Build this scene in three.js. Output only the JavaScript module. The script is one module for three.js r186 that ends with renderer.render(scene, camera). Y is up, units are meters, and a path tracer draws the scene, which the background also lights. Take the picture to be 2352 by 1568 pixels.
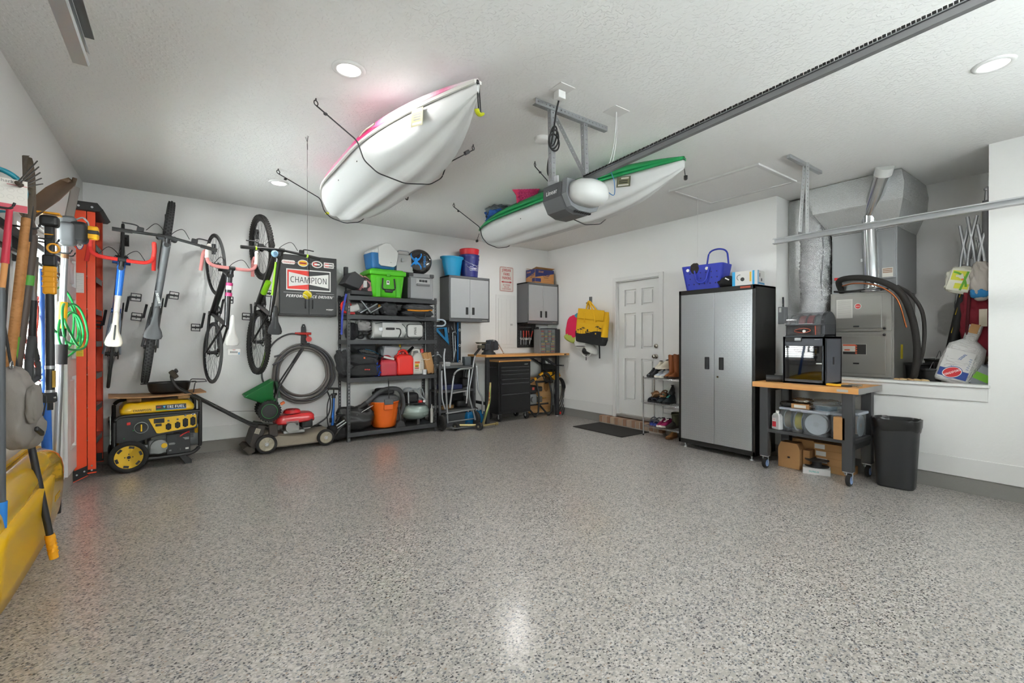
import * as THREE from 'three';
import { RoundedBoxGeometry } from 'three/addons/geometries/RoundedBoxGeometry.js';
import { mergeGeometries, mergeVertices, toCreasedNormals } from 'three/addons/utils/BufferGeometryUtils.js';
import { RectAreaLightUniformsLib } from 'three/addons/lights/RectAreaLightUniformsLib.js';
import { ImprovedNoise } from 'three/addons/math/ImprovedNoise.js';

// ---------------------------------------------------------------- camera, sky, exposure
const scene = new THREE.Scene();
const camera = new THREE.PerspectiveCamera(2 * Math.atan(784 / 1048) * 180 / Math.PI, 1.5, 0.05, 60);
camera.position.set(0.808, 1.282, 6.279);
camera.rotation.order = 'YXZ';
camera.rotation.set(-0.0029, -35.9 * Math.PI / 180, 0);
const renderer = new THREE.WebGLRenderer({ antialias: true });
renderer.toneMapping = THREE.LinearToneMapping;
renderer.toneMappingExposure = 1.2;
renderer.shadowMap.enabled = true;
RectAreaLightUniformsLib.init();
scene.background = new THREE.Color().setRGB(47, 47.6, 47.6);          // bright overcast daylight outside the window
const LAMP = 210;                                                      // ceiling downlights: radiance of each lens
const LAMP_SPOTS = [[1.61, 1.13], [1.61, 3.53], [1.61, 5.8], [4.64, 1.08], [4.64, 3.5], [4.62, 5.77]];

// ---------------------------------------------------------------- helpers
const PI = Math.PI, D = PI / 180, H = 2.88, WR = 6.147;
const V = (x, y, z) => new THREE.Vector3(x, y, z);
let seed = 7;
const rnd = (a = 1, b = 0) => { seed = (seed * 1664525 + 1013904223) >>> 0; return b + (a - b) * seed / 4294967296; };
const noise = new ImprovedNoise();
const matCache = {};
function M(c, r = 0.6, m = 0, o = {}) {
  const k = c + '|' + r + '|' + m + '|' + JSON.stringify(o, (q, v) => v && v.isTexture ? v.uuid : v && v.isColor ? v.getHex() : v);
  if (!matCache[k]) matCache[k] = new THREE.MeshPhysicalMaterial({ color: c, roughness: r, metalness: m, ...o });
  return matCache[k];
}
const _m = new THREE.Matrix4(), _q = new THREE.Quaternion(), _e = new THREE.Euler();
function T(g, x = 0, y = 0, z = 0, rx = 0, ry = 0, rz = 0) { _e.set(rx, ry, rz); _q.setFromEuler(_e); _m.compose(V(x, y, z), _q, V(1, 1, 1)); return g.applyMatrix4(_m); }
const bx = (w, h, d, x, y, z, rx, ry, rz) => T(new THREE.BoxGeometry(w, h, d), x, y, z, rx, ry, rz);
const rb = (w, h, d, r, x, y, z, rx, ry, rz) => T(new RoundedBoxGeometry(w, h, d, 2, Math.min(r, w / 2.01, h / 2.01, d / 2.01)), x, y, z, rx, ry, rz);
const bb = (x0, x1, y0, y1, z0, z1, r = 0) => r ? rb(x1 - x0, y1 - y0, z1 - z0, r, (x0 + x1) / 2, (y0 + y1) / 2, (z0 + z1) / 2) : bx(x1 - x0, y1 - y0, z1 - z0, (x0 + x1) / 2, (y0 + y1) / 2, (z0 + z1) / 2);
const cy = (r1, r2, h, x, y, z, rx, ry, rz, n = 20, open = false) => T(new THREE.CylinderGeometry(r1, r2, h, n, 1, open), x, y, z, rx, ry, rz);
const sp = (r, x, y, z, sx = 1, sy = 1, sz = 1, n = 16) => T(new THREE.SphereGeometry(r, n, Math.ceil(n * 0.7)).scale(sx, sy, sz), x, y, z);
const to = (R, r, x, y, z, rx, ry, rz, arc = 2 * PI, n = 40, k = 8) => T(new THREE.TorusGeometry(R, r, k, n, arc), x, y, z, rx, ry, rz);
const lt = (prof, x, y, z, rx, ry, rz, n = 32) => T(new THREE.LatheGeometry(prof.map(p => new THREE.Vector2(p[0], p[1])), n), x, y, z, rx, ry, rz);
// straight round bar between two points, tapered if r2 is given
function bar(a, b, r, r2 = r, n = 12) {
  const A = V(...a), B = V(...b), d = B.clone().sub(A), L = d.length();
  const g = new THREE.CylinderGeometry(r2, r, L, n, 1); g.applyMatrix4(_m.compose(A.add(B).multiplyScalar(0.5), _q.setFromUnitVectors(V(0, 1, 0), d.normalize()), V(1, 1, 1))); return g;
}
// flat bar between two points: width w along "side", thickness t
function strip(a, b, w, t, side = [0, 1, 0], r = 0) {
  const A = V(...a), B = V(...b), d = B.clone().sub(A), L = d.length(); d.normalize();
  const s = V(...side); s.addScaledVector(d, -s.dot(d)).normalize(); const n = d.clone().cross(s);
  const g = r ? new RoundedBoxGeometry(w, L, t, 2, r) : new THREE.BoxGeometry(w, L, t);
  return g.applyMatrix4(new THREE.Matrix4().makeBasis(s, d, s.clone().cross(d)).setPosition(A.add(B).multiplyScalar(0.5)));
}
// tube through points; smooth by default, "fillet" keeps straight runs with rounded corners
const tb = (pts, r, n = 0, closed = false, k = 8) => new THREE.TubeGeometry(new THREE.CatmullRomCurve3(pts.map(p => V(...p)), closed, 'centripetal'), n || pts.length * 8, r, k, closed);
function bend(pts, r, rad = 0.04, k = 10) {
  const P = pts.map(p => V(...p)), c = new THREE.CurvePath(); let at = P[0];
  for (let i = 1; i < P.length - 1; i++) {
    const u = P[i - 1].clone().sub(P[i]), w = P[i + 1].clone().sub(P[i]), q = Math.min(rad, u.length() * 0.49, w.length() * 0.49);
    const a = P[i].clone().addScaledVector(u.normalize(), q), b = P[i].clone().addScaledVector(w.normalize(), q);
    if (at.distanceTo(a) > 1e-4) c.add(new THREE.LineCurve3(at, a)); c.add(new THREE.QuadraticBezierCurve3(a, P[i], b)); at = b;
  }
  c.add(new THREE.LineCurve3(at, P[P.length - 1]));
  const ps = []; for (const s of c.curves) { const n = s.isLineCurve3 ? 1 : 5; for (let i = 0; i < n; i++) ps.push(s.getPoint(i / n)); } ps.push(P[P.length - 1]);
  return skin(ps.map((p, i) => {
    const d = (ps[i + 1] || p).clone().sub(ps[i - 1] || p).normalize(), up = Math.abs(d.y) > 0.9 ? V(1, 0, 0) : V(0, 1, 0), s = up.cross(d).normalize(), t = d.clone().cross(s);
    return Array.from({ length: k }, (_, j) => p.clone().addScaledVector(s, r * Math.cos(j * 2 * PI / k)).addScaledVector(t, r * Math.sin(j * 2 * PI / k)));
  }), true);
}
// skin over rings of equal count (Vector3), capped unless told otherwise
function skin(rings, caps = true, closed = true, crease = 0) {
  const n = rings[0].length, pos = [], idx = [], uv = [];
  rings.forEach((r, i) => r.forEach((p, j) => { pos.push(p.x, p.y, p.z); uv.push(j / n, i / (rings.length - 1)); }));
  const m = closed ? n : n - 1;
  for (let i = 0; i < rings.length - 1; i++) for (let j = 0; j < m; j++) { const a = i * n + j, b = i * n + (j + 1) % n, c = a + n, d = b + n; idx.push(a, b, d, a, d, c); }
  if (caps) for (const i of [0, rings.length - 1]) {
    const c = rings[i].reduce((s, p) => s.add(p), V(0, 0, 0)).multiplyScalar(1 / n), k = pos.length / 3; pos.push(c.x, c.y, c.z); uv.push(0.5, i ? 1 : 0);
    for (let j = 0; j < m; j++) i ? idx.push(k, i * n + j, i * n + (j + 1) % n) : idx.push(k, (j + 1) % n, j);
  }
  const g = new THREE.BufferGeometry(); g.setAttribute('position', new THREE.Float32BufferAttribute(pos, 3)); g.setAttribute('uv', new THREE.Float32BufferAttribute(uv, 2)); g.setIndex(idx);
  if (crease) { g.computeVertexNormals(); return toCreasedNormals(g, crease); } g.computeVertexNormals(); return g;
}
const shp = pts => new THREE.Shape(pts.map(p => new THREE.Vector2(p[0], p[1])));
// extrude an outline (x, y), centred in z; rounded corners through rs()
function ex(pts, d, bev = 0, holes = [], x, y, z, rx, ry, rz) {
  const s = Array.isArray(pts) ? shp(pts) : pts; for (const h of holes) s.holes.push(new THREE.Path(h.map(p => new THREE.Vector2(p[0], p[1]))));
  const g = new THREE.ExtrudeGeometry(s, { depth: d - 2 * bev, bevelEnabled: bev > 0, bevelThickness: bev, bevelSize: bev, bevelOffset: -bev, bevelSegments: 2, curveSegments: 10 });
  g.translate(0, 0, -(d - 2 * bev) / 2); return T(g, x, y, z, rx, ry, rz);
}
function rs(w, h, r, cx = 0, cyy = 0) { const s = new THREE.Shape(), a = cx - w / 2, b = cyy - h / 2; s.moveTo(a + r, b); s.lineTo(a + w - r, b); s.quadraticCurveTo(a + w, b, a + w, b + r); s.lineTo(a + w, b + h - r); s.quadraticCurveTo(a + w, b + h, a + w - r, b + h); s.lineTo(a + r, b + h); s.quadraticCurveTo(a, b + h, a, b + h - r); s.lineTo(a, b + r); s.quadraticCurveTo(a, b, a + r, b); return s; }
const circ = (x, y, r, n = 16) => Array.from({ length: n }, (_, i) => [x + r * Math.cos(i * 2 * PI / n), y + r * Math.sin(i * 2 * PI / n)]);
// soft bulging body: super-ellipsoid with creases, base at y = 0
function soft(w, h, d, p = 0.5, amp = 0.02, fr = 6, sd = 1, x = 0, y = 0, z = 0, rx, ry, rz, sag = 0) {
  const g = new THREE.SphereGeometry(1, 40, 26), a = g.attributes.position, f = v => Math.sign(v) * Math.abs(v) ** p;
  for (let i = 0; i < a.count; i++) {
    let X = a.getX(i), Y = a.getY(i), Z = a.getZ(i); const k = Math.hypot(X, Z) || 1e-6;
    const ax = Math.abs(X / k) > 0.999 ? 1 : 0, e = Math.max(Math.abs(f(X / k)), Math.abs(f(Z / k)));
    const q = f(k); X = f(X / k) * q * (1 - 0); Z = f(Z / k) * q; Y = f(Y);
    const nn = noise.noise(X * fr * 0.5 + sd * 3.7, Y * fr * 0.5 + sd, Z * fr * 0.5) * amp + noise.noise(X * fr * 1.4 + sd, Y * fr * 1.4, Z * fr * 1.4 + sd * 2) * amp * 0.5;
    const s = 1 + nn / Math.max(0.05, Math.min(w, h, d) / 2), t = 1 + sag * (0.5 - Y / 2);
    a.setXYZ(i, X * w / 2 * s * t, Math.max(0, (Y + 1) * h / 2 + nn * (Y > -0.5 ? 1 : 0)), Z * d / 2 * s * t);
  }
  const m = mergeVertices(g.deleteAttribute('normal')); m.computeVertexNormals(); return T(m, x, y, z, rx, ry, rz);
}
// uv in metres from the dominant face direction
function muv(g, s = 1) {
  g = g.index ? g.toNonIndexed() : g; const p = g.attributes.position, n = g.attributes.normal, u = new Float32Array(p.count * 2);
  for (let i = 0; i < p.count; i++) { const ax = Math.abs(n.getX(i)), ay = Math.abs(n.getY(i)), az = Math.abs(n.getZ(i)); const [a, b] = ay >= ax && ay >= az ? [p.getX(i), p.getZ(i)] : ax >= az ? [p.getZ(i), p.getY(i)] : [p.getX(i), p.getY(i)]; u[2 * i] = a / s; u[2 * i + 1] = b / s; }
  g.setAttribute('uv', new THREE.BufferAttribute(u, 2)); return g;
}
function join(gs) {
  gs = [gs].flat(9).map(g => { const q = g.index ? g.toNonIndexed() : g; for (const k of Object.keys(q.attributes)) if (!['position', 'normal', 'uv'].includes(k)) q.deleteAttribute(k); if (!q.attributes.uv) q.setAttribute('uv', new THREE.BufferAttribute(new Float32Array(q.attributes.position.count * 2), 2)); return q; });
  return gs.length > 1 ? mergeGeometries(gs) : gs[0];
}
const taken = {};
function numbered(n) { const k = taken[n] = (taken[n] || 0) + 1; return k > 1 ? n + '_' + String(k - 1).padStart(3, '0') : n; }
function part(parent, name, mat, gs, label, uvm) {
  let g = join(gs); if (uvm) g = muv(g, uvm);
  const o = new THREE.Mesh(g, mat); o.name = name; o.castShadow = o.receiveShadow = true; if (label) o.userData.label = label; parent.add(o); return o;
}
function thing(name, label, category, pos = [0, 0, 0], ry = 0, group) {
  const o = new THREE.Group(); o.name = numbered(name); o.position.set(...pos); o.rotation.y = ry; o.userData = { label, category }; if (group) o.userData.group = group; scene.add(o); return o;
}
// a thing that is one mesh, its geometry given in world metres around pos
function one(name, label, category, mat, gs, pos = [0, 0, 0], ry = 0, group, uvm) {
  const o = part(scene, numbered(name), mat, gs, null, uvm); o.position.set(...pos); o.rotation.y = ry; o.userData = { label, category }; if (group) o.userData.group = group; return o;
}
function struct(name, mat, gs, uvm) { const o = part(scene, name, mat, gs, null, uvm); o.userData.kind = 'structure'; return o; }
const stuff = o => { o.userData.kind = 'stuff'; return o; };
function again(o, pos, ry, label) { const c = o.clone(); c.name = numbered(o.name.replace(/_\d{3}$/, '')); c.position.set(...pos); if (ry !== undefined) c.rotation.y = ry; c.userData = { ...o.userData, label: label || o.userData.label }; scene.add(c); return c; }
// canvas texture and printed sheets
function tex(w, h, draw, srgb = true) {
  const c = document.createElement('canvas'); c.width = w; c.height = h; const x = c.getContext('2d'); draw(x, w, h);
  const t = new THREE.CanvasTexture(c); if (srgb) t.colorSpace = THREE.SRGBColorSpace; t.wrapS = t.wrapT = THREE.RepeatWrapping; t.anisotropy = 8; return t;
}
function fill(x, w, h, c) { x.fillStyle = c; x.fillRect(0, 0, w, h); }
function text(x, s, px, py, size, color, o = {}) { x.save(); x.translate(px, py); x.rotate(o.rot || 0); x.scale(o.sx || 1, 1); x.font = `${o.style || ''} ${o.weight || 'bold'} ${size}px ${o.font || 'sans-serif'}`; x.fillStyle = color; x.textAlign = o.align || 'center'; x.textBaseline = 'middle'; x.fillText(s, 0, 0); x.restore(); }
// a printed sheet w by h metres facing +z, placed in its parent
function sheet(parent, name, w, h, px, bg, draw, pos, rot = [0, 0, 0], rough = 0.5) {
  const t = tex(px, Math.max(4, Math.round(px * h / w)), (x, a, b) => { fill(x, a, b, bg); draw(x, a, b); });
  const m = new THREE.MeshPhysicalMaterial({ map: t, roughness: rough });
  const g = new THREE.BoxGeometry(w, h, 0.0012); const o = part(parent, name, m, [g]);
  o.position.set(...pos); o.rotation.set(...rot); return o;
}
function dtex(n, fn, srgb = false) {           // computed n by n texture, fn(i, j) -> [r, g, b] 0..255
  const d = new Uint8Array(n * n * 4); for (let j = 0; j < n; j++) for (let i = 0; i < n; i++) { const c = fn(i, j), k = (j * n + i) * 4; d[k] = c[0]; d[k + 1] = c[1]; d[k + 2] = c[2]; d[k + 3] = 255; }
  const t = new THREE.DataTexture(d, n, n); t.magFilter = t.minFilter = THREE.LinearFilter; t.wrapS = t.wrapT = THREE.RepeatWrapping; if (srgb) t.colorSpace = THREE.SRGBColorSpace; t.needsUpdate = true; return t;
}
// tiling value noise
function vnoise(n, cells) { const c = cells, v = Float32Array.from({ length: c * c }, () => rnd()); return (i, j) => { const x = i / n * c, y = j / n * c, a = Math.floor(x) % c, b = Math.floor(y) % c, fx = x - Math.floor(x), fy = y - Math.floor(y), u = fx * fx * (3 - 2 * fx), w = fy * fy * (3 - 2 * fy), q = (p, r) => v[(r % c) * c + p % c]; return (q(a, b) * (1 - u) + q(a + 1, b) * u) * (1 - w) + (q(a, b + 1) * (1 - u) + q(a + 1, b + 1) * u) * w; }; }

// ---------------------------------------------------------------- shared materials
const flake = tex(2048, 2048, (x, w, h) => {                          // epoxy floor with paint flakes, 2.6 m square
  fill(x, w, h, '#c4c0bb');
  const cols = [['#e2dfdc', 12000, 9], ['#d8d3ce', 12000, 8], ['#99999b', 10000, 6.5], ['#74787d', 9000, 5.8], ['#3e3f42', 8500, 5.2], ['#8b95a2', 3400, 5.5], ['#b39d8a', 2200, 5.5], ['#27272b', 4800, 4.6], ['#e8e6e4', 8000, 6.5]];
  const list = []; for (const [c, n, s] of cols) for (let i = 0; i < n; i++) list.push([c, s, rnd()]);
  list.sort((a, b) => a[2] - b[2]);
  for (const [c, s] of list) {
    const px = rnd(w), py = rnd(h), a = rnd(PI), k = s * rnd(1.15, 0.35), e = rnd(0.95, 0.4); x.fillStyle = c;
    for (const ox of [0, px < 14 ? w : px > w - 14 ? -w : 0]) for (const oy of [0, py < 14 ? h : py > h - 14 ? -h : 0]) { x.beginPath(); for (let q = 0; q < 5; q++) { const t = a + q * 1.257, R = k * (q % 2 ? e : 1); x.lineTo(px + ox + R * Math.cos(t), py + oy + R * Math.sin(t) * e); } x.fill(); if (!ox && !oy && false) break; }
  }
});
const peelN = (() => { const n = 512, a = vnoise(n, 46), b = vnoise(n, 90), c = vnoise(n, 20); return dtex(n, (i, j) => { const s = Math.max(0, Math.min(1, (a(i, j) - 0.52) * 5)) * 0.6 + b(i, j) * 0.25 + c(i, j) * 0.15, q = s * 255; return [q, q, q]; }); })();
const rep = (t, u, v = u) => { const c = t.clone(); c.repeat.set(u, v); c.needsUpdate = true; return c; };
const grainN = (() => { const n = 256, a = vnoise(n, 128), b = vnoise(n, 30); return dtex(n, (i, j) => { const q = (a(i, j) * 0.6 + b(i, j) * 0.4) * 255; return [q, q, q]; }); })();
const plateN = (() => { const n = 256; return dtex(n, (i, j) => { let m = 0; const hit = (cx, cy2, an) => { const dx = ((i - cx + n * 1.5) % n) - n / 2, dy = ((j - cy2 + n * 1.5) % n) - n / 2, u = dx * Math.cos(an) + dy * Math.sin(an), w = -dx * Math.sin(an) + dy * Math.cos(an), q = 1 - (u / 45) ** 2 - (w / 13) ** 2; if (q > 0) m = Math.max(m, Math.sqrt(q)); }; hit(64, 64, PI / 4); hit(192, 192, PI / 4); hit(192, 64, -PI / 4); hit(64, 192, -PI / 4); return [m * 255, m * 255, m * 255]; }); })();
const woodT = (hue, n = 512) => tex(n, n, (x, w, h) => { fill(x, w, h, hue[0]); for (let k = 0; k < 12; k++) { x.fillStyle = hue[1 + k % 3]; x.globalAlpha = 0.5; x.fillRect(0, k * h / 12, w, h / 12); } x.globalAlpha = 0.16; for (let k = 0; k < 420; k++) { x.strokeStyle = k % 2 ? hue[4] : hue[5]; x.lineWidth = rnd(2.2, 0.5); const y = rnd(h), l = rnd(w, 60), s = rnd(w); x.beginPath(); x.moveTo(s, y); x.bezierCurveTo(s + l * 0.3, y + rnd(5, -5), s + l * 0.6, y + rnd(5, -5), s + l, y + rnd(3, -3)); x.stroke(); } });
const beechT = woodT(['#d79a57', '#dba363', '#cf9150', '#e0aa6c', '#9a6531', '#efc48a']);
const plyT = woodT(['#b88a55', '#bd905c', '#b28450', '#c29a66', '#7d5428', '#d6b47e']);
const white = M('#e6e5e3', 0.55), black = M('#1b1b1c', 0.5), darkg = M('#303133', 0.5), midg = M('#5d5f62', 0.45), steel = M('#c6c9cc', 0.28, 0.75), zinc = M('#cdd0d2', 0.36, 0.65), chrome = M('#d8dadd', 0.12, 1), rubber = M('#222120', 0.85), alu = M('#c2c5c8', 0.35, 0.65), blackmetal = M('#1b1b1c', 0.38, 0.2), cordB = M('#1e1e1e', 0.6), red = M('#c81e1a', 0.4), yellow = M('#f0c10a', 0.4), orange = M('#ea5a1e', 0.42), card = M('#b08455', 0.85, 0, { bumpMap: rep(grainN, 3), bumpScale: 0.0004 });
const fabric = (c, r = 0.9) => M(c, r, 0, { bumpMap: rep(grainN, 8), bumpScale: 0.0008 });
const clearP = M('#e9edf0', 0.12, 0, { transmission: 0.92, thickness: 0 });
// ================================================================ the room
const paintW = M('#e9e9e7', 0.62, 0, { bumpMap: rep(peelN, 1.4), bumpScale: 0.0004 });
const paintC = M('#f3f3f1', 0.7, 0, { bumpMap: rep(peelN, 1.7), bumpScale: 0.0016 });
const trimW = M('#e2e2e0', 0.38);
const floorM = new THREE.MeshPhysicalMaterial({ map: flake, color: '#e2e0dd', roughness: 0.3, clearcoat: 0.75, clearcoatRoughness: 0.2, bumpMap: rep(grainN, 14), bumpScale: 0.0007 });
struct('floor', floorM, [bb(-0.2, 7.4, -0.12, 0, -0.2, 7.6)], 2.2);
struct('ceiling', paintC, [bb(-0.2, 7.4, H, H + 0.12, -0.2, 7.6)], 1);
struct('wall_back', paintW, [bb(-0.2, 7.4, 0.127, H, -0.16, 0)], 1);
struct('trim_1', M('#85817b', 0.8, 0, { bumpMap: rep(grainN, 6), bumpScale: 0.002 }), [bb(-0.2, WR + 0.02, 0, 0.127, -0.16, 0.012)], 1);      // concrete curb
// walls that run along z are drawn as outlines in (z, y) with openings
function sideWall(name, x, dir, z0, z1, y0, holes) {
  const g = ex([[z0, y0], [z1, y0], [z1, H], [z0, H]], 0.16, 0, holes.map(([a, b, c, d]) => [[a, c], [a, d], [b, d], [b, c]]), 0, 0, 0, 0, -PI / 2); g.translate(x + dir * 0.08, 0, 0); struct(name, paintW, [g], 1);
}
const WZ0 = 1.3, WZ1 = 2.36, WY0 = 0.88, WY1 = 2.06, DZ0 = 1.6, DZ1 = 2.37, DY1 = 2.165, AZ0 = 3.9, AZ1 = 5.541, AY = 0.9;
sideWall('wall_left', 0, -1, 0, 7.5, 0.127, [[WZ0, WZ1, WY0, WY1]]);
{ // right wall: door opening and full-height alcove opening above a sill
  const g = ex([[0, 0.127], [DZ0, 0.127], [DZ0, DY1], [DZ1, DY1], [DZ1, 0.127], [AZ1 + 2, 0.127], [AZ1 + 2, H], [AZ1, H], [AZ1, AY], [AZ0, AY], [AZ0, H], [0, H]], 0.12, 0, [], 0, 0, 0, 0, -PI / 2);
  g.translate(WR + 0.06, 0, 0); struct('wall_right', paintW, [g], 1);
}
struct('trim_2', M('#8b8985', 0.75, 0, { bumpMap: rep(grainN, 6), bumpScale: 0.002 }), [bb(WR - 0.004, WR + 0.16, 0, 0.127, 0.012, DZ0), bb(WR - 0.004, WR + 0.16, 0, 0.127, DZ1, 7.5)], 1);
struct('trim_3', M('#a9a39c', 0.75), [bb(-0.16, 0.012, 0, 0.127, 0.012, 7.5)], 1);
struct('wall_alcove_back', paintW, [bb(7.04, 7.2, AY - 0.2, H, AZ0 - 0.2, AZ1 + 0.2)], 1);
struct('wall_alcove_near', paintW, [bb(WR + 0.12, 7.04, AY - 0.2, H, AZ1, AZ1 + 0.16)], 1);
struct('wall_alcove_far', paintW, [bb(WR + 0.12, 7.04, AY - 0.2, H, AZ0 - 0.16, AZ0)], 1);
struct('floor_alcove', M('#b9b4ac', 0.8), [bb(WR + 0.01, 7.1, AY - 0.1, AY - 0.005, AZ0, AZ1)]);
struct('trim_4', trimW, [bb(WR - 0.03, WR + 0.1, AY - 0.012, AY + 0.012, AZ0 - 0.05, AZ1 + 0.012, 0.004), bb(WR - 0.014, WR, AY - 0.125, AY - 0.012, AZ0 - 0.03, AZ1 + 0.002, 0.003)]);   // alcove sill and apron
struct('wall_front', paintW, [bb(-0.2, 0.5, 0, H, 7.3, 7.46), bb(5.5, 7.4, 0, H, 7.3, 7.46), bb(0.5, 5.5, 2.25, H, 7.3, 7.46)], 1);
{ // closed sectional garage door behind the camera
  const g = thing('garage_door', 'closed white sectional garage door', 'garage door', [0, 0, 0]); g.userData.kind = 'structure'; g.name = 'door_3'; delete g.userData.category;
  for (let k = 0; k < 3; k++) part(g, 'panel', trimW, [bb(0.5, 5.5, 0.005 + k * 0.565, 0.565 + k * 0.565, 7.38, 7.43, 0.006)]);
  part(g, 'window_panel', trimW, [ex([[0.5, 1.7], [5.5, 1.7], [5.5, 2.26], [0.5, 2.26]], 0.05, 0, [0, 1, 2, 3].map(k => { const a = 0.65 + k * 1.2; return [[a, 1.86], [a, 2.1], [a + 1.0, 2.1], [a + 1.0, 1.86]]; }), 0, 0, 7.405)]);
  for (let k = 0; k < 4; k++) part(g, 'pane', M('#f4f8f8', 0.02, 0, { transmission: 1, thickness: 0 }), [bx(1.0, 0.24, 0.004, 1.15 + k * 1.2, 1.98, 7.405)]);
}
struct('baseboard_right', trimW, [bb(WR - 0.013, WR + 0.001, 0.13, 0.29, 0.001, 1.53, 0.003), bb(WR - 0.013, WR + 0.001, 0.13, 0.29, 2.44, 7.3, 0.003)]);
struct('baseboard_back', trimW, [bb(0.001, WR - 0.001, 0.132, 0.29, -0.001, 0.012, 0.003)]);
struct('baseboard_left', trimW, [bb(-0.001, 0.012, 0.132, 0.29, 0.013, 7.3, 0.003)]);
// door casing and six-panel door
struct('trim_5', trimW, [bb(WR - 0.018, WR, 0.125, DY1 + 0.055, DZ0 - 0.06, DZ0, 0.004), bb(WR - 0.018, WR, 0.125, DY1 + 0.055, DZ1, DZ1 + 0.07, 0.004), bb(WR - 0.018, WR, DY1, DY1 + 0.055, DZ0, DZ1, 0.004),
  bb(WR, WR + 0.16, 0.17, DY1, DZ0 - 0.001, DZ0 + 0.012), bb(WR, WR + 0.16, 0.17, DY1, DZ1 - 0.012, DZ1 + 0.001), bb(WR, WR + 0.16, DY1 - 0.012, DY1 + 0.001, DZ0, DZ1)]);
function panelDoor(name, w, h, panels, pos, ry) {
  const d = new THREE.Group(); d.name = name; d.position.set(...pos); d.rotation.y = ry; d.userData = { label: 'white six-panel door with round satin knob', kind: 'structure' }; scene.add(d);
  const q = ([a, b, c, e]) => [[a, c], [b, c], [b, e], [a, e]];
  part(d, 'door_slab', trimW, [ex([[0, 0], [w, 0], [w, h], [0, h]], 0.04, 0.002, panels.map(q)), bx(w - 0.02, h - 0.02, 0.012, w / 2, h / 2, -0.012)]);
  for (const [a, b, c, e] of panels) part(d, 'door_panel', trimW, [ex([[a + 0.03, c + 0.03], [b - 0.03, c + 0.03], [b - 0.03, e - 0.03], [a + 0.03, e - 0.03]], 0.022, 0.009, [], 0, 0, 0.004)]);
  return d;
}
const six = (w, h) => { const a = 0.11, m = 0.05, L = [a, w / 2 - m], R = [w / 2 + m, w - a], o = []; for (const [x0, x1] of [L, R]) o.push([x0, x1, 0.2, h * 0.42], [x0, x1, h * 0.42 + 0.15, h - 0.47], [x0, x1, h - 0.36, h - 0.12]); return o; };
const d1 = panelDoor('door_1', DZ1 - DZ0 - 0.03, DY1 - 0.2, six(DZ1 - DZ0 - 0.03, DY1 - 0.2), [WR + 0.06, 0.185, DZ1 - 0.015], 0); d1.rotation.y = 0;
d1.rotation.set(0, -PI / 2, 0); d1.position.set(WR + 0.06, 0.185, DZ0 + 0.015);
part(d1, 'knob', M('#a9a49a', 0.25, 1), [lt([[0, 0.07], [0.022, 0.068], [0.03, 0.055], [0.026, 0.038], [0.013, 0.03], [0.012, 0.01], [0.032, 0.008], [0.032, 0]], 0.675, 0.87, 0.02, PI / 2, 0, 0)]);
part(d1, 'deadbolt', M('#a9a49a', 0.25, 1), [lt([[0, 0.022], [0.022, 0.02], [0.03, 0.008], [0.03, 0]], 0.675, 1.015, 0.02, PI / 2, 0, 0)]);
struct('trim_6', M('#a3a09a', 0.4, 0.5), [bb(WR + 0.0, WR + 0.2, 0.135, 0.172, DZ0 - 0.01, DZ1 + 0.01, 0.006)]);   // threshold
struct('wall_hall', M('#8a8a88', 0.9), [bb(WR + 0.3, WR + 0.36, 0, 2.4, DZ0 - 0.3, DZ1 + 0.3)]);
{ // brick step under the door: a row of bricks on edge
  const s = thing('brick_step', 'low step of buff bricks on edge under the white door', 'step', [0, 0, 0]);
  part(s, 'mortar', M('#c2b9ae', 0.95), [bb(6.075, WR + 0.14, 0, 0.112, 1.325, 2.475)]);
  const cols = ['#c4a48b', '#b89278', '#cdb29b', '#b0886e'].map(c => M(c, 0.9, 0, { bumpMap: rep(grainN, 2), bumpScale: 0.004 })); const bg = [rb(0.19, 0.098, 0.066, 0.006), rb(0.19, 0.102, 0.066, 0.008), rb(0.188, 0.1, 0.064, 0.006)].map(g => g);
  for (let k = 0; k < 15; k++) { const o = new THREE.Mesh(bg[k % 3], cols[(k * 7 + 1) % 4]); o.name = 'brick'; o.castShadow = o.receiveShadow = true; o.position.set(6.162 + rnd(0.004, -0.004), 0.07, 1.36 + k * 0.0775); o.rotation.y = rnd(0.02, -0.02); s.add(o); }
}
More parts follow.
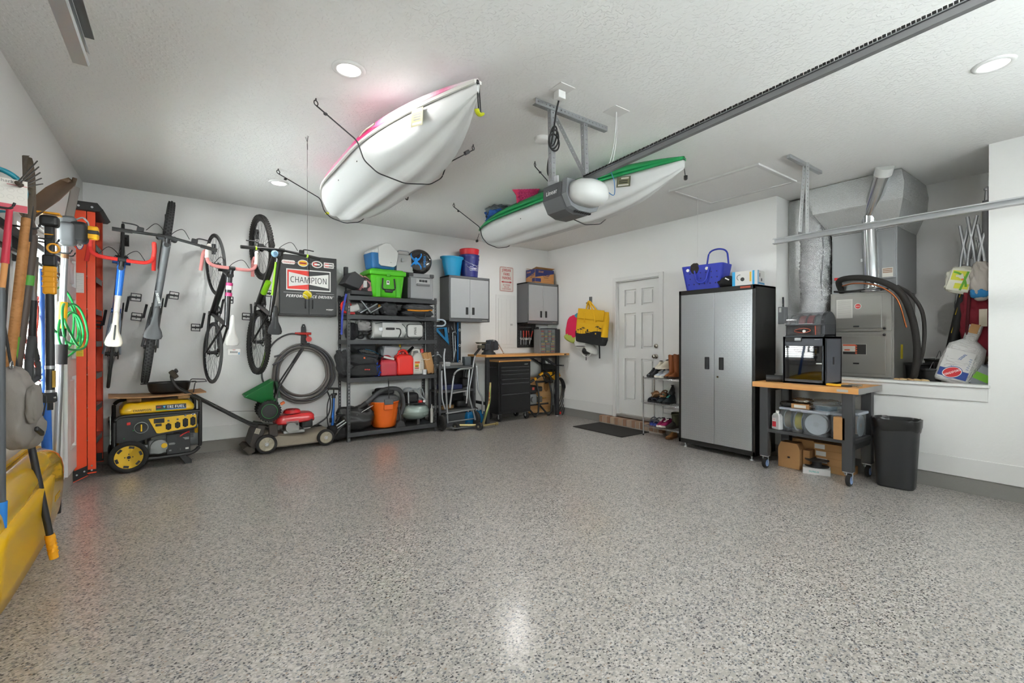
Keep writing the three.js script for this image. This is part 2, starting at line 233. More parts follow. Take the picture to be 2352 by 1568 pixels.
{ // window in the left wall with white blinds
  const w = new THREE.Group(); w.name = 'window_1'; w.userData = { kind: 'structure', label: 'white window with closed horizontal blinds behind the hanging tools' }; scene.add(w);
  const zc = (WZ0 + WZ1) / 2, ww = WZ1 - WZ0;
  part(w, 'window_frame', trimW, [bb(-0.13, -0.07, WY0, WY0 + 0.05, WZ0, WZ1), bb(-0.13, -0.07, WY1 - 0.05, WY1, WZ0, WZ1), bb(-0.13, -0.07, WY0, WY1, WZ0, WZ0 + 0.05), bb(-0.13, -0.07, WY0, WY1, WZ1 - 0.05, WZ1), bb(-0.12, -0.08, 1.45, 1.49, WZ0, WZ1)]);
  part(w, 'casing', trimW, [bb(0, 0.018, WY0 - 0.02, WY1 + 0.07, WZ0 - 0.07, WZ0, 0.004), bb(0, 0.018, WY0 - 0.02, WY1 + 0.07, WZ1, WZ1 + 0.07, 0.004), bb(0, 0.018, WY1, WY1 + 0.07, WZ0, WZ1, 0.004)]);
  part(w, 'window_sill', trimW, [bb(-0.07, 0.04, WY0 - 0.03, WY0, WZ0 - 0.08, WZ1 + 0.08, 0.006), bb(0, 0.016, WY0 - 0.11, WY0 - 0.03, WZ0 - 0.06, WZ1 + 0.06, 0.004)]);
  part(w, 'pane', M('#f4f8f8', 0.02, 0, { transmission: 1, thickness: 0 }), [bx(0.004, WY1 - WY0 - 0.08, ww - 0.08, -0.1, (WY0 + WY1) / 2, zc)]);
  const sm = M('#f3f2ee', 0.6, 0, { transmission: 0.3, thickness: 0 }), sg = rb(0.05, 0.003, ww - 0.03, 0.0014);
  part(w, 'headrail', trimW, [bb(-0.06, -0.01, WY1 - 0.045, WY1 - 0.002, WZ0 + 0.01, WZ1 - 0.01, 0.004)]);
  for (let y = WY0 + 0.03; y < WY1 - 0.05; y += 0.043) { const o = new THREE.Mesh(sg, sm); o.name = 'slat'; o.position.set(-0.035, y, zc); o.rotation.z = 0.5; o.castShadow = o.receiveShadow = true; w.add(o); }
}
struct('trim_7', trimW, [bb(0, 0.02, 0.13, 2.2, 1.04, 1.12, 0.004), bb(0, 0.02, 0.13, 2.2, 0.1, 0.18, 0.004), bb(0, 0.02, 2.12, 2.2, 0.18, 1.04, 0.004)]);   // casing of the side door in the corner
{ const d2 = panelDoor('door_2', 0.85, 1.97, six(0.85, 1.97), [0.018, 0.14, 1.035], PI / 2); d2.userData.label = 'white six-panel side door in the corner behind the orange ladder'; }
// ceiling downlights: a glowing lens in a white ring, with a light of the same size under it
for (const [x, z] of LAMP_SPOTS) {
  const l = thing('ceiling_light', 'x', 'light', [x, H, z], 0, 'recessed ceiling downlights');
  part(l, 'trim_ring', M('#e8e8e6', 0.4), [lt([[0.066, -0.004], [0.07, -0.01], [0.085, -0.009], [0.094, -0.003], [0.095, 0.0]], 0, 0, 0)]);
  part(l, 'lens', M('#ffffff', 0.5, 0, { emissive: new THREE.Color(1, 0.99, 0.97), emissiveIntensity: 4 }), [cy(0.067, 0.067, 0.006, 0, -0.003, 0, 0, 0, 0, 32)]);
  const r = new THREE.RectAreaLight(new THREE.Color(1, 0.985, 0.96), LAMP, 0.12, 0.12); r.position.set(x, H - 0.012, z); r.lookAt(x, 0, z); scene.add(r); r.castShadow = true;
  l.userData.label = z < 2 && x < 2 ? 'round downlight near the back wall, left of the pink kayak' : x < 2 && z < 4 ? 'round downlight in the open ceiling above the pink kayak' : x > 4 && z > 5 ? 'round downlight at the right edge above the alcove side' : x < 2 ? 'round downlight above the camera' : z < 2 ? 'round downlight hidden above the stern of the green kayak' : 'round downlight hidden above the bow of the green kayak';
}
// ================================================================ ladder in the left corner
{
  const L = thing('step_ladder', 'tall orange fibreglass step ladder folded in the left corner', 'ladder', [0, 0, 0]);
  const o = M('#e0461c', 0.45), a = M('#b0b1b0', 0.35, 0.9);
  for (const z of [0.64, 0.16]) {
    const s = z > 0.4 ? -1 : 1;
    part(L, 'front_rail', o, [bb(0.112, 0.168, 0.1, 2.47, z - 0.002, z + 0.002), bb(0.112, 0.116, 0.1, 2.47, z, z + s * 0.03), bb(0.164, 0.168, 0.1, 2.47, z, z + s * 0.03)]);
    part(L, 'rear_rail', o, [bb(0.022, 0.106, 0.1, 2.47, z - 0.002, z + 0.002), bb(0.022, 0.026, 0.1, 2.47, z, z + s * 0.03), bb(0.102, 0.106, 0.1, 2.47, z, z + s * 0.03)]);
    const f1 = part(L, 'foot', black, [ex([[0.016, 0.006], [0.112, 0.05], [0.112, 0.14], [0.016, 0.1]], 0.04, 0.003, [], 0, 0, z + s * 0.012)]); part(f1, 'foot_pad', o, [ex([[0.016, 0], [0.114, 0.045], [0.114, 0.052], [0.016, 0.007]], 0.042, 0, [], 0, 0, z + s * 0.012)]); for (const [x, y] of [[0.04, 0.065], [0.09, 0.09]]) part(f1, 'rivet', zinc, [cy(0.007, 0.007, 0.006, x, y, z - s * 0.009, PI / 2)]);
    const f2 = part(L, 'foot', black, [bb(0.11, 0.172, 0.075, 0.155, z - 0.008 + s * 0.012, z + 0.008 + s * 0.012, 0.003)]); part(f2, 'foot_pad', o, [bb(0.11, 0.172, 0.066, 0.075, z - 0.012, z + 0.014)]); for (const y of [0.095, 0.135]) part(f2, 'rivet', zinc, [cy(0.007, 0.007, 0.006, 0.14, y, z - s * 0.008, PI / 2)]);
  }
  for (let k = 0; k < 7; k++) part(L, 'step', a, [bb(0.085, 0.166, 0.36 + k * 0.3, 0.372 + k * 0.3, 0.165, 0.635, 0.003), bb(0.16, 0.164, 0.32 + k * 0.3, 0.36 + k * 0.3, 0.165, 0.635)]);
  for (let k = 0; k < 4; k++) part(L, 'rear_brace', a, [bb(0.03, 0.06, 0.5 + k * 0.5, 0.52 + k * 0.5, 0.165, 0.635)]);
  part(L, 'top_cap', black, [ex([[0, 2.455], [0.2, 2.455], [0.225, 2.48], [0.185, 2.535], [0.02, 2.535], [0, 2.51]], 0.56, 0.008, [], 0, 0, 0.4)]);
  for (const x of [0.06, 0.15]) part(L, 'rivet', zinc, [cy(0.009, 0.009, 0.006, x, 2.49, 0.682, PI / 2)]);
  sheet(L, 'brand_label', 0.062, 0.2, 96, '#e0461c', (x, w, h) => { x.fillStyle = '#f4f4f2'; x.beginPath(); x.ellipse(w / 2, h / 2, w / 2 - 2, h / 2 - 2, 0, 0, 7); x.fill(); x.lineWidth = 7; x.strokeStyle = '#1d3f9c'; x.stroke(); text(x, 'WERNER', w / 2, h / 2, 54, '#161616', { rot: -PI / 2, style: 'italic', sx: 0.95 }); }, [0.062, 2.2, 0.6435]);
  sheet(L, 'notice', 0.06, 0.18, 64, '#eceae6', (x, w, h) => { x.fillStyle = '#b9b7b2'; for (let y = 8; y < h; y += 9) x.fillRect(5, y, w - 10, 3); }, [0.06, 1.8, 0.6435]);
  sheet(L, 'notice', 0.05, 0.15, 64, '#e8c82c', (x, w, h) => { x.fillStyle = '#222'; x.fillRect(6, 6, w - 12, 16); x.fillStyle = '#8a7a1a'; for (let y = 32; y < h - 8; y += 10) x.fillRect(8, y, w - 16, 4); }, [0.06, 1.21, 0.6435]);
}
// ================================================================ four bicycles hung upright on the back wall
function wheel(par, name, R, t, o) {
  const w = part(par, name, M(o.tyre || '#1b1b1b', 0.85), [to(R - t, t, 0, 0, 0, 0, 0, 0, 2 * PI, 56, 10)]);
  if (o.knob) { const k = []; const n = Math.round(R * 2 * PI / 0.034); for (let i = 0; i < n; i++) for (const z of [-0.62, 0, 0.62]) { const a = (i + (z ? 0.5 : 0)) * 2 * PI / n, rr = R - t + Math.sqrt(1 - z * z) * t + 0.001; k.push(bx(0.007, 0.016, 0.014, rr * Math.cos(a), rr * Math.sin(a), z * t, 0, 0, a)); } stuff(part(w, 'tread_knobs', M('#1b1b1b', 0.85), k)); }
  part(w, 'rim', M(o.rim || '#1d1d1e', 0.4, 0.4), [to(R - 2 * t - 0.004, 0.011, 0, 0, 0, 0, 0, 0, 2 * PI, 56, 8)]);
  const s = []; for (let i = 0; i < 28; i++) { const a = i * 2 * PI / 28, b = a + (i % 4 < 2 ? 0.5 : -0.5), z = i % 2 ? 0.026 : -0.026; s.push(bar([0.02 * Math.cos(b), 0.02 * Math.sin(b), z], [(R - 2 * t) * Math.cos(a), (R - 2 * t) * Math.sin(a), 0], 0.0014, 0.0014, 4)); }
  stuff(part(w, 'spokes', M('#8d8f91', 0.35, 0.8), s));
  part(w, 'hub', black, [cy(0.018, 0.018, 0.1, 0, 0, 0, PI / 2), cy(0.027, 0.027, 0.006, 0, 0, 0.028, PI / 2), cy(0.027, 0.027, 0.006, 0, 0, -0.028, PI / 2)]);
  if (o.disc) part(w, 'brake_disc', M('#777', 0.3, 1), [T(new THREE.RingGeometry(0.05, 0.085, 32), 0, 0, -0.042), T(new THREE.RingGeometry(0.05, 0.085, 32), 0, 0, -0.041, PI, 0, 0)]);
  return w;
}
function bike(label, pos, swivel, lean, o) {
  const b = thing('bicycle', label, 'bicycle', pos, 0, 'bicycles hung on the back wall');
  const B = new THREE.Matrix4().makeBasis(V(0, 1, 0), V(0, 0, 1), V(1, 0, 0));       // forward -> up, top -> out of the wall
  b.quaternion.setFromRotationMatrix(new THREE.Matrix4().makeRotationFromEuler(new THREE.Euler(0, swivel, -lean, 'YZX')).multiply(B));
  const wb = o.wb, R = o.R, hb = [wb - 0.115 * (o.flat ? 1.1 : 1), 0.4 + (o.flat ? 0.1 : 0)], ht = [wb - 0.16 * (o.flat ? 1.15 : 1), 0.52 + (o.flat ? 0.1 : 0)], bb0 = [0.43, -0.05], st = [0.29, 0.42 + (o.flat ? -0.02 : 0.04)];
  const cc = { clearcoat: o.matte ? 0 : 0.6 }, cr = o.matte ? 0.6 : 0.3, fm = M(o.c1, cr, 0.05, cc), f2 = M(o.c2, cr, 0.05, cc), tr = o.tr;
  const fr = part(b, 'frame', fm, [bar([hb[0], hb[1], 0], [bb0[0], bb0[1], 0], tr * 1.15), bar([...ht, 0], [hb[0] + 0.01, hb[1] - 0.03, 0], tr * 1.2), bar([...bb0, 0], [...st, 0], tr * 0.85), cy(0.025, 0.025, 0.075, ...bb0, 0, PI / 2)]);
  part(fr, 'top_tube', M(o.c3 || o.c1, cr, 0.05, cc), [bar([ht[0] - 0.005, ht[1] - 0.035, 0], [(ht[0] + st[0]) / 2, (ht[1] + st[1]) / 2 - 0.02, 0], tr * 1.15, tr)]);
  part(fr, 'top_tube', f2, [bar([(ht[0] + st[0]) / 2, (ht[1] + st[1]) / 2 - 0.02, 0], [st[0], st[1], 0], tr, tr * 0.8)]);
  const stay = []; for (const s of [-1, 1]) stay.push(bar([st[0], st[1] - 0.03, s * 0.02], [0.005, 0.01, s * 0.062], tr * 0.42, tr * 0.36), bar([bb0[0] - 0.02, bb0[1], s * 0.03], [0, 0, s * 0.062], tr * 0.5, tr * 0.4)); part(fr, 'rear_stays', M(o.c4 || o.c2, cr, 0.05), stay);
  const fk = part(b, 'fork', M(o.fork || '#151515', 0.3, 0.2), [...[-1, 1].map(s => o.susp ? bar([hb[0] + 0.03, hb[1] - 0.04, s * 0.062], [wb - 0.02, 0.1, s * 0.062], 0.021) : bar([hb[0] + 0.02, hb[1] - 0.03, s * 0.03], [wb, 0, s * 0.05], 0.016, 0.009)), bar([hb[0] + 0.02, hb[1] - 0.035, -0.065], [hb[0] + 0.02, hb[1] - 0.035, 0.065], 0.02)]);
  if (o.susp) part(fk, 'fork_lower', M('#1a1a1a', 0.35), [-1, 1].map(s => bar([wb - 0.065, 0.23, s * 0.062], [wb, -0.02, s * 0.062], 0.025, 0.02)));
  const rw = wheel(b, 'rear_wheel', R, o.t, o), fw = wheel(b, 'front_wheel', R, o.t, o); fw.position.set(wb, 0, 0); fw.rotation.y = o.steer || 0;
  part(b, 'seat_post', black, [bar([...st, 0], [st[0] - 0.06, st[1] + 0.19 + o.sh, 0], 0.0145)]);
  const sx = st[0] - 0.075, sy = st[1] + 0.2 + o.sh, pr = [[0.17, 0.012, 0.006], [0.15, 0.024, 0.02], [0.08, 0.026, 0.026], [0.0, 0.036, 0.028], [-0.06, 0.066, 0.032], [-0.1, 0.076, 0.034], [-0.125, 0.068, 0.026], [-0.135, 0.04, 0.012]];
  const sd = part(b, 'saddle', M(o.saddle || '#1c1c1d', 0.55), [skin(pr.map(([x, w, h]) => Array.from({ length: 14 }, (_, j) => { const a = j * 2 * PI / 14, c = Math.cos(a) * (o.flat ? 0.95 : 0.82), s = Math.sin(a); return V(sx + x, sy + (s > 0 ? s * 0.018 - (Math.abs(c) < 0.3 && x < 0.05 ? 0.006 : 0) : s * h), c * w); })))]);
  part(sd, 'saddle_rails', steel, [-1, 1].map(s => bar([sx + 0.1, sy - 0.03, s * 0.015], [sx - 0.08, sy - 0.035, s * 0.025], 0.004)));
  if (o.groove) part(sd, 'centre_stripe', M(o.groove, 0.5), [bx(0.13, 0.004, 0.012, sx - 0.01, sy + 0.014, 0, 0, 0, 0.02)]);
  // bars
  const stem = [ht[0] + 0.06, ht[1] + 0.055, 0], bw = o.flat ? 0.38 : 0.215;
  part(b, 'stem', black, [bar([ht[0] - 0.01, ht[1] + 0.03, 0], stem, 0.019), cy(0.021, 0.021, 0.05, ...stem, PI / 2), bar([...ht, 0], [ht[0] - 0.015, ht[1] + 0.05, 0], 0.02)]);
  const drop = s => [[stem[0], stem[1], s * 0.03], [stem[0], stem[1], s * bw * 0.5], [stem[0] + 0.008, stem[1], s * bw * 0.78], [stem[0] + 0.035, stem[1], s * bw * 0.96], [stem[0] + 0.09, stem[1] - 0.003, s * bw * 1.02], [stem[0] + 0.145, stem[1] - 0.045, s * (bw + 0.005)], [stem[0] + 0.13, stem[1] - 0.1, s * (bw + 0.01)], [stem[0] + 0.04, stem[1] - 0.13, s * (bw + 0.015)], [stem[0] - 0.04, stem[1] - 0.14, s * (bw + 0.02)]];
  if (o.flat) {
    part(b, 'handlebar', black, [tb([[stem[0] - 0.035, stem[1] + 0.03, -bw], [stem[0] - 0.01, stem[1] + 0.015, -0.12], [stem[0], stem[1], 0], [stem[0] - 0.01, stem[1] + 0.015, 0.12], [stem[0] - 0.035, stem[1] + 0.03, bw]], 0.013, 30)]);
    for (const s of [-1, 1]) { part(b, 'grip', M('#242322', 0.9), [bar([stem[0] - 0.024, stem[1] + 0.024, s * 0.25], [stem[0] - 0.036, stem[1] + 0.031, s * (bw + 0.005)], 0.017)]); if (o.ring) part(b, 'grip_ring', M(o.ring, 0.4), [bar([stem[0] - 0.023, stem[1] + 0.024, s * 0.243], [stem[0] - 0.024, stem[1] + 0.025, s * 0.257], 0.0185)]); part(b, 'brake_lever', black, [tb([[stem[0] - 0.01, stem[1] + 0.01, s * 0.2], [stem[0] + 0.04, stem[1] - 0.005, s * 0.22], [stem[0] + 0.045, stem[1] - 0.01, s * 0.33]], 0.006, 12), rb(0.05, 0.03, 0.05, 0.008, stem[0] + 0.01, stem[1], s * 0.2)]); }
  } else for (const s of [-1, 1]) {
    part(b, 'handlebar', M(o.bar, 0.7, 0, { bumpMap: rep(grainN, 6), bumpScale: 0.002 }), [tb(drop(s), 0.0165, 48)]);
    part(b, 'brake_hood', M(o.hood || '#1a1a1a', 0.7), [tb([[stem[0] + 0.07, stem[1] - 0.002, s * bw * 1.01], [stem[0] + 0.13, stem[1] + 0.012, s * bw * 1.02], [stem[0] + 0.19, stem[1] + 0.03, s * bw * 0.98]], 0.018, 14), sp(0.018, stem[0] + 0.19, stem[1] + 0.03, s * bw * 0.98)]);
  }
  for (const s of [-1, 1]) part(b, 'cable', cordB, [tb([[stem[0] + 0.02, stem[1], s * 0.16], [stem[0] + 0.1, stem[1] - 0.02, s * 0.1], [stem[0] + 0.06, stem[1] - 0.12, s * 0.03], [hb[0] + 0.02, hb[1] - 0.05, s * 0.03]], 0.003, 20, false, 5)]);
  // drive
  part(b, 'chainring', M('#2a2a2b', 0.4, 0.6), [to(0.085, 0.006, ...bb0, 0.05, 0, 0, 0, 2 * PI, 28, 5), ...[0, 1, 2, 3, 4].map(k => bar([...bb0, 0.05], [bb0[0] + 0.085 * Math.cos(k * 1.257), bb0[1] + 0.085 * Math.sin(k * 1.257), 0.05], 0.007))]);
  part(b, 'chain', M('#55504a', 0.5, 0.7), [bar([bb0[0], bb0[1] + 0.086, 0.05], [0, 0.045, 0.05], 0.004, 0.004, 5), bar([bb0[0], bb0[1] - 0.086, 0.05], [0.02, -0.11, 0.05], 0.004, 0.004, 5), to(0.045, 0.006, 0, 0, 0.05, 0, 0, 0, 2 * PI, 18, 5), rb(0.025, 0.1, 0.02, 0.006, 0.012, -0.075, 0.05)]);
  for (const s of [-1, 1]) {
    const a = o.crank + (s > 0 ? 0 : PI), e = [bb0[0] + 0.17 * Math.cos(a), bb0[1] + 0.17 * Math.sin(a)];
    const c = part(b, 'crank', M('#3b3b3d', 0.35, 0.6), [strip([...bb0, s * 0.075], [...e, s * 0.085], 0.022, 0.014, [0, 0, 1], 0.004)]);
    part(c, 'pedal', black, [rb(0.085, 0.012, 0.008, 0.003, e[0], e[1], s * 0.1), rb(0.07, 0.012, 0.008, 0.003, e[0], e[1], s * 0.178), rb(0.008, 0.012, 0.08, 0.003, e[0] - 0.036, e[1], s * 0.14), rb(0.008, 0.012, 0.08, 0.003, e[0] + 0.036, e[1], s * 0.14), bar([e[0], e[1], s * 0.085], [e[0], e[1], s * 0.175], 0.009), rb(0.04, 0.01, 0.006, 0.002, e[0], e[1], s * 0.14)]);
  }
  return b;
}
bike('blue and white road bicycle with red drop bars beside the orange ladder', [0.25, 1.145, 0.345], 0.1, 0.08, { wb: 0.96, R: 0.335, t: 0.013, c1: '#1f5fb4', c3: '#1f6fd0', c2: '#e9e6df', c4: '#a9b4c4', tr: 0.026, bar: '#d92a22', hood: '#c9342c', saddle: '#c9c3b6', groove: '#2a2a2a', sh: 0.02, crank: 0.5, fork: '#1b3f7a', steer: 0.05 });
const bk2 = bike('grey mountain bicycle with fat knobbly tyres and flat bars', [0.545, 1.21, 0.368], 0.06, 0.12, { wb: 1.15, R: 0.365, t: 0.034, knob: 1, matte: 1, c1: '#5a5c5e', c2: '#555759', tr: 0.027, flat: 1, susp: 1, saddle: '#48494b', sh: -0.05, crank: -0.6, disc: 1, tyre: '#3a3a3a', rim: '#2c2c2c', fork: '#4a4c4e' });
sheet(bk2, 'lettering', 0.15, 0.024, 128, '#555759', (x, w, h) => text(x, 'ROSCOE', w / 2, h / 2, 22, '#c9c9c6'), [0.47, 0.487, 0], [-PI / 2, 0, 0.32]);
const bk3 = bike('black road bicycle with white saddle and pale pink bar tape', [1.08, 1.145, 0.345], 0.2, 0.03, { wb: 0.96, R: 0.335, t: 0.014, c1: '#1c1c1d', c2: '#222224', c3: '#2a2a2c', tr: 0.028, bar: '#dd8f8c', saddle: '#dcdad6', sh: -0.01, crank: 0.35, tyre: '#4a4a4a', fork: '#1a1a1a', hood: '#e4dfd8', steer: 0.1 });
part(bk3, 'frame_band', M('#c8407c', 0.4), [bar([0.72, 0.508, 0], [0.69, 0.505, 0], 0.0316)]); part(bk3, 'frame_band', M('#e8e6e2', 0.4), [bar([0.69, 0.505, 0], [0.65, 0.501, 0], 0.0312)]); part(bk3, 'frame_band', M('#c8407c', 0.4), [bar([0.62, 0.498, 0], [0.585, 0.495, 0], 0.0305)]);
sheet(bk3, 'number_plate', 0.11, 0.06, 96, '#e7e5e1', (x, w, h) => { x.fillStyle = '#555'; for (let k = 0; k < 6; k++) x.fillRect(22 + k * 10, 16, 6, 16); x.fillStyle = '#a33'; x.fillRect(w * 0.4, h * 0.8, 22, 4); x.fillStyle = '#58a'; x.fillRect(4, 4, 12, 20); }, [0.02, 0.62, 0.03], [-PI / 2, 0, PI / 2]);
const bk4 = bike('black and lime mountain bicycle hanging left of the black logo cabinet', [1.515, 1.26, 0.375], 0.16, 0.03, { wb: 1.08, R: 0.365, t: 0.029, knob: 1, c1: '#171717', c2: '#1b1b1b', c3: '#1b1b1b', c4: '#151515', tr: 0.027, flat: 1, susp: 1, saddle: '#2a2b2d', groove: '#3a3b3d', sh: -0.06, crank: -0.5, disc: 1, tyre: '#2b2926', ring: '#b5e02a', fork: '#1a1a1a', steer: 0.12 });
part(bk4, 'frame_band', M('#8fd11e', 0.4), [bar([0.66, 0.28, 0], [0.55, 0.13, 0], 0.0316)]);
part(bk4, 'frame_stripe', M('#8fd11e', 0.4), [bar([0.84, 0.585, -0.024], [0.5, 0.482, -0.02], 0.011)]);
part(bk4, 'rim_lettering', M('#8fd11e', 0.5), [ex(new THREE.Shape().absarc(0, 0, 0.35, 1.9, 2.5, false).absarc(0, 0, 0.318, 2.5, 1.9, true), 0.05)]);
part(bk4, 'bar_toy', M('#8fb8d4', 0.5), [sp(0.035, 0.9, 0.72, -0.08, 1, 0.7, 1), to(0.02, 0.006, 0.9, 0.742, -0.08, PI / 2)]);
// wall hooks that carry the front wheels
for (const [x, y, w] of [[0.34, 2.33, 'blue road bicycle'], [0.68, 2.6, 'grey fat-tyred bicycle'], [1.11, 2.33, 'black road bicycle with white saddle'], [1.55, 2.56, 'lime and black bicycle']])
  one('bicycle_hook', 'small black wall hook holding the front wheel of the ' + w, 'hook', black, [bb(x - 0.02, x + 0.02, y - 0.06, y + 0.06, 0, 0.008, 0.003), tb([[x, y, 0.005], [x, y - 0.005, 0.06], [x, y + 0.01, 0.09]], 0.007)], [0, 0, 0], 0, 'wall hooks of the bicycles');
// ================================================================ champion cabinet
{
  const C = thing('wall_cabinet', 'black wall cabinet with two doors and large red and white logo print', 'cabinet', [1.74, 1.583, 0]), w = 0.655, h = 0.725, d = 0.3;
  part(C, 'body', M('#1c1b1a', 0.45), [bb(0, w, 0, 0.018, 0.001, d), bb(0, w, h - 0.018, h, 0.001, d), bb(w - 0.018, w, 0, h, 0.001, d), bb(0.01, w - 0.01, 0.01, h - 0.01, 0.001, 0.02), bb(0, 0.018, 0, h, d - 0.03, d)]);
  part(C, 'side_panel', M('#a8a199', 0.6), [ex([[-0.27, 0], [0, 0], [0, h], [-0.27, h]], 0.012, 0, Array.from({ length: 10 }, (_, i) => circ(-0.06, 0.06 + i * 0.065, 0.005, 8)), 0.006, 0, 0.0, 0, PI / 2)]);
  for (const s of [0, 1]) {
    const x0 = s ? w / 2 + 0.002 : 0.006, x1 = s ? w - 0.006 : w / 2 - 0.002, dr = part(C, 'door', M('#1f1e1d', 0.42), [bb(x0, x1, 0.012, h - 0.012, d, d + 0.014, 0.003)]);
    part(dr, 'handle', black, [bend([[s ? w / 2 + 0.04 : w / 2 - 0.04, 0.09, d + 0.012], [s ? w / 2 + 0.04 : w / 2 - 0.04, 0.09, d + 0.035], [s ? w / 2 + 0.04 : w / 2 - 0.04, 0.19, d + 0.035], [s ? w / 2 + 0.04 : w / 2 - 0.04, 0.19, d + 0.012]], 0.006, 0.012)]);
    const W2 = 800, HH = 760, hw = x1 - x0; // printed face of each door, half of one picture
    sheet(dr, 'print', hw - 0.004, h - 0.03, 400, '#1f1e1d', (x, pw, ph) => {
      x.save(); x.translate(s ? -pw : 0, 0); const W = pw * 2, q = (a, b, c, e, col) => { x.fillStyle = col; x.fillRect(a * W, b * ph, c * W, e * ph); };
      x.strokeStyle = '#d8d6d2'; x.lineWidth = 3; x.beginPath(); x.moveTo(0.02 * W, 0.115 * ph); x.lineTo(0.98 * W, 0.115 * ph); x.stroke();
      const pill = (cx, ww, hh, rr, c) => { x.fillStyle = c; x.beginPath(); x.roundRect(cx * W - ww * W / 2, 0.115 * ph - hh * ph / 2, ww * W, hh * ph, rr); x.fill(); };
      pill(0.145, 0.23, 0.07, 26, '#e2dfda'); text(x, 'Champion', 0.15 * W, 0.115 * ph, 34, '#b3392f', { font: 'serif', style: 'italic' });
      x.fillStyle = '#e2dfda'; x.beginPath(); x.ellipse(0.4 * W, 0.115 * ph, 0.095 * W, 0.06 * ph, 0, 0, 7); x.fill(); x.fillStyle = '#eab81d'; x.beginPath(); x.ellipse(0.4 * W, 0.115 * ph, 0.08 * W, 0.047 * ph, 0, 0, 7); x.fill(); q(0.34, 0.1, 0.12, 0.03, '#a12a23');
      x.fillStyle = '#d9d6d2'; x.beginPath(); x.ellipse(0.64 * W, 0.115 * ph, 0.1 * W, 0.062 * ph, 0, 0, 7); x.fill(); x.fillStyle = '#1d1d1d'; x.beginPath(); x.ellipse(0.64 * W, 0.115 * ph, 0.075 * W, 0.043 * ph, 0, 0, 7); x.fill(); q(0.57, 0.085, 0.07, 0.06, '#d2362a'); q(0.59, 0.1, 0.1, 0.03, '#e8e6e2');
      pill(0.86, 0.19, 0.1, 8, '#d9d6d2'); q(0.785, 0.085, 0.075, 0.06, '#c9382c'); q(0.86, 0.085, 0.075, 0.06, '#1d1d1d'); q(0.79, 0.1, 0.14, 0.03, '#e8e6e2');
      q(0.105, 0.225, 0.79, 0.365, '#dcdad6'); q(0.125, 0.245, 0.375, 0.325, '#dc2f22'); q(0.5, 0.245, 0.375, 0.325, '#1d1c1b');
      x.fillStyle = '#e2e0dc'; x.beginPath(); [[0.148, 0.28], [0.5, 0.335], [0.855, 0.28], [0.855, 0.53], [0.5, 0.48], [0.148, 0.53]].forEach(([a, b], i) => i ? x.lineTo(a * W, b * ph) : x.moveTo(a * W, b * ph)); x.fill();
      text(x, 'CHAMPION', 0.5 * W, 0.408 * ph, 124, '#1d1c1b', { weight: 'normal', sx: 0.82 });
      q(0.06, 0.63, 0.34, 0.005, '#c9c7c3'); q(0.62, 0.63, 0.34, 0.005, '#c9c7c3');
      text(x, 'PERFORMANCE DRIVEN', 0.51 * W, 0.69 * ph, 58, '#e2e0dc', { style: 'italic', sx: 1.02 }); text(x, '\u2122', 0.95 * W, 0.675 * ph, 22, '#e2e0dc');
      q(0.81, 0.9, 0.03, 0.016, '#d9d6d2'); q(0.845, 0.898, 0.1, 0.01, '#d9d6d2'); q(0.845, 0.914, 0.08, 0.008, '#d9d6d2'); x.restore();
    }, [(x0 + x1) / 2, h / 2, d + 0.0142], [0, 0, 0], 0.42);
  }
}
// ================================================================ parking ball on its string
{
  const b = thing('hanging_ball', 'yellow tennis ball hanging on a thin string from the ceiling', 'ball', [1.605, 1.636, 2.447]);
  part(b, 'ball', M('#e6cf1c', 0.95, 0, { bumpMap: rep(grainN, 4), bumpScale: 0.002 }), [sp(0.033, 0, 0, 0, 1, 1, 1, 24)]); part(b, 'seam', M('#e8e6dc', 0.8), [tb(Array.from({ length: 25 }, (_, i) => { const t = i * 2 * PI / 24, a = 0.62, q = [Math.cos(t) + 0.35 * Math.cos(3 * t), Math.sin(t) - 0.35 * Math.sin(3 * t), 1.15 * Math.sin(2 * t)], l = Math.hypot(...q); return q.map(v => v / l * 0.0325); }), 0.0018, 80)]);
  part(b, 'string', M('#6a6866', 0.9), [bar([0, 0.03, 0], [0, H - 1.636, 0], 0.0013, 0.0013, 5)]);
  part(b, 'knot', M('#6a6866', 0.9), [tb([[-0.012, H - 1.65, 0], [0, H - 1.69, 0.003], [0.003, H - 1.75, 0], [0, H - 1.7, -0.003], [0.01, H - 1.637, 0]], 0.0016, 20)]);
}
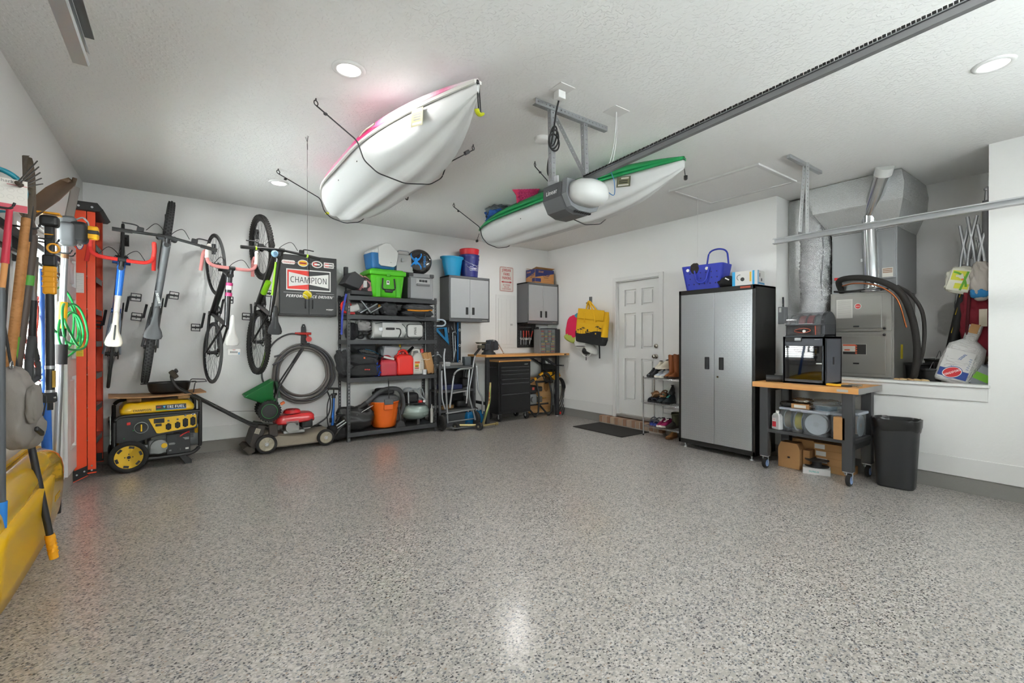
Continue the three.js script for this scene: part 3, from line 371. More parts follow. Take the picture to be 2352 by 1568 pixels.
// ================================================================ air hose coil on its wall bracket
{
  const h = thing('hose_reel', 'red and black wall bracket above the coiled grey hose', 'bracket', [2.06, 1.345, 0]);
  part(h, 'back_plate', black, [ex([[-0.03, -0.17], [0.05, -0.17], [0.035, 0.1], [0.02, 0.14], [-0.005, 0.14], [-0.02, 0.1]], 0.012, 0.003, [circ(0.008, 0.115, 0.008)], 0, 0, 0.007)]);
  part(h, 'arm', black, [strip([-0.02, -0.12, 0.01], [-0.02, -0.1, 0.13], 0.03, 0.01, [1, 0, 0]), strip([0.04, -0.12, 0.01], [0.04, -0.1, 0.13], 0.03, 0.01, [1, 0, 0]), rb(0.11, 0.02, 0.1, 0.008, 0.01, -0.13, 0.07)]);
  part(h, 'hose_bib', M('#c2281d', 0.4), [cy(0.016, 0.016, 0.15, 0.01, 0.02, 0.06, 0, 0, PI / 2), cy(0.035, 0.035, 0.012, 0.05, -0.05, 0.1, PI / 2), bar([0.05, -0.03, 0.09], [0.03, 0.02, 0.06], 0.012), rb(0.05, 0.02, 0.02, 0.005, -0.08, 0.025, 0.06)]);
  const g = []; const N = 9; for (let k = 0; k < N; k++) { const R = 0.27 + (k % 5) * 0.018 + rnd(0.02), ox = rnd(0.02, -0.02) + (k - 4) * 0.006, z = 0.03 + (k % 3) * 0.026 + rnd(0.006), sy = 1.0 + rnd(0.14); g.push(tb(Array.from({ length: 24 }, (_, i) => { const a = i * PI / 12, yy = Math.sin(a) * R; return [2.055 + ox + Math.cos(a) * R * (1 + (yy < 0 ? 0.05 : 0)), 0.885 + (yy < 0 ? yy * sy : yy) , z + 0.008 * Math.sin(2 * a + k)]; }), 0.0115, 90, true, 7)); }
  const c = one('coiled_hose', 'thick coil of grey hose hanging on the back wall', 'hose', M('#6f6a66', 0.6), g.slice(0, 6)); part(c, 'inner_loops', M('#4d4e51', 0.6), g.slice(6), 'darker inner loops');
  part(c, 'loose_end', M('#4a4a4c', 0.6), [tb([[2.03, 1.35, 0.06], [1.9, 1.36, 0.05], [1.74, 1.27, 0.04], [1.62, 1.05, 0.04], [1.6, 0.8, 0.04], [1.72, 0.62, 0.05]], 0.01, 50), tb([[2.3, 0.7, 0.06], [2.38, 0.5, 0.06], [2.34, 0.3, 0.08], [2.2, 0.2, 0.1]], 0.01, 30), bar([1.72, 1.08, 0.08], [1.83, 1.11, 0.08], 0.011), bar([1.7, 0.98, 0.1], [1.82, 1.05, 0.09], 0.011)]);
}
// ================================================================ generator with board and pan
{
  const G = thing('generator', 'yellow and black portable generator with wheels beside the ladder', 'generator', [0.6, 0, 0.26], 0.1), yl = M('#e9b90c', 0.35, 0, { clearcoat: 0.5 }), fr = M('#1a1a1b', 0.4), dk = M('#242526', 0.5);
  const loop = z => bend([[-0.3, 0.1, z], [-0.34, 0.2, z], [-0.34, 0.62, z], [-0.3, 0.66, z], [0.3, 0.66, z], [0.345, 0.62, z], [0.345, 0.16, z], [0.28, 0.1, z], [-0.3, 0.1, z]], 0.018, 0.05);
  part(G, 'frame', fr, [bend([[0.345, 0.66, 0.21], [0.345, 0.16, 0.21], [0.28, 0.1, 0.21], [-0.3, 0.1, 0.21], [-0.34, 0.2, 0.21], [-0.34, 0.5, 0.21], [-0.3, 0.54, 0.21], [0.345, 0.54, 0.21]], 0.018, 0.05), loop(-0.21), bar([0.345, 0.65, 0.21], [0.345, 0.65, -0.21], 0.018), ...[[-0.34, 0.4], [0.345, 0.4], [0.25, 0.1], [-0.25, 0.1]].map(([x, y]) => bar([x, y, -0.21], [x, y, 0.21], 0.016))]);
  part(G, 'fuel_tank', yl, [skin([[-0.2, 0.06, 0.9], [-0.16, 0.1, 0.97], [-0.08, 0.15, 1], [0, 0.155, 1], [0.04, 0.13, 0.97], [0.055, 0.09, 0.9]].map(([q]) => q).length ? [[0, 1], [0.03, 1.04], [0.06, 1.03], [0.105, 0.92], [0.12, 0.8]].map(([y, s]) => rs(0.58 * s, 0.4 * s, 0.06).getPoints(6).slice(0, -1).map(p => V(p.x, 0.545 + y, p.y))) : 0, true)]);
  part(G, 'fuel_cap', black, [cy(0.035, 0.035, 0.03, -0.2, 0.665, 0, 0, 0, 0, 20)]);
  sheet(G, 'tank_label', 0.25, 0.052, 256, '#1b1b1d', (x, w, h) => { text(x, 'TRI FUEL', w * 0.65, h * 0.45, 38, '#f0f0ee', { sx: 0.95 }); x.fillStyle = '#3a7fd0'; x.fillRect(w * 0.3, h * 0.86, w * 0.7, h * 0.14); x.fillStyle = '#2fa44a'; x.fillRect(0, h * 0.86, w * 0.35, h * 0.14); x.fillStyle = '#cf3a2a'; x.fillRect(8, h * 0.3, 34, 8); x.fillStyle = '#52b8e8'; x.beginPath(); x.moveTo(58, 10); x.lineTo(82, 10); x.lineTo(70, 36); x.fill(); }, [0.1, 0.6, 0.2085], [-0.12, 0, 0]);
  sheet(G, 'tank_lettering', 0.17, 0.034, 256, '#e9b90c', (x, w, h) => text(x, 'CHAMPION', w / 2, h / 2, 44, '#23211a', { sx: 0.9 }), [-0.13, 0.587, 0.2085], [-0.05, 0, 0]);
  const pn = part(G, 'control_panel', dk, [ex([[-0.33, 0.29], [-0.2, 0.27], [-0.03, 0.32], [0.32, 0.36], [0.33, 0.53], [-0.33, 0.53]], 0.04, 0.008, [], 0, 0, 0.205)]);
  part(pn, 'panel_face', yl, [ex([[-0.085, 0.5], [0.3, 0.51], [0.31, 0.5], [0.31, 0.39], [0.295, 0.375], [0.0, 0.345], [-0.02, 0.35]], 0.006, 0.002, [], 0, 0, 0.227)]);
  part(pn, 'dial', black, [cy(0.046, 0.05, 0.018, -0.14, 0.42, 0.232, PI / 2, 0, 0, 28)], 'black round selector dial'); part(pn, 'dial_ring', M('#9a9c9a', 0.4, 0.6), [to(0.052, 0.005, -0.14, 0.42, 0.227)]); part(pn, 'dial_pointer', yl, [rb(0.014, 0.07, 0.014, 0.005, -0.14, 0.42, 0.245)]);
  part(pn, 'start_button', red, [rb(0.03, 0.026, 0.01, 0.003, -0.235, 0.47, 0.229)]);
  part(pn, 'display', M('#2b2d30', 0.2), [rb(0.085, 0.045, 0.01, 0.003, 0.0, 0.472, 0.229), rb(0.05, 0.025, 0.006, 0.002, -0.005, 0.43, 0.229)]);
  for (const [x, y, hh] of [[0.075, 0.405, 0.05], [0.15, 0.412, 0.05], [0.215, 0.43, 0.075], [0.28, 0.437, 0.075]]) { const s = part(pn, 'outlet_cover', M('#1f2021', 0.6), [rb(0.045, hh, 0.016, 0.006, x, y, 0.234), rb(0.02, hh + 0.018, 0.01, 0.003, x, y, 0.232)]); part(s, 'breaker', M('#5a5c5e', 0.4), [cy(0.009, 0.009, 0.012, x, y + hh / 2 + 0.035, 0.234, PI / 2)]); }
  part(pn, 'indicator', M('#3a9a58', 0.4), [sp(0.006, -0.27, 0.33, 0.226), sp(0.006, -0.2, 0.4, 0.228)]);
  part(G, 'engine', M('#8d8f8f', 0.45, 0.5), [rb(0.17, 0.15, 0.2, 0.02, 0.0, 0.2, 0.08), cy(0.07, 0.07, 0.1, 0.0, 0.21, 0.18, PI / 2, 0, 0, 22), ...[0, 1, 2, 3, 4, 5].map(k => bb(-0.06, 0.06, 0.28 + k * 0.007, 0.283 + k * 0.007, 0.02, 0.17)), rb(0.12, 0.06, 0.1, 0.01, -0.13, 0.2, 0.1)]);
  part(G, 'recoil_knob', yl, [cy(0.025, 0.022, 0.02, 0.04, 0.22, 0.235, PI / 2)]);
  part(G, 'alternator', M('#77797b', 0.45, 0.5), [cy(0.1, 0.1, 0.2, 0.24, 0.25, 0.04, 0, 0, PI / 2, 28)]); part(G, 'end_bell', yl, [rb(0.035, 0.16, 0.14, 0.012, 0.325, 0.28, 0.06)]);
  part(G, 'vents', black, [0, 1, 2, 3, 4, 5].map(k => bx(0.05, 0.006, 0.004, 0.27, 0.26 + k * 0.014, 0.142)));
  const bt = part(G, 'battery', M('#1f2022', 0.5), [rb(0.2, 0.2, 0.09, 0.006, 0.16, 0.215, 0.165)]); part(bt, 'battery_strap', black, [bb(0.145, 0.17, 0.115, 0.318, 0.118, 0.214)]); part(bt, 'lead', red, [tb([[0.24, 0.325, 0.2], [0.2, 0.31, 0.214], [0.17, 0.29, 0.216]], 0.006), sp(0.012, 0.245, 0.325, 0.2)]);
  sheet(bt, 'battery_print', 0.19, 0.15, 160, '#1f2022', (x, w, h) => { x.fillStyle = '#cfcfcd'; for (const [a, b, c] of [[110, 10, 44], [118, 17, 36], [124, 24, 30], [12, 44, 40], [12, 50, 46], [12, 56, 42]]) x.fillRect(a, b, c, 3); text(x, 'CE', 22, 108, 14, '#ddd'); x.strokeStyle = '#ddd'; x.strokeRect(70, 100, 22, 14); x.fillRect(128, 98, 24, 16); }, [0.16, 0.21, 0.2115]);
  part(G, 'muffler', M('#3a3b3c', 0.5, 0.4), [rb(0.2, 0.14, 0.18, 0.03, -0.2, 0.27, -0.08)]);
  for (const s of [1, -1]) { const w = part(G, 'wheel', rubber, [to(0.128, 0.024, -0.235, 0.152, s * 0.25, 0, 0, 0, 2 * PI, 40, 10)]); for (let k = 0; k < 6; k++) { const a = k * PI / 3 + 0.3; part(w, 'rim_slot', black, [T(bx(0.022, 0.042, 0.004), -0.235 + 0.093 * Math.cos(a), 0.152 + 0.093 * Math.sin(a), s * 0.265, 0, 0, a)]); } const rim = part(w, 'wheel_rim', yl, [ex(new THREE.Shape(circ(0, 0, 0.112, 32).map(p => new THREE.Vector2(...p))), 0.03, 0.004, Array.from({ length: 6 }, (_, k) => { const a = k * PI / 3 + 0.3; return [[0.106 * Math.cos(a - 0.2), 0.106 * Math.sin(a - 0.2)], [0.106 * Math.cos(a + 0.2), 0.106 * Math.sin(a + 0.2)], [0.082 * Math.cos(a + 0.22), 0.082 * Math.sin(a + 0.22)], [0.082 * Math.cos(a - 0.22), 0.082 * Math.sin(a - 0.22)]]; }), -0.235, 0.152, s * 0.25)]); part(w, 'hub', black, [cy(0.014, 0.014, 0.05, -0.235, 0.152, s * 0.255, PI / 2), ...[0, 1, 2, 3].map(k => cy(0.005, 0.005, 0.034, -0.235 + 0.03 * Math.cos(k * PI / 2), 0.152 + 0.03 * Math.sin(k * PI / 2), s * 0.252, PI / 2))]); }
  for (const s of [1, -1]) part(G, 'foot', black, [ex([[0.16, 0.09], [0.22, 0.09], [0.27, 0.035], [0.27, 0], [0.21, 0], [0.2, 0.03]], 0.05, 0.004, [], 0, 0, s * 0.2)]);
  part(G, 'folding_handle', fr, [bend([[-0.36, 0.42, 0.16], [-0.37, 0.5, 0.16], [-0.37, 0.5, -0.16], [-0.36, 0.42, -0.16]], 0.014, 0.03)]);
  part(G, 'side_cover', M('#b9bab6', 0.5), [bb(-0.372, -0.365, 0.28, 0.56, 0.08, 0.2, 0.003)]);
}
{
  const b = thing('particle_board', 'thin brown board resting on the generator', 'board', [0.61, 0.686, 0.28], 0.1);
  part(b, 'sheet', M('#b98d63', 0.85, 0, { bumpMap: rep(grainN, 4), bumpScale: 0.001 }), [T(new THREE.BoxGeometry(0.78, 0.012, 0.42, 10, 1, 1), 0, 0.028, 0)].map(g => { const p = g.attributes.position; for (let i = 0; i < p.count; i++) p.setY(i, p.getY(i) + 0.018 * (p.getX(i) / 0.39) ** 2); return g; }));
  part(b, 'support_block', M('#b48b58', 0.9, 0, { bumpMap: rep(grainN, 3), bumpScale: 0.004 }), [rb(0.11, 0.03, 0.1, 0.004, -0.2, 0.006, 0.14)]); part(b, 'support_block', M('#b48b58', 0.9, 0, { bumpMap: rep(grainN, 3), bumpScale: 0.004 }), [rb(0.1, 0.03, 0.1, 0.004, 0.2, 0.006, 0.14)]);
  const p = thing('roasting_pan', 'black enamel oval roasting pan with side handles on the brown board', 'pan', [0.7, 0.73, 0.27], 0.1), ring = (a, c, y) => Array.from({ length: 28 }, (_, i) => { const t = i * PI / 14; return V(a * Math.sign(Math.cos(t)) * Math.abs(Math.cos(t)) ** 0.7, y, c * Math.sign(Math.sin(t)) * Math.abs(Math.sin(t)) ** 0.7); });
  part(p, 'pan_body', M('#141414', 0.3), [skin([ring(0.15, 0.1, 0.0), ring(0.17, 0.115, 0.03), ring(0.185, 0.13, 0.1), ring(0.195, 0.14, 0.108), ring(0.192, 0.137, 0.112), ring(0.178, 0.124, 0.1), ring(0.165, 0.11, 0.03), ring(0.1, 0.06, 0.012)], true)]);
  for (const s of [-1, 1]) part(p, 'handle', M('#141414', 0.3), [ex([[0, -0.045], [0.05, -0.03], [0.05, 0.03], [0, 0.045]], 0.01, 0.003, [[[0.012, -0.025], [0.012, 0.025], [0.036, 0.018], [0.036, -0.018]]], s * 0.186, 0.105, 0, PI / 2, 0, s > 0 ? 0 : PI)]);
}
// ================================================================ lawn mower, spreader and pump
{
  const m = thing('lawn_mower', 'push lawn mower with red engine cover and long black handle', 'mower', [1.62, 0, 0.27], 0.03), dk = M('#857b6c', 0.55, 0.2, { bumpMap: rep(grainN, 2), bumpScale: 0.001 }), pl = M('#332d29', 0.6);
  const sec = (x, w, y0, y1, top) => { const o = []; for (let i = 0; i < 16; i++) { const a = i * 2 * PI / 16, c = Math.cos(a), s = Math.sin(a); o.push(V(x, s > 0 ? y1 - (1 - s) * 0.05 : y0, (s > 0 ? Math.sign(c) * Math.abs(c) ** 0.6 * w * (1 - s * top) : c * w))); } return o; };
  part(m, 'deck', dk, [skin([sec(-0.1, 0.15, 0.08, 0.22, 0.3), sec(-0.02, 0.2, 0.065, 0.24, 0.3), sec(0.15, 0.215, 0.06, 0.2, 0.3), sec(0.35, 0.21, 0.06, 0.17, 0.3), sec(0.52, 0.2, 0.06, 0.19, 0.3), sec(0.63, 0.17, 0.065, 0.2, 0.35), sec(0.68, 0.1, 0.075, 0.17, 0.4)], true, true, 0.9)]);
  part(m, 'deck_lip', M('#6e6558', 0.6, 0.3), [bend([[-0.06, 0.065, 0.2], [0.15, 0.06, 0.216], [0.55, 0.06, 0.205], [0.66, 0.07, 0.14]], 0.007, 0.05)]);
  for (const [x, r, z] of [[-0.045, 0.108, 0.215], [-0.045, 0.108, -0.2], [0.6, 0.1, 0.2], [0.6, 0.1, -0.19]]) { const w = part(m, 'wheel', rubber, [lt([[r - 0.03, -0.022], [r - 0.006, -0.02], [r, -0.012], [r, 0.012], [r - 0.006, 0.02], [r - 0.03, 0.022]], x, r, z, PI / 2, 0, 0, 36)]); part(w, 'wheel_disc', M('#a79f8c', 0.6), [lt([[0, 0.02], [0.028, 0.022], [0.034, 0.01], [r - 0.04, 0.012], [r - 0.028, 0.024], [r - 0.028, -0.022], [0, -0.02]], x, r, z, PI / 2, 0, 0, 36), ...[0, 1, 2, 3, 4, 5, 6].map(k => strip([x + 0.03 * Math.cos(k * 0.9), r + 0.03 * Math.sin(k * 0.9), z + 0.014], [x + (r - 0.035) * Math.cos(k * 0.9), r + (r - 0.035) * Math.sin(k * 0.9), z + 0.015], 0.008, 0.01, [0, 0, 1]))]); part(w, 'hub_nut', steel, [cy(0.012, 0.012, 0.012, x, r, z + Math.sign(z) * 0.026, PI / 2, 0, 0, 6), to(0.018, 0.004, x, r, z + Math.sign(z) * 0.022)]); }
  const e = part(m, 'engine', M('#9a9a97', 0.4, 0.6), [rb(0.16, 0.13, 0.16, 0.015, 0.24, 0.25, 0.06), cy(0.06, 0.07, 0.1, 0.22, 0.26, 0.14, PI / 2, 0, 0, 20), rb(0.24, 0.04, 0.2, 0.01, 0.26, 0.2, 0.04), ...[0, 1, 2, 3, 4].map(k => bb(0.17, 0.3, 0.28 + k * 0.012, 0.284 + k * 0.012, 0.1, 0.19))]);
  part(e, 'muffler_box', black, [rb(0.13, 0.11, 0.16, 0.02, 0.4, 0.29, 0.08), cy(0.02, 0.02, 0.01, 0.385, 0.28, 0.162, PI / 2)]); part(e, 'recoil_housing', black, [rb(0.3, 0.05, 0.26, 0.02, 0.27, 0.34, 0.02)]);
  const cv = part(m, 'engine_cover', M('#c01d22', 0.35, 0, { clearcoat: 0.5 }), [skin([[0.34, 1, 0.0], [0.36, 1.02, 0], [0.41, 1.0, 0], [0.435, 0.9, 0], [0.44, 0.78, 0]].map(([y, s]) => rs(0.43 * s, 0.28 * s, 0.09).getPoints(8).slice(0, -1).map(p => V(0.28 + p.x, y - 0.03 + 0.015 * (0.28 - p.x > 0.3 ? -1 : 0), p.y + 0.02)))), cy(0.085, 0.1, 0.035, 0.26, 0.43, 0.02, 0, 0, 0, 28)]);
  part(cv, 'starter_grille', M('#8e1519', 0.5), [cy(0.07, 0.07, 0.012, 0.26, 0.449, 0.02, 0, 0, 0, 24), ...Array.from({ length: 8 }, (_, k) => bx(0.1, 0.006, 0.008, 0.26, 0.456, 0.02, 0, k * PI / 8))]);
  part(m, 'rear_guard', pl, [ex([[-0.12, 0.33], [-0.04, 0.31], [-0.1, 0.12], [-0.16, 0.06], [-0.21, 0.11], [-0.17, 0.24]], 0.36, 0.01, [], 0, 0, 0.0), rb(0.09, 0.14, 0.05, 0.01, 0.03, 0.25, 0.17)]);
  part(m, 'rear_flap', M('#3a332c', 0.8), [ex([[-0.235, 0.1], [-0.155, 0.08], [-0.15, 0.03], [-0.21, 0.0], [-0.27, 0.07]], 0.34, 0.006)]);
  sheet(m, 'warning_label', 0.05, 0.06, 48, '#a9a090', (x, w, h) => { x.fillStyle = '#6d675c'; for (let y = 8; y < h; y += 8) x.fillRect(6, y, w - 12, 3); }, [-0.13, 0.26, 0.1815], [0, 0, -0.35]);
  const hd = part(m, 'handle', M('#23211f', 0.5), [...[0.14, -0.14].map(z => bend([[0.04, 0.25, z], [-0.16, 0.31, z], [-0.86, 0.79, z], [-0.91, 0.9, z], [-0.86, 0.96, z]], 0.014, 0.06)), bar([-0.86, 0.96, 0.14], [-0.86, 0.96, -0.14], 0.015), bar([-0.5, 0.54, 0.14], [-0.5, 0.54, -0.14], 0.01)]);
  part(hd, 'grip', M('#3d352b', 0.9), [rb(0.05, 0.09, 0.06, 0.012, -0.885, 0.93, 0.14, 0, 0, 0.6)]); part(hd, 'control_lever', M('#2f2f30', 0.45), [bend([[-0.72, 0.71, 0.1], [-0.7, 0.84, 0.1], [-0.6, 0.84, 0.1]], 0.005, 0.02), bend([[-0.76, 0.73, -0.1], [-0.73, 0.86, -0.1], [-0.6, 0.85, -0.1], [-0.6, 0.84, 0.1]], 0.005, 0.02)]);
  [0.155, 0.17].forEach((z, i) => part(hd, 'cable', cordB, [tb([[-0.84, 0.8, z], [-0.6, 0.62 + i * 0.01, z + 0.01], [-0.3, 0.4, z], [-0.05, 0.33, z], [0.12, 0.3, 0.1]], 0.004, 40, false, 5)])); part(hd, 'starter_rope', cordB, [bar([-0.45, 0.51, 0.15], [0.2, 0.44, 0.04], 0.002, 0.002, 4)]);
}
{
  const s = thing('seed_spreader', 'green hand spreader with black wheels parked on top of the mower', 'spreader', [1.62, 0.475, 0.3], 0.0), gr = M('#1f6b37', 0.45);
  s.rotation.set(0, -0.03, 0.52);
  const R4 = (w, d, y, cx) => rs(w, d, 0.03).getPoints(5).slice(0, -1).map(p => V(cx + p.x, y, p.y));
  part(s, 'hopper', gr, [skin([R4(0.1, 0.1, 0.05, 0.06), R4(0.16, 0.18, 0.12, 0.05), R4(0.3, 0.3, 0.24, 0.04), R4(0.34, 0.34, 0.27, 0.04), R4(0.34, 0.34, 0.28, 0.04), R4(0.32, 0.32, 0.275, 0.04), R4(0.28, 0.28, 0.24, 0.04), R4(0.12, 0.12, 0.12, 0.05)], true), rb(0.12, 0.08, 0.14, 0.015, 0.07, 0.04, 0)]);
  for (const z of [0.15, -0.15]) { const kn = []; for (let i = 0; i < 26; i++) { const a = i * 2 * PI / 26; kn.push(bx(0.012, 0.014, 0.045, 0.118 * Math.cos(a), 0.118 * Math.sin(a), z, 0, 0, a)); } const w = part(s, 'wheel', rubber, [cy(0.116, 0.116, 0.045, 0, 0, z, PI / 2, 0, 0, 36), ...kn]); part(w, 'wheel_disc', M('#2a2b2c', 0.6), [cy(0.07, 0.075, 0.054, 0, 0, z, PI / 2, 0, 0, 28)]); part(w, 'rim_ring', M('#2e7a3e', 0.5), [to(0.08, 0.004, 0, 0, z + 0.0235 * Math.sign(z))]); }
  part(s, 'axle', steel, [bar([0, 0, -0.16], [0, 0, 0.16], 0.006)]);
  part(s, 'handle', M('#242425', 0.5), [-1, 1].map(k => bend([[0.1, 0.02, k * 0.1], [0.2, 0.16, k * 0.1], [0.5, 0.33, k * 0.07], [0.62, 0.4, k * 0.05]], 0.0095, 0.05)), 'black tubular handle'); part(s, 'grip_bar', M('#242425', 0.5), [bend([[0.5, 0.33, 0.07], [0.68, 0.43, 0.06], [0.68, 0.43, -0.06], [0.5, 0.33, -0.07]], 0.011, 0.05)]); part(s, 'hopper_bracket', M('#1d3f29', 0.6), [rb(0.03, 0.2, 0.12, 0.008, 0.2, 0.15, 0.0, 0, 0, -0.35)]); part(s, 'spinner', M('#e0703a', 0.5), [rb(0.05, 0.03, 0.05, 0.008, 0.16, -0.01, 0.08)]);
}
{
  const p = thing('floor_pump', 'blue bicycle floor pump leaning by the front post of the rack', 'pump', [2.335, 0, 0.31], 0); p.rotation.set(-0.02, 0.6, -0.06);
  part(p, 'barrel', M('#1f66b8', 0.3, 0.2), [cy(0.018, 0.02, 0.5, 0, 0.31, 0)]); part(p, 'base', black, [rb(0.2, 0.025, 0.06, 0.01, 0, 0.013, 0), cy(0.026, 0.034, 0.05, 0, 0.045, 0)]); part(p, 'collar', black, [cy(0.026, 0.024, 0.05, 0, 0.575, 0), rb(0.05, 0.03, 0.04, 0.008, 0.02, 0.6, 0)]); part(p, 'handle', black, [bar([0, 0.55, 0], [0, 0.66, 0], 0.008), rb(0.03, 0.03, 0.2, 0.012, 0, 0.67, 0)]); part(p, 'hose', cordB, [tb([[-0.02, 0.06, 0.02], [-0.12, 0.25, 0.03], [-0.12, 0.5, 0.02], [-0.04, 0.61, 0.01], [-0.035, 0.5, 0.02], [-0.06, 0.3, 0.02]], 0.006, 40)]); part(p, 'chuck', black, [rb(0.03, 0.06, 0.02, 0.006, -0.06, 0.28, 0.02)]);
}
// ================================================================ steel shelf rack and what stands on it
{
  const R = thing('shelf_rack', 'black boltless steel rack with five loaded shelves', 'rack', [0, 0, 0]), m = M('#38393b', 0.45, 0.1), X0 = 2.49, X1 = 3.72, Z0 = 0.03, Z1 = 0.44;
  const slots = []; for (let i = 0; i < 44; i++) { const y = 0.05 + i * 0.041, a = 0.018; slots.push([[a - 0.005, y], [a + 0.005, y], [a + 0.005, y + 0.009], [a + 0.0025, y + 0.012], [a + 0.0025, y + 0.02], [a - 0.0025, y + 0.02], [a - 0.0025, y + 0.012], [a - 0.005, y + 0.009]]); }
  for (const [x, sx] of [[X0, 1], [X1, -1]]) for (const [z, sz] of [[Z1, -1], [Z0, 1]]) {
    const f = ex([[0, 0], [0.034, 0], [0.034, 1.87], [0, 1.87]], 0.003, 0, slots), q = f.clone(); if (sx < 0) f.rotateY(PI); f.translate(x, 0, z); q.rotateY(sz < 0 ? PI / 2 : -PI / 2); q.translate(x, 0, z); part(R, 'post', m, [f, q]);
  }
  for (const y of [0.11, 0.8, 1.28, 1.6, 1.84]) { const s = part(R, 'shelf', m, [bb(X0 + 0.004, X1 - 0.004, y - 0.014, y - 0.002, Z0, Z1, 0.002)]); part(s, 'beam', m, [bb(X0 - 0.001, X1 + 0.001, y - 0.05, y + 0.004, Z1 - 0.006, Z1 + 0.005, 0.002)]); part(s, 'beam', m, [bb(X0 - 0.001, X1 + 0.001, y - 0.05, y + 0.004, Z0 - 0.005, Z0 + 0.006, 0.002)]); for (const x of [X0, X1]) part(s, 'side_beam', m, [bb(x - 0.005, x + 0.006, y - 0.05, y + 0.004, Z0, Z1)]); }
}
const S = [0.11, 0.8, 1.28, 1.6, 1.84].map(y => y + 0.004);
{ // top shelf
  const c = thing('cooler', 'lime green hard cooler with black rope handle on the top shelf', 'cooler', [3.02, S[4], 0.24]), g = M('#4cb512', 0.45);
  const rr = (w, d, y) => rs(w, d, 0.03).getPoints(4).slice(0, -1).map(p => V(p.x, y, p.y));
  part(c, 'tub', g, [skin([rr(0.4, 0.33, 0), rr(0.46, 0.38, 0.29)]), rb(0.06, 0.27, 0.02, 0.008, -0.13, 0.14, 0.178), rb(0.06, 0.27, 0.02, 0.008, 0.14, 0.14, 0.178)]); part(c, 'lid', g, [rb(0.5, 0.065, 0.42, 0.02, 0, 0.325, 0), rb(0.44, 0.03, 0.36, 0.014, 0, 0.36, 0)]);
  part(c, 'rope_handle', black, [bend([[-0.075, 0.25, 0.2], [-0.09, 0.1, 0.215], [0.09, 0.1, 0.215], [0.08, 0.25, 0.2]], 0.01, 0.04), rb(0.11, 0.04, 0.035, 0.014, 0, 0.085, 0.215)]); part(c, 'latch', M('#3f9a10', 0.5), [rb(0.05, 0.05, 0.02, 0.006, 0.0, 0.3, 0.2)]);
  sheet(c, 'badge', 0.04, 0.055, 48, '#e6e6e2', (x, w, h) => { x.fillStyle = '#222'; x.beginPath(); x.arc(w / 2, h * 0.4, 14, 0, 7); x.fill(); }, [0.0, 0.2, 0.187]);
}
{
  const c = thing('picnic_cooler', 'blue and white picnic cooler sitting on the green cooler', 'cooler', [2.98, S[4] + 0.377, 0.24], 0.12), w = M('#dcdcda', 0.45);
  part(c, 'tub', M('#1d69a6', 0.4), [skin([[0, 0.3, 0.22], [0.02, 0.33, 0.25], [0.2, 0.37, 0.28], [0.21, 0.36, 0.27]].map(([y, a, b]) => rs(a, b, 0.05).getPoints(5).slice(0, -1).map(p => V(p.x, y, p.y))))]);
  part(c, 'lid', w, [ex([[-0.16, 0.205], [0.19, 0.205], [0.19, 0.23], [0.07, 0.34], [-0.03, 0.34], [-0.17, 0.24]], 0.27, 0.02)]); part(c, 'swing_handle', w, [ex([[-0.1, 0.29], [-0.09, 0.07], [-0.06, 0.045], [0.12, 0.04], [0.16, 0.07], [0.19, 0.24], [0.07, 0.35], [-0.0, 0.35]], 0.02, 0.006, [], 0, 0, 0.145)]);
  sheet(c, 'lettering', 0.045, 0.012, 64, '#dcdcda', (x, a, b) => text(x, 'Igloo', a / 2, b / 2, 14, '#555'), [0.08, 0.1, 0.1555]);
}
{
  const b = thing('metal_cooler', 'silver steel cooler box behind the round black disc', 'cooler', [3.28, S[4] + 0.375, 0.17], 0.05); part(b, 'box_body', M('#c6c7c5', 0.35, 0.6), [rb(0.26, 0.25, 0.2, 0.015, 0.04, 0.13, 0)]); part(b, 'handle', steel, [bend([[-0.06, 0.25, 0.05], [-0.04, 0.31, 0.05], [0.12, 0.31, 0.05], [0.14, 0.25, 0.05]], 0.009, 0.03)]); part(b, 'latch', steel, [rb(0.03, 0.05, 0.012, 0.004, 0.0, 0.17, 0.106)]);
}
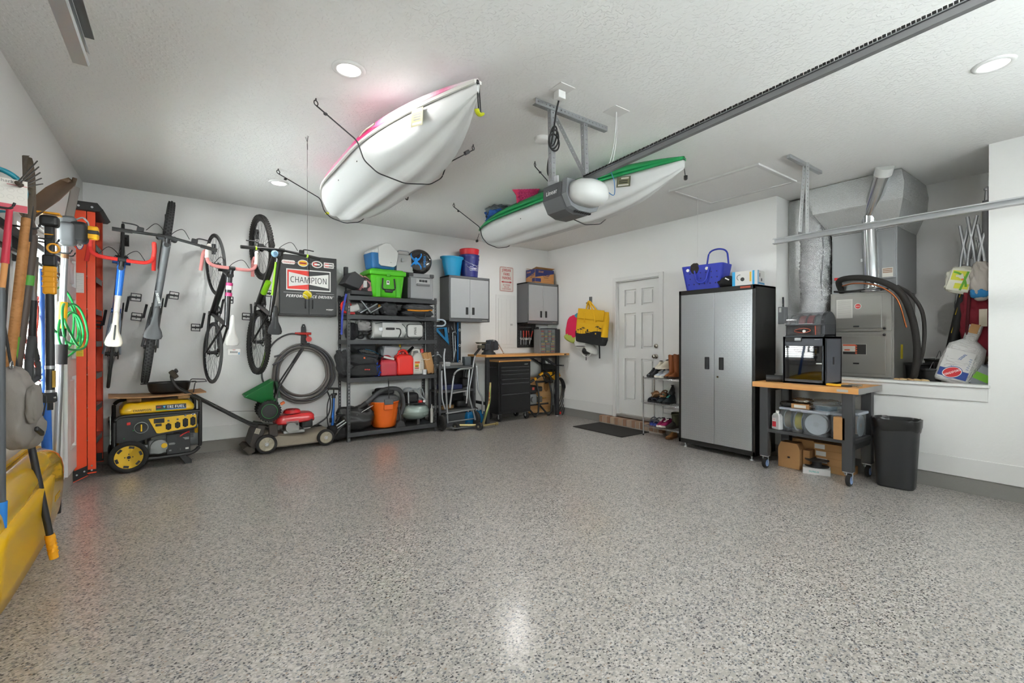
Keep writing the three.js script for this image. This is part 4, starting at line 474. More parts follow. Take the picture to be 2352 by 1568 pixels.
{
  const d = thing('round_disc', 'round glossy black disc printed with a blue spider emblem', 'disc', [3.535, S[4] + 0.545, 0.26], -0.55), k = M('#1a1a1b', 0.16, 0, { clearcoat: 1 }); d.rotation.set(0.05, -0.5, 0);
  part(d, 'shell', k, [lt([[0, 0.06], [0.1, 0.058], [0.145, 0.05], [0.17, 0.03], [0.18, 0], [0.17, -0.03], [0.145, -0.05], [0, -0.06]], 0, 0, 0, PI / 2, 0, 0, 44)]); part(d, 'rim_bead', k, [to(0.15, 0.008, 0, 0, 0.047)]);
  const bl = M('#1687d8', 0.35), leg = (a, r0, r1, sy) => tb([[0.02 * Math.sign(Math.cos(a)), sy * 0.01, 0.06], [Math.cos(a) * r0, sy * Math.abs(Math.sin(a)) * r0, 0.0605], [Math.cos(a) * r1 * 0.9, sy * Math.abs(Math.sin(a)) * r1, 0.058]], 0.005, 12, false, 5);
  part(d, 'emblem', bl, [...[-1, 1].flatMap(s => [[0.035, 0.03], [0.06, 0.06], [0.085, 0.09]].flatMap(([r, q], i) => [1, -1].map(t => tb([[-0.035 + s * 0.008, t * (0.01 + i * 0.006), 0.06], [-0.035 + s * (0.034 + i * 0.018), t * (0.018 + i * 0.026), 0.06], [-0.035 + s * (0.06 + i * 0.004), t * (0.05 + i * 0.03) , 0.056]], 0.0068, 10, false, 5)))), sp(0.03, -0.035, -0.012, 0.057, 1, 1.3, 0.3), sp(0.02, -0.035, 0.035, 0.057, 1, 1, 0.35)]);
  sheet(d, 'lettering', 0.2, 0.042, 160, '#1a1a1b', (x, w, h) => text(x, 'SPYDER', w / 2, h / 2, 36, '#1687d8'), [0.085, 0.0, 0.0605], [0, 0.08, PI / 2], 0.2);
}
{
  const f = thing('portable_fridge', 'light grey portable fridge box at the right end of the top shelf', 'fridge', [3.5, S[4], 0.22]);
  part(f, 'box_body', M('#9d9ea0', 0.5), [rb(0.36, 0.3, 0.32, 0.02, 0.02, 0.16, 0)]); part(f, 'lid', M('#8b8c8e', 0.5), [rb(0.37, 0.06, 0.33, 0.015, 0.02, 0.335, 0)]); part(f, 'lid_corner', M('#4c4d4f', 0.5), [rb(0.07, 0.05, 0.34, 0.012, 0.175, 0.34, 0)]); part(f, 'lid_corner', M('#4c4d4f', 0.5), [rb(0.07, 0.05, 0.34, 0.012, -0.135, 0.34, 0)]);
  part(f, 'side_wall', M('#595a5c', 0.5), [rb(0.06, 0.29, 0.32, 0.015, -0.155, 0.16, 0)]); part(f, 'control_panel', M('#b4b5b6', 0.45), [rb(0.21, 0.085, 0.014, 0.006, 0.04, 0.25, 0.162)]); for (let k = 0; k < 3; k++) part(f, 'button', darkg, [rb(0.035, 0.03, 0.008, 0.003, 0.0 + k * 0.042, 0.262, 0.17)]); part(f, 'carry_handle', M('#7f8082', 0.5), [rb(0.2, 0.03, 0.03, 0.01, 0.04, 0.21, 0.175)]);
}
{
  const v = one('life_vest', 'pink and black life vest slumped against the green cooler', 'vest', fabric('#c98a8e'), [soft(0.3, 0.2, 0.26, 0.6, 0.03, 5, 3, 0, 0.03, 0, 0, 0, -0.5)], [2.72, S[4] + 0.02, 0.26]); part(v, 'vest_strap', black, [tb([[-0.1, 0.19, 0.12], [0.0, 0.22, 0.14], [0.1, 0.17, 0.13]], 0.009), tb([[0.0, 0.2, 0.13], [0.05, 0.12, 0.16], [0.0, 0.06, 0.14], [0.04, 0.02, 0.13]], 0.011)]);
  const s = thing('camp_seat', 'dark grey folded seat with a tilted plastic tray on the top shelf', 'seat', [2.6, S[4], 0.3], 0.1); part(s, 'tray', M('#38393b', 0.55), [ex([[-0.14, 0], [0.05, -0.06], [0.14, 0.07], [0.0, 0.16], [-0.05, 0.14]], 0.22, 0.012, [], -0.02, 0.15, 0.02)]); part(s, 'base', M('#2e2f31', 0.5), [rb(0.3, 0.06, 0.24, 0.012, 0.08, 0.045, 0), rb(0.08, 0.16, 0.2, 0.01, 0.12, 0.1, 0)]); part(s, 'clamp_block', M('#343537', 0.5), [rb(0.045, 0.13, 0.05, 0.005, -0.06, 0.32, -0.08), bar([-0.06, 0.3, -0.08], [0.02, 0.31, -0.08], 0.008)]); part(s, 'white_bracket', M('#c9c9c6', 0.5), [rb(0.05, 0.09, 0.02, 0.005, 0.11, 0.16, 0.12)]); part(s, 'support_arm', M('#2e2f31', 0.5), [bar([-0.06, 0.02, -0.08], [-0.06, 0.27, -0.08], 0.01)]);
}
one('luggage_strap', 'blue strap dangling down the left end of the rack', 'strap', fabric('#3a479e'), [strip([2.47, 1.86, 0.462], [2.42, 1.62, 0.47], 0.025, 0.003, [1, 0, 0]), strip([2.42, 1.62, 0.47], [2.41, 1.35, 0.466], 0.024, 0.003, [1, 0, 0])]);
{ // second shelf
  const h = thing('toy_vehicle', 'red and white plastic toy vehicle at the left end of the second shelf', 'toy', [2.5, S[3], 0.25]); part(h, 'frame', red, [to(0.07, 0.016, 0.0, 0.1, 0.1, 0, 0.4, 0), rb(0.1, 0.03, 0.06, 0.01, 0.05, 0.02, 0.12)]); part(h, 'shell', M('#d9d8d4', 0.4), [rb(0.16, 0.1, 0.1, 0.03, 0.1, 0.085, 0.05, 0, 0, 0.3)]);
  const s = thing('folding_stand', 'grey metal folding saw stand with angled arms', 'stand', [2.84, S[3], 0.27]); part(s, 'arm', M('#77797b', 0.4, 0.5), [strip([-0.17, 0.03, 0.08], [0.06, 0.16, 0.08], 0.05, 0.02, [0, 0, 1], 0.004)]); part(s, 'arm', M('#77797b', 0.4, 0.5), [strip([-0.16, 0.19, 0.1], [-0.03, 0.03, 0.1], 0.03, 0.02, [0, 0, 1], 0.004)]); part(s, 'arm', M('#8d8f91', 0.4, 0.5), [strip([-0.04, 0.04, 0.12], [0.1, 0.12, 0.12], 0.04, 0.014, [0, 0, 1], 0.004)]); part(s, 'pivot_block', darkg, [rb(0.14, 0.14, 0.1, 0.02, 0.02, 0.1, 0.0, 0, 0, 0.4), ex([[-0.1, 0], [0.1, 0], [0.05, 0.14], [-0.02, 0.14]], 0.1, 0.01, [], -0.0, 0.02, 0.02)]); part(s, 'knob', black, [sp(0.028, -0.08, 0.03, 0.12), sp(0.022, 0.0, 0.025, 0.14)]); part(s, 'yellow_label', M('#d08f1e', 0.5), [rb(0.07, 0.05, 0.01, 0.003, 0.13, 0.13, 0.02)]);
  const t = one('tool_bag', 'slumped dark grey canvas bag in the middle of the second shelf', 'bag', fabric('#3f4042'), [soft(0.24, 0.19, 0.26, 0.7, 0.03, 5, 8)], [3.08, S[3], 0.25]);
  const b = thing('flat_bag', 'flat black bag with an orange stripe on the second shelf', 'bag', [3.48, S[3], 0.25]); part(b, 'bag_body', fabric('#36373a'), [soft(0.46, 0.1, 0.3, 0.5, 0.012, 5, 11)]); part(b, 'bag_flap', fabric('#5b5c5e'), [soft(0.42, 0.1, 0.3, 0.7, 0.012, 7, 4, 0.03, 0.085, 0.0)]); part(b, 'orange_stripe', fabric('#d98a1c'), [tb([[-0.17, 0.09, 0.135], [-0.05, 0.085, 0.158], [0.1, 0.09, 0.158], [0.2, 0.1, 0.13]], 0.011, 20)]); part(b, 'bag_handle', fabric('#2b2c2d'), [tb([[-0.1, 0.06, 0.152], [-0.07, 0.0, 0.2], [0.05, -0.01, 0.205], [0.09, 0.06, 0.152]], 0.008, 24)]);
}
{ // third shelf: golf bag
  const g = thing('golf_bag', 'white golf bag lying on its side on the middle shelf', 'golf bag', [3.12, S[2] + 0.135, 0.25]), w = M('#cfcfcc', 0.5), rg = (x, r, r2) => Array.from({ length: 22 }, (_, i) => { const a = i * 2 * PI / 22; return V(x, Math.sin(a) * r, Math.cos(a) * r2); });
  part(g, 'bag_body', w, [skin([rg(-0.28, 0.115, 0.13), rg(-0.26, 0.128, 0.145), rg(-0.2, 0.12, 0.14), rg(0.1, 0.125, 0.145), rg(0.36, 0.13, 0.15), rg(0.42, 0.125, 0.145), rg(0.44, 0.1, 0.12)])]); part(g, 'pocket', w, [rb(0.24, 0.18, 0.05, 0.04, 0.29, -0.01, 0.142), rb(0.28, 0.2, 0.03, 0.04, -0.03, 0.0, 0.135)]); part(g, 'pocket_trim', darkg, [ex(rs(0.25, 0.19, 0.05), 0.008, 0, [rs(0.232, 0.172, 0.045).getPoints(5).map(p => [p.x, p.y])], 0.29, -0.01, 0.163), tb([[-0.25, 0.08, 0.115], [-0.1, 0.105, 0.1], [0.1, 0.09, 0.12], [0.16, 0.02, 0.15], [0.16, -0.1, 0.11]], 0.004, 30), to(0.118, 0.007, -0.27, 0, 0, 0, PI / 2), to(0.128, 0.008, 0.42, 0, 0, 0, PI / 2)]);
  part(g, 'carry_handle', black, [rb(0.12, 0.03, 0.03, 0.012, -0.06, 0.015, 0.155), tb([[0.02, 0.02, 0.15], [0.07, 0.01, 0.165], [0.08, -0.04, 0.165], [0.06, -0.1, 0.14]], 0.008)]); part(g, 'buckle', zinc, [rb(0.05, 0.05, 0.012, 0.005, -0.19, 0.01, 0.15)]);
  sheet(g, 'lettering', 0.115, 0.045, 128, '#cfcfcc', (x, a, b) => text(x, 'PING', a / 2, b / 2, 46, '#2a2a2a'), [0.29, -0.01, 0.1685], [0, 0, PI / 2]);
  const cl = M('#9fa2a5', 0.3, 0.7); for (let k = 0; k < 5; k++) { const a = k * 1.25; part(g, 'club_head', k % 2 ? cl : M('#3a3b3d', 0.35, 0.4), [sp(0.034, -0.38 - (k % 3) * 0.05, -0.05 + 0.05 * Math.sin(a), 0.06 + 0.05 * Math.cos(a), 1.3, 0.7, 1), bar([-0.26, 0.05 * Math.sin(a), 0.05 * Math.cos(a)], [-0.37 - (k % 3) * 0.05, -0.04 + 0.05 * Math.sin(a), 0.06 + 0.05 * Math.cos(a)], 0.006)]); }
  part(g, 'rain_hood', fabric('#a9a8a6'), [soft(0.2, 0.15, 0.2, 0.8, 0.018, 6, 5, -0.39, -0.03, 0.02)]); part(g, 'club_cover', fabric('#26262a'), [soft(0.17, 0.22, 0.18, 0.8, 0.02, 4, 6, -0.56, -0.13, 0.03, 0, 0, -0.3)]);
  one('plastic_loop', 'pale blue plastic loop poking out right of the rack', 'loop', M('#b7c3cf', 0.4), [bend([[3.72, 1.575, 0.36], [3.86, 1.575, 0.36], [3.9, 1.55, 0.36], [3.9, 1.51, 0.36], [3.86, 1.485, 0.36], [3.72, 1.485, 0.36]], 0.012, 0.03)]);
}
{ // fourth shelf
  const b1 = thing('tool_bag', 'black tool bag with red lettering on the fourth shelf', 'bag', [2.73, S[1], 0.29]); part(b1, 'bag_body', fabric('#2b2c2d'), [soft(0.4, 0.17, 0.26, 0.45, 0.014, 4, 21)]); part(b1, 'bag_top', fabric('#323335'), [soft(0.42, 0.17, 0.27, 0.6, 0.02, 5, 23, -0.02, 0.14, -0.01)]); part(b1, 'red_lettering', M('#c93a34', 0.6), [bx(0.018, 0.014, 0.004, -0.01, 0.1, 0.132), bx(0.018, 0.014, 0.004, 0.014, 0.1, 0.132), bx(0.02, 0.014, 0.004, 0.04, 0.098, 0.131)]); part(b1, 'orange_tag', M('#d8602a', 0.6), [rb(0.022, 0.02, 0.008, 0.003, -0.02, 0.25, 0.125)]);
  one('grey_duffel', 'upright dark grey bag at the left end of the fourth shelf', 'bag', fabric('#3a3b3d'), [soft(0.17, 0.34, 0.3, 0.6, 0.03, 4, 31, 0, 0, 0, 0, 0, 0.12)], [2.53, S[1], 0.23]);
  const r = thing('tennis_racket', 'black and blue tennis racket resting on the black bags', 'racket', [2.8, S[1] + 0.31, 0.3], -0.1); r.rotation.set(0.35, -0.15, -0.18);
  part(r, 'frame', M('#1d2a33', 0.35), [T(new THREE.TorusGeometry(0.11, 0.009, 8, 40).scale(1.2, 1, 1), 0, 0, 0, PI / 2)]); part(r, 'rim_accent', M('#2f88b4', 0.35), [T(new THREE.TorusGeometry(0.111, 0.0095, 8, 24, 1.8).scale(1.2, 1, 1), 0, 0.001, 0, -PI / 2)]); stuff(part(r, 'strings', M('#c9c9c4', 0.6), [...Array.from({ length: 12 }, (_, i) => { const z = -0.09 + i * 0.0165, h = Math.sqrt(Math.max(0, 0.0121 - z * z)) * 1.2; return bar([-h, 0, z], [h, 0, z], 0.0008, 0.0008, 4); }), ...Array.from({ length: 13 }, (_, i) => { const x = -0.11 + i * 0.0185, h = Math.sqrt(Math.max(0, 1 - (x / 0.132) ** 2)) * 0.11; return bar([x, 0, -h], [x, 0, h], 0.0008, 0.0008, 4); })])); part(r, 'handle', M('#d5d4d0', 0.6), [bar([0.2, 0, 0.03], [0.34, 0, 0.05], 0.015)]); part(r, 'throat', M('#1d2a33', 0.35), [bar([0.11, 0, -0.05], [0.2, 0, 0.03], 0.008), bar([0.12, 0, 0.05], [0.2, 0, 0.03], 0.008)]);
  one('seat_cushion', 'dark grey seat cushion behind the tennis racket', 'cushion', fabric('#3e4042'), [soft(0.34, 0.16, 0.16, 0.5, 0.01, 4, 41)], [2.78, S[1] + 0.3, 0.11]);
  const p = thing('light_hood', 'pale grey reflector hood lying behind the red fuel cans', 'hood', [3.06, S[1] + 0.2, 0.15]); part(p, 'hood', M('#b5b7ba', 0.5), [ex([[-0.06, 0.0], [0.3, 0.02], [0.2, 0.19], [-0.02, 0.2]], 0.2, 0.02)]); part(p, 'opening', M('#6b7278', 0.4), [cy(0.09, 0.09, 0.05, -0.04, 0.1, 0.0, 0, 0, PI / 2 + 0.1, 26)]); part(p, 'stand_arm', black, [rb(0.36, 0.05, 0.14, 0.01, 0.12, -0.0, 0.03, 0, 0, -0.08), bar([-0.06, -0.2, 0.0], [-0.04, 0.02, 0], 0.02)]);
  one('yellow_bar', 'short yellow bar standing between the hood and fuel cans', 'bar', M('#e3bd12', 0.5), [rb(0.026, 0.22, 0.02, 0.004, 0, 0.11, 0, 0, 0, 0.05)], [3.28, S[1] + 0.2, 0.2]); one('folded_umbrella', 'black folded umbrella behind the bigger fuel can', 'umbrella', M('#1c1c1e', 0.7), [bar([3.2, S[1] + 0.12, 0.15], [3.5, S[1] + 0.38, 0.14], 0.035, 0.018)]);
  const can = (label, x, w, h, col, z) => { const c = thing('fuel_can', label, 'fuel can', [x, S[1], z], 0, 'red fuel cans on the rack'), m = M(col, 0.4); part(c, 'can_body', m, [skin([[0, 0.96], [0.02, 1], [h * 0.7, 1], [h * 0.86, 0.86], [h * 0.92, 0.5]].map(([y, s]) => rs(w * s, 0.22 * s, 0.035).getPoints(5).slice(0, -1).map(q => V(q.x, y, q.y))))]); part(c, 'handle', m, [bend([[-w * 0.3, h * 0.82, 0], [-w * 0.22, h * 1.08, 0], [w * 0.2, h * 1.1, 0], [w * 0.36, h * 0.72, 0]], 0.017, 0.05)]); part(c, 'cap', M('#a51a16', 0.45), [cy(0.028, 0.028, 0.035, w * 0.05, h * 0.96, -0.02)]); return c; };
  can('smaller dull red fuel can on the fourth shelf', 3.045, 0.23, 0.24, '#a62534', 0.3); can('larger bright red fuel can on the fourth shelf', 3.28, 0.24, 0.31, '#d92218', 0.29);
  const j = thing('chemical_jug', 'white plastic jug with yellow and orange label beside the fuel cans', 'jug', [3.485, S[1], 0.3]); part(j, 'jug_body', M('#d9d6cf', 0.45), [skin([[0, 0.96], [0.02, 1], [0.2, 1], [0.26, 0.85], [0.3, 0.6]].map(([y, s]) => rs(0.19 * s, 0.12 * s, 0.03).getPoints(5).slice(0, -1).map(q => V(q.x + (1 - s) * 0.06, y, q.y))))]); part(j, 'handle', M('#d9d6cf', 0.45), [bend([[-0.07, 0.22, 0], [-0.07, 0.34, 0], [0.03, 0.35, 0], [0.04, 0.27, 0]], 0.016, 0.04)]); part(j, 'cap', red, [cy(0.022, 0.026, 0.06, 0.075, 0.325, 0)]);
  sheet(j, 'jug_label', 0.13, 0.15, 96, '#e4ded2', (x, w, h) => { x.fillStyle = '#d9622a'; x.fillRect(6, 10, 54, 20); x.fillStyle = '#e8c021'; x.fillRect(6, 34, 44, 34); x.fillStyle = '#2a4a2a'; x.fillRect(10, 52, 36, 10); x.fillStyle = '#c9452a'; x.fillRect(6, 72, 44, 12); x.fillStyle = '#8a8580'; for (let y = 10; y < h - 10; y += 6) x.fillRect(64, y, 26, 2); for (let y = 90; y < h - 4; y += 6) x.fillRect(6, y, 44, 2); }, [-0.0, 0.12, 0.0615]);
  for (const [x, a, l] of [[3.6, 0.28, 'front'], [3.66, 0.24, 'rear']]) { const o = one('cardboard_sleeve', l + ' folded brown cardboard sleeve leaning at the right rack post', 'cardboard', card, [rb(0.06, 0.3, 0.2, 0.004, 0, 0.15, 0, 0, 0, a)], [x, S[1] + 0.008, 0.3], 0, 'cardboard sleeves on the rack'); part(o, 'string', M('#cfcbc3', 0.8), [bx(0.064, 0.006, 0.204, -0.05, 0.2, 0, 0, 0, a)]); }
  one('tin_can', 'small silver tin beside the cardboard sleeves', 'tin', zinc, [cy(0.032, 0.032, 0.07, 0, 0.035, 0)], [3.565, S[1], 0.38]);
  one('blue_cloth', 'crumpled bright blue cloth between the bag and fuel can', 'cloth', fabric('#2546a8'), [soft(0.11, 0.17, 0.16, 0.9, 0.05, 7, 12, 0, 0, 0, 0, 0, 0.3)], [2.92, S[1], 0.32]);
}
{ // bottom shelf
  const v = thing('shop_vacuum', 'orange shop vacuum with grey lid and wrapped hose', 'vacuum', [3.03, S[0], 0.25]), o = M('#db6217', 0.42), gy = M('#55575a', 0.5);
  part(v, 'drum', o, [lt([[0, 0], [0.14, 0], [0.155, 0.02], [0.178, 0.22], [0.19, 0.32], [0.2, 0.335], [0.2, 0.35], [0.185, 0.35]], 0, 0, 0, 0, 0, 0, 40), rb(0.13, 0.09, 0.03, 0.01, -0.01, 0.295, 0.193)]); part(v, 'lid', gy, [lt([[0.2, 0.35], [0.198, 0.375], [0.16, 0.42], [0.1, 0.435], [0, 0.44]], 0, 0, 0, 0, 0, 0, 40)]); part(v, 'motor_head', M('#2c2d2f', 0.5), [rb(0.24, 0.09, 0.17, 0.04, 0.01, 0.475, -0.02), rb(0.3, 0.05, 0.06, 0.02, -0.02, 0.46, 0.02)]); part(v, 'latch', gy, [rb(0.12, 0.075, 0.03, 0.008, -0.01, 0.355, 0.2)]);
  part(v, 'hose', M('#434446', 0.6), [tb([[0.21, 0.15, 0.06], [0.25, 0.3, 0.06], [0.2, 0.48, 0.05], [0.06, 0.515, 0.07], [-0.1, 0.48, 0.1], [-0.24, 0.38, 0.12], [-0.3, 0.335, 0.12]], 0.03, 70, false, 10)]); part(v, 'nozzle', black, [bar([-0.28, 0.35, 0.12], [-0.41, 0.27, 0.11], 0.034, 0.024)]); part(v, 'cord', cordB, [bend([[-0.01, 0.4, 0.21], [-0.02, 0.66, 0.215]], 0.006)]);
  part(v, 'floor_tool', M('#2f3032', 0.55), [bend([[0.13, 0.27, 0.19], [0.15, 0.16, 0.2], [0.15, 0.08, 0.21]], 0.016, 0.03), ex([[-0.07, 0], [0.07, 0], [0.05, 0.06], [0.02, 0.09], [-0.02, 0.09], [-0.06, 0.05]], 0.05, 0.008, [], 0.15, 0.005, 0.2)]);
  const a = thing('air_compressor', 'pale green pancake air compressor on the bottom shelf', 'compressor', [3.47, S[0], 0.24]); part(a, 'tank', M('#9fb0a9', 0.3, 0.3, { clearcoat: 0.6 }), [lt([[0, 0.06], [0.12, 0.065], [0.18, 0.1], [0.205, 0.15], [0.207, 0.19], [0.19, 0.235], [0.14, 0.265], [0, 0.275]], 0, 0, 0, 0, 0, 0, 44)]); part(a, 'weld_seam', M('#8fa29a', 0.35, 0.3), [to(0.2075, 0.003, 0, 0.168, 0, PI / 2)]); for (let k = 0; k < 3; k++) part(a, 'foot', darkg, [bx(0.04, 0.075, 0.03, 0.13 * Math.sin(k * 2.09), 0.0375, 0.13 * Math.cos(k * 2.09), 0, k * 2.09)]);
  part(a, 'pump', M('#1c1c1e', 0.5), [rb(0.2, 0.15, 0.2, 0.05, -0.06, 0.36, 0.0), rb(0.15, 0.02, 0.12, 0.006, 0.02, 0.285, 0.1)]); for (const z of [0.09, -0.09]) part(a, 'carry_handle', alu, [bend([[-0.12, 0.27, z], [-0.13, 0.48, z], [0.0, 0.49, z], [0.1, 0.34, z], [0.16, 0.32, z]], 0.011, 0.05)]); part(a, 'carry_handle', alu, [bend([[0.08, 0.45, -0.1], [0.16, 0.48, -0.1], [0.18, 0.36, -0.05], [0.14, 0.29, 0.0]], 0.011, 0.04)]); part(a, 'regulator_knob', red, [rb(0.05, 0.045, 0.04, 0.01, 0.03, 0.31, 0.14)]); part(a, 'gauge', M('#dfe1e0', 0.3), [cy(0.018, 0.018, 0.014, 0.085, 0.315, 0.15, PI / 2)]); part(a, 'cord', cordB, [tb(Array.from({ length: 14 }, (_, i) => { const t = i / 13 * PI + PI; return [-0.02 + 0.13 * Math.cos(t), 0.28 - 0.02 * Math.sin(t), 0.06 - 0.13 * Math.sin(t)]; }), 0.006, 40)]);
  sheet(a, 'lettering', 0.11, 0.022, 128, '#9fb0a9', (x, w, h) => text(x, 'HITACHI', w / 2, h / 2, 24, '#2a3230'), [0.1, 0.145, 0.182], [0.05, 0.5, 0]);
  const k = thing('plastic_bag', 'large black plastic bag bulging out of the bottom shelf', 'bag', [2.63, 0, 0.36]); part(k, 'bag_body', M('#1d1d1d', 0.38), [soft(0.46, 0.31, 0.3, 0.75, 0.03, 4, 52, 0, 0.116, -0.08)]); part(k, 'white_print', M('#c9c9c6', 0.6), [strip([-0.02, 0.33, 0.06], [0.2, 0.43, 0.03], 0.016, 0.004, [0, 0, 1])]);
  const w = thing('golf_trolley', 'black folded trolley parts jutting from the left of the bottom shelf', 'trolley', [2.42, 0, 0.3]); part(w, 'frame_tube', black, [bend([[-0.12, 0.03, 0.1], [0.0, 0.2, 0.1], [0.2, 0.3, 0.06]], 0.014, 0.05)]); part(w, 'frame_tube', alu, [bar([-0.06, 0.22, 0.12], [0.22, 0.36, 0.04], 0.009)]); part(w, 'frame_tube', alu, [bar([-0.05, 0.19, 0.13], [0.22, 0.33, 0.06], 0.007)]); part(w, 'folded_cloth', fabric('#1a1a1b'), [soft(0.3, 0.2, 0.2, 0.8, 0.025, 4, 61, -0.02, 0.02, 0.0)]); part(w, 'paddle', black, [sp(0.06, 0.0, 0.34, 0.08, 1, 0.2, 0.6), bar([-0.06, 0.25, 0.1], [0.0, 0.34, 0.08], 0.008)]);
  one('caulk_tube', 'white tube with red cap at the right end of the bottom shelf', 'tube', M('#dcdad4', 0.5), [cy(0.022, 0.022, 0.2, 0, 0.1, 0), cy(0.004, 0.012, 0.06, 0, 0.23, 0)], [3.685, S[0], 0.36]);
}
// ================================================================ workbench corner
const plateM = M('#c2c4c6', 0.36, 0.5, { bumpMap: rep(plateN, 1), bumpScale: 0.0009 });
function gearCabinet(name, label, pos, w, h, doorM, uv) {
  const C = thing(name, label, 'cabinet', pos), b = M('#626365', 0.42, 0.15), d = 0.3;
  part(C, 'body', b, [bb(0, w, 0, 0.02, 0.001, d - 0.02), bb(0, w, h - 0.02, h, 0.001, d - 0.02), bb(0, 0.02, 0, h, 0.001, d - 0.02), bb(w - 0.02, w, 0, h, 0.001, d - 0.02), bb(0.01, w - 0.01, 0.01, h - 0.01, 0.001, 0.02), bb(0, w, 0, 0.045, d - 0.025, d, 0.003), bb(0, w, h - 0.035, h, d - 0.025, d, 0.003), bb(0, 0.022, 0, h, d - 0.025, d, 0.003), bb(w - 0.022, w, 0, h, d - 0.025, d, 0.003)]);
  for (const s of [0, 1]) { const x0 = s ? w / 2 + 0.002 : 0.025, x1 = s ? w - 0.025 : w / 2 - 0.002, dr = part(C, 'door', doorM, [bb(x0, x1, 0.05, h - 0.04, d - 0.02, d + 0.004, 0.003)], null, uv); const hx = w / 2 + (s ? 0.055 : -0.055); const hp = part(dr, 'handle', black, [ex(rs(0.04, 0.11, 0.006), 0.01, 0.002, [rs(0.024, 0.09, 0.004).getPoints(3).map(p => [p.x, p.y])], hx, 0.16, d + 0.006)]); part(hp, 'handle_recess', M('#2a2b2c', 0.5), [bx(0.028, 0.092, 0.003, hx, 0.16, d + 0.0045)]); }
  part(C, 'brand_plate', M('#8a8a86', 0.4, 0.6), [bb(w - 0.14, w - 0.05, 0.014, 0.032, d, d + 0.003)]);
}
gearCabinet('wall_cabinet', 'grey wall cabinet with diamond plate doors under the two buckets', [3.995, 1.562, 0], 0.71, 0.68, plateM, 0.046);
gearCabinet('wall_cabinet', 'grey wall cabinet with plain silver doors under the cardboard carton', [5.455, 1.56, 0], 0.68, 0.69, M('#bcbdbf', 0.36, 0.45, { bumpMap: rep(plateN, 1), bumpScale: 0.0003 }), 0.055);
{
  const b = thing('blue_bucket', 'turquoise plastic bucket on the diamond plate cabinet', 'bucket', [4.12, 2.245, 0.17]); part(b, 'bucket_body', M('#0f8fbe', 0.4), [skin([[0, 0.235], [0.01, 0.24], [0.25, 0.31], [0.265, 0.35], [0.285, 0.355], [0.285, 0.33], [0.25, 0.295], [0.02, 0.22]].map(([y, s]) => Array.from({ length: 28 }, (_, i) => { const a = i * PI / 14; return V(s / 2 * Math.cos(a) * (y > 0.24 && Math.cos(a) < -0.9 ? 1.1 : 1), y, s / 2 * Math.sin(a) * 0.82); })))]); part(b, 'bail_handle', steel, [tb([[0.17, 0.25, 0.02], [0.2, 0.16, 0.1], [0.26, 0.11, 0.14]], 0.003)]);
  const l = thing('stacked_buckets', 'navy bucket with white lettering, red bucket nested inside', 'bucket', [4.42, 2.245, 0.16]); part(l, 'navy_bucket', M('#1b2168', 0.4), [lt([[0, 0], [0.128, 0], [0.13, 0.01], [0.148, 0.27], [0.156, 0.275], [0.15, 0.3], [0.153, 0.33], [0.158, 0.335], [0.156, 0.345], [0.14, 0.345]], 0, 0, 0, 0, 0, 0, 40)]); part(l, 'red_rim', M('#c21622', 0.4), [lt([[0.14, 0.34], [0.143, 0.38], [0.15, 0.385], [0.148, 0.41], [0.153, 0.42], [0.152, 0.435], [0.138, 0.435], [0.135, 0.35]], 0, 0, 0, 0, 0, 0, 40)]); part(l, 'bail_handle', steel, [tb([[-0.157, 0.29, 0.02], [-0.09, 0.21, 0.14], [0.05, 0.17, 0.158], [0.158, 0.29, 0.02]], 0.003, 30)]);
  const W = M('#e6e6ea', 0.5), arc = (a0, a1, y, h) => { const g = []; for (let a = a0; a < a1 - 0.01; a += 0.08) { const r = 0.136 + y * 0.07; g.push(bx(0.013, h, 0.002, r * Math.sin(a), y, r * Math.cos(a), 0, a)); } return g; };
  const t = tex(256, 128, (x, w, h) => { fill(x, w, h, '#1b2168'); x.strokeStyle = '#e8e8ec'; x.lineWidth = 6; x.beginPath(); x.moveTo(10, 120); x.lineTo(10, 50); x.lineTo(70, 44); x.lineTo(128, 14); x.lineTo(186, 44); x.lineTo(246, 50); x.lineTo(246, 120); x.closePath(); x.stroke(); text(x, "LOWE'S", 128, 86, 56, '#e8e8ec', { sx: 0.95 }); });
  part(l, 'lettering', new THREE.MeshPhysicalMaterial({ map: t, roughness: 0.4 }), [new THREE.CylinderGeometry(0.1435, 0.1385, 0.1, 16, 1, true, -0.5, 1.2).translate(0, 0.145, 0)]);
}
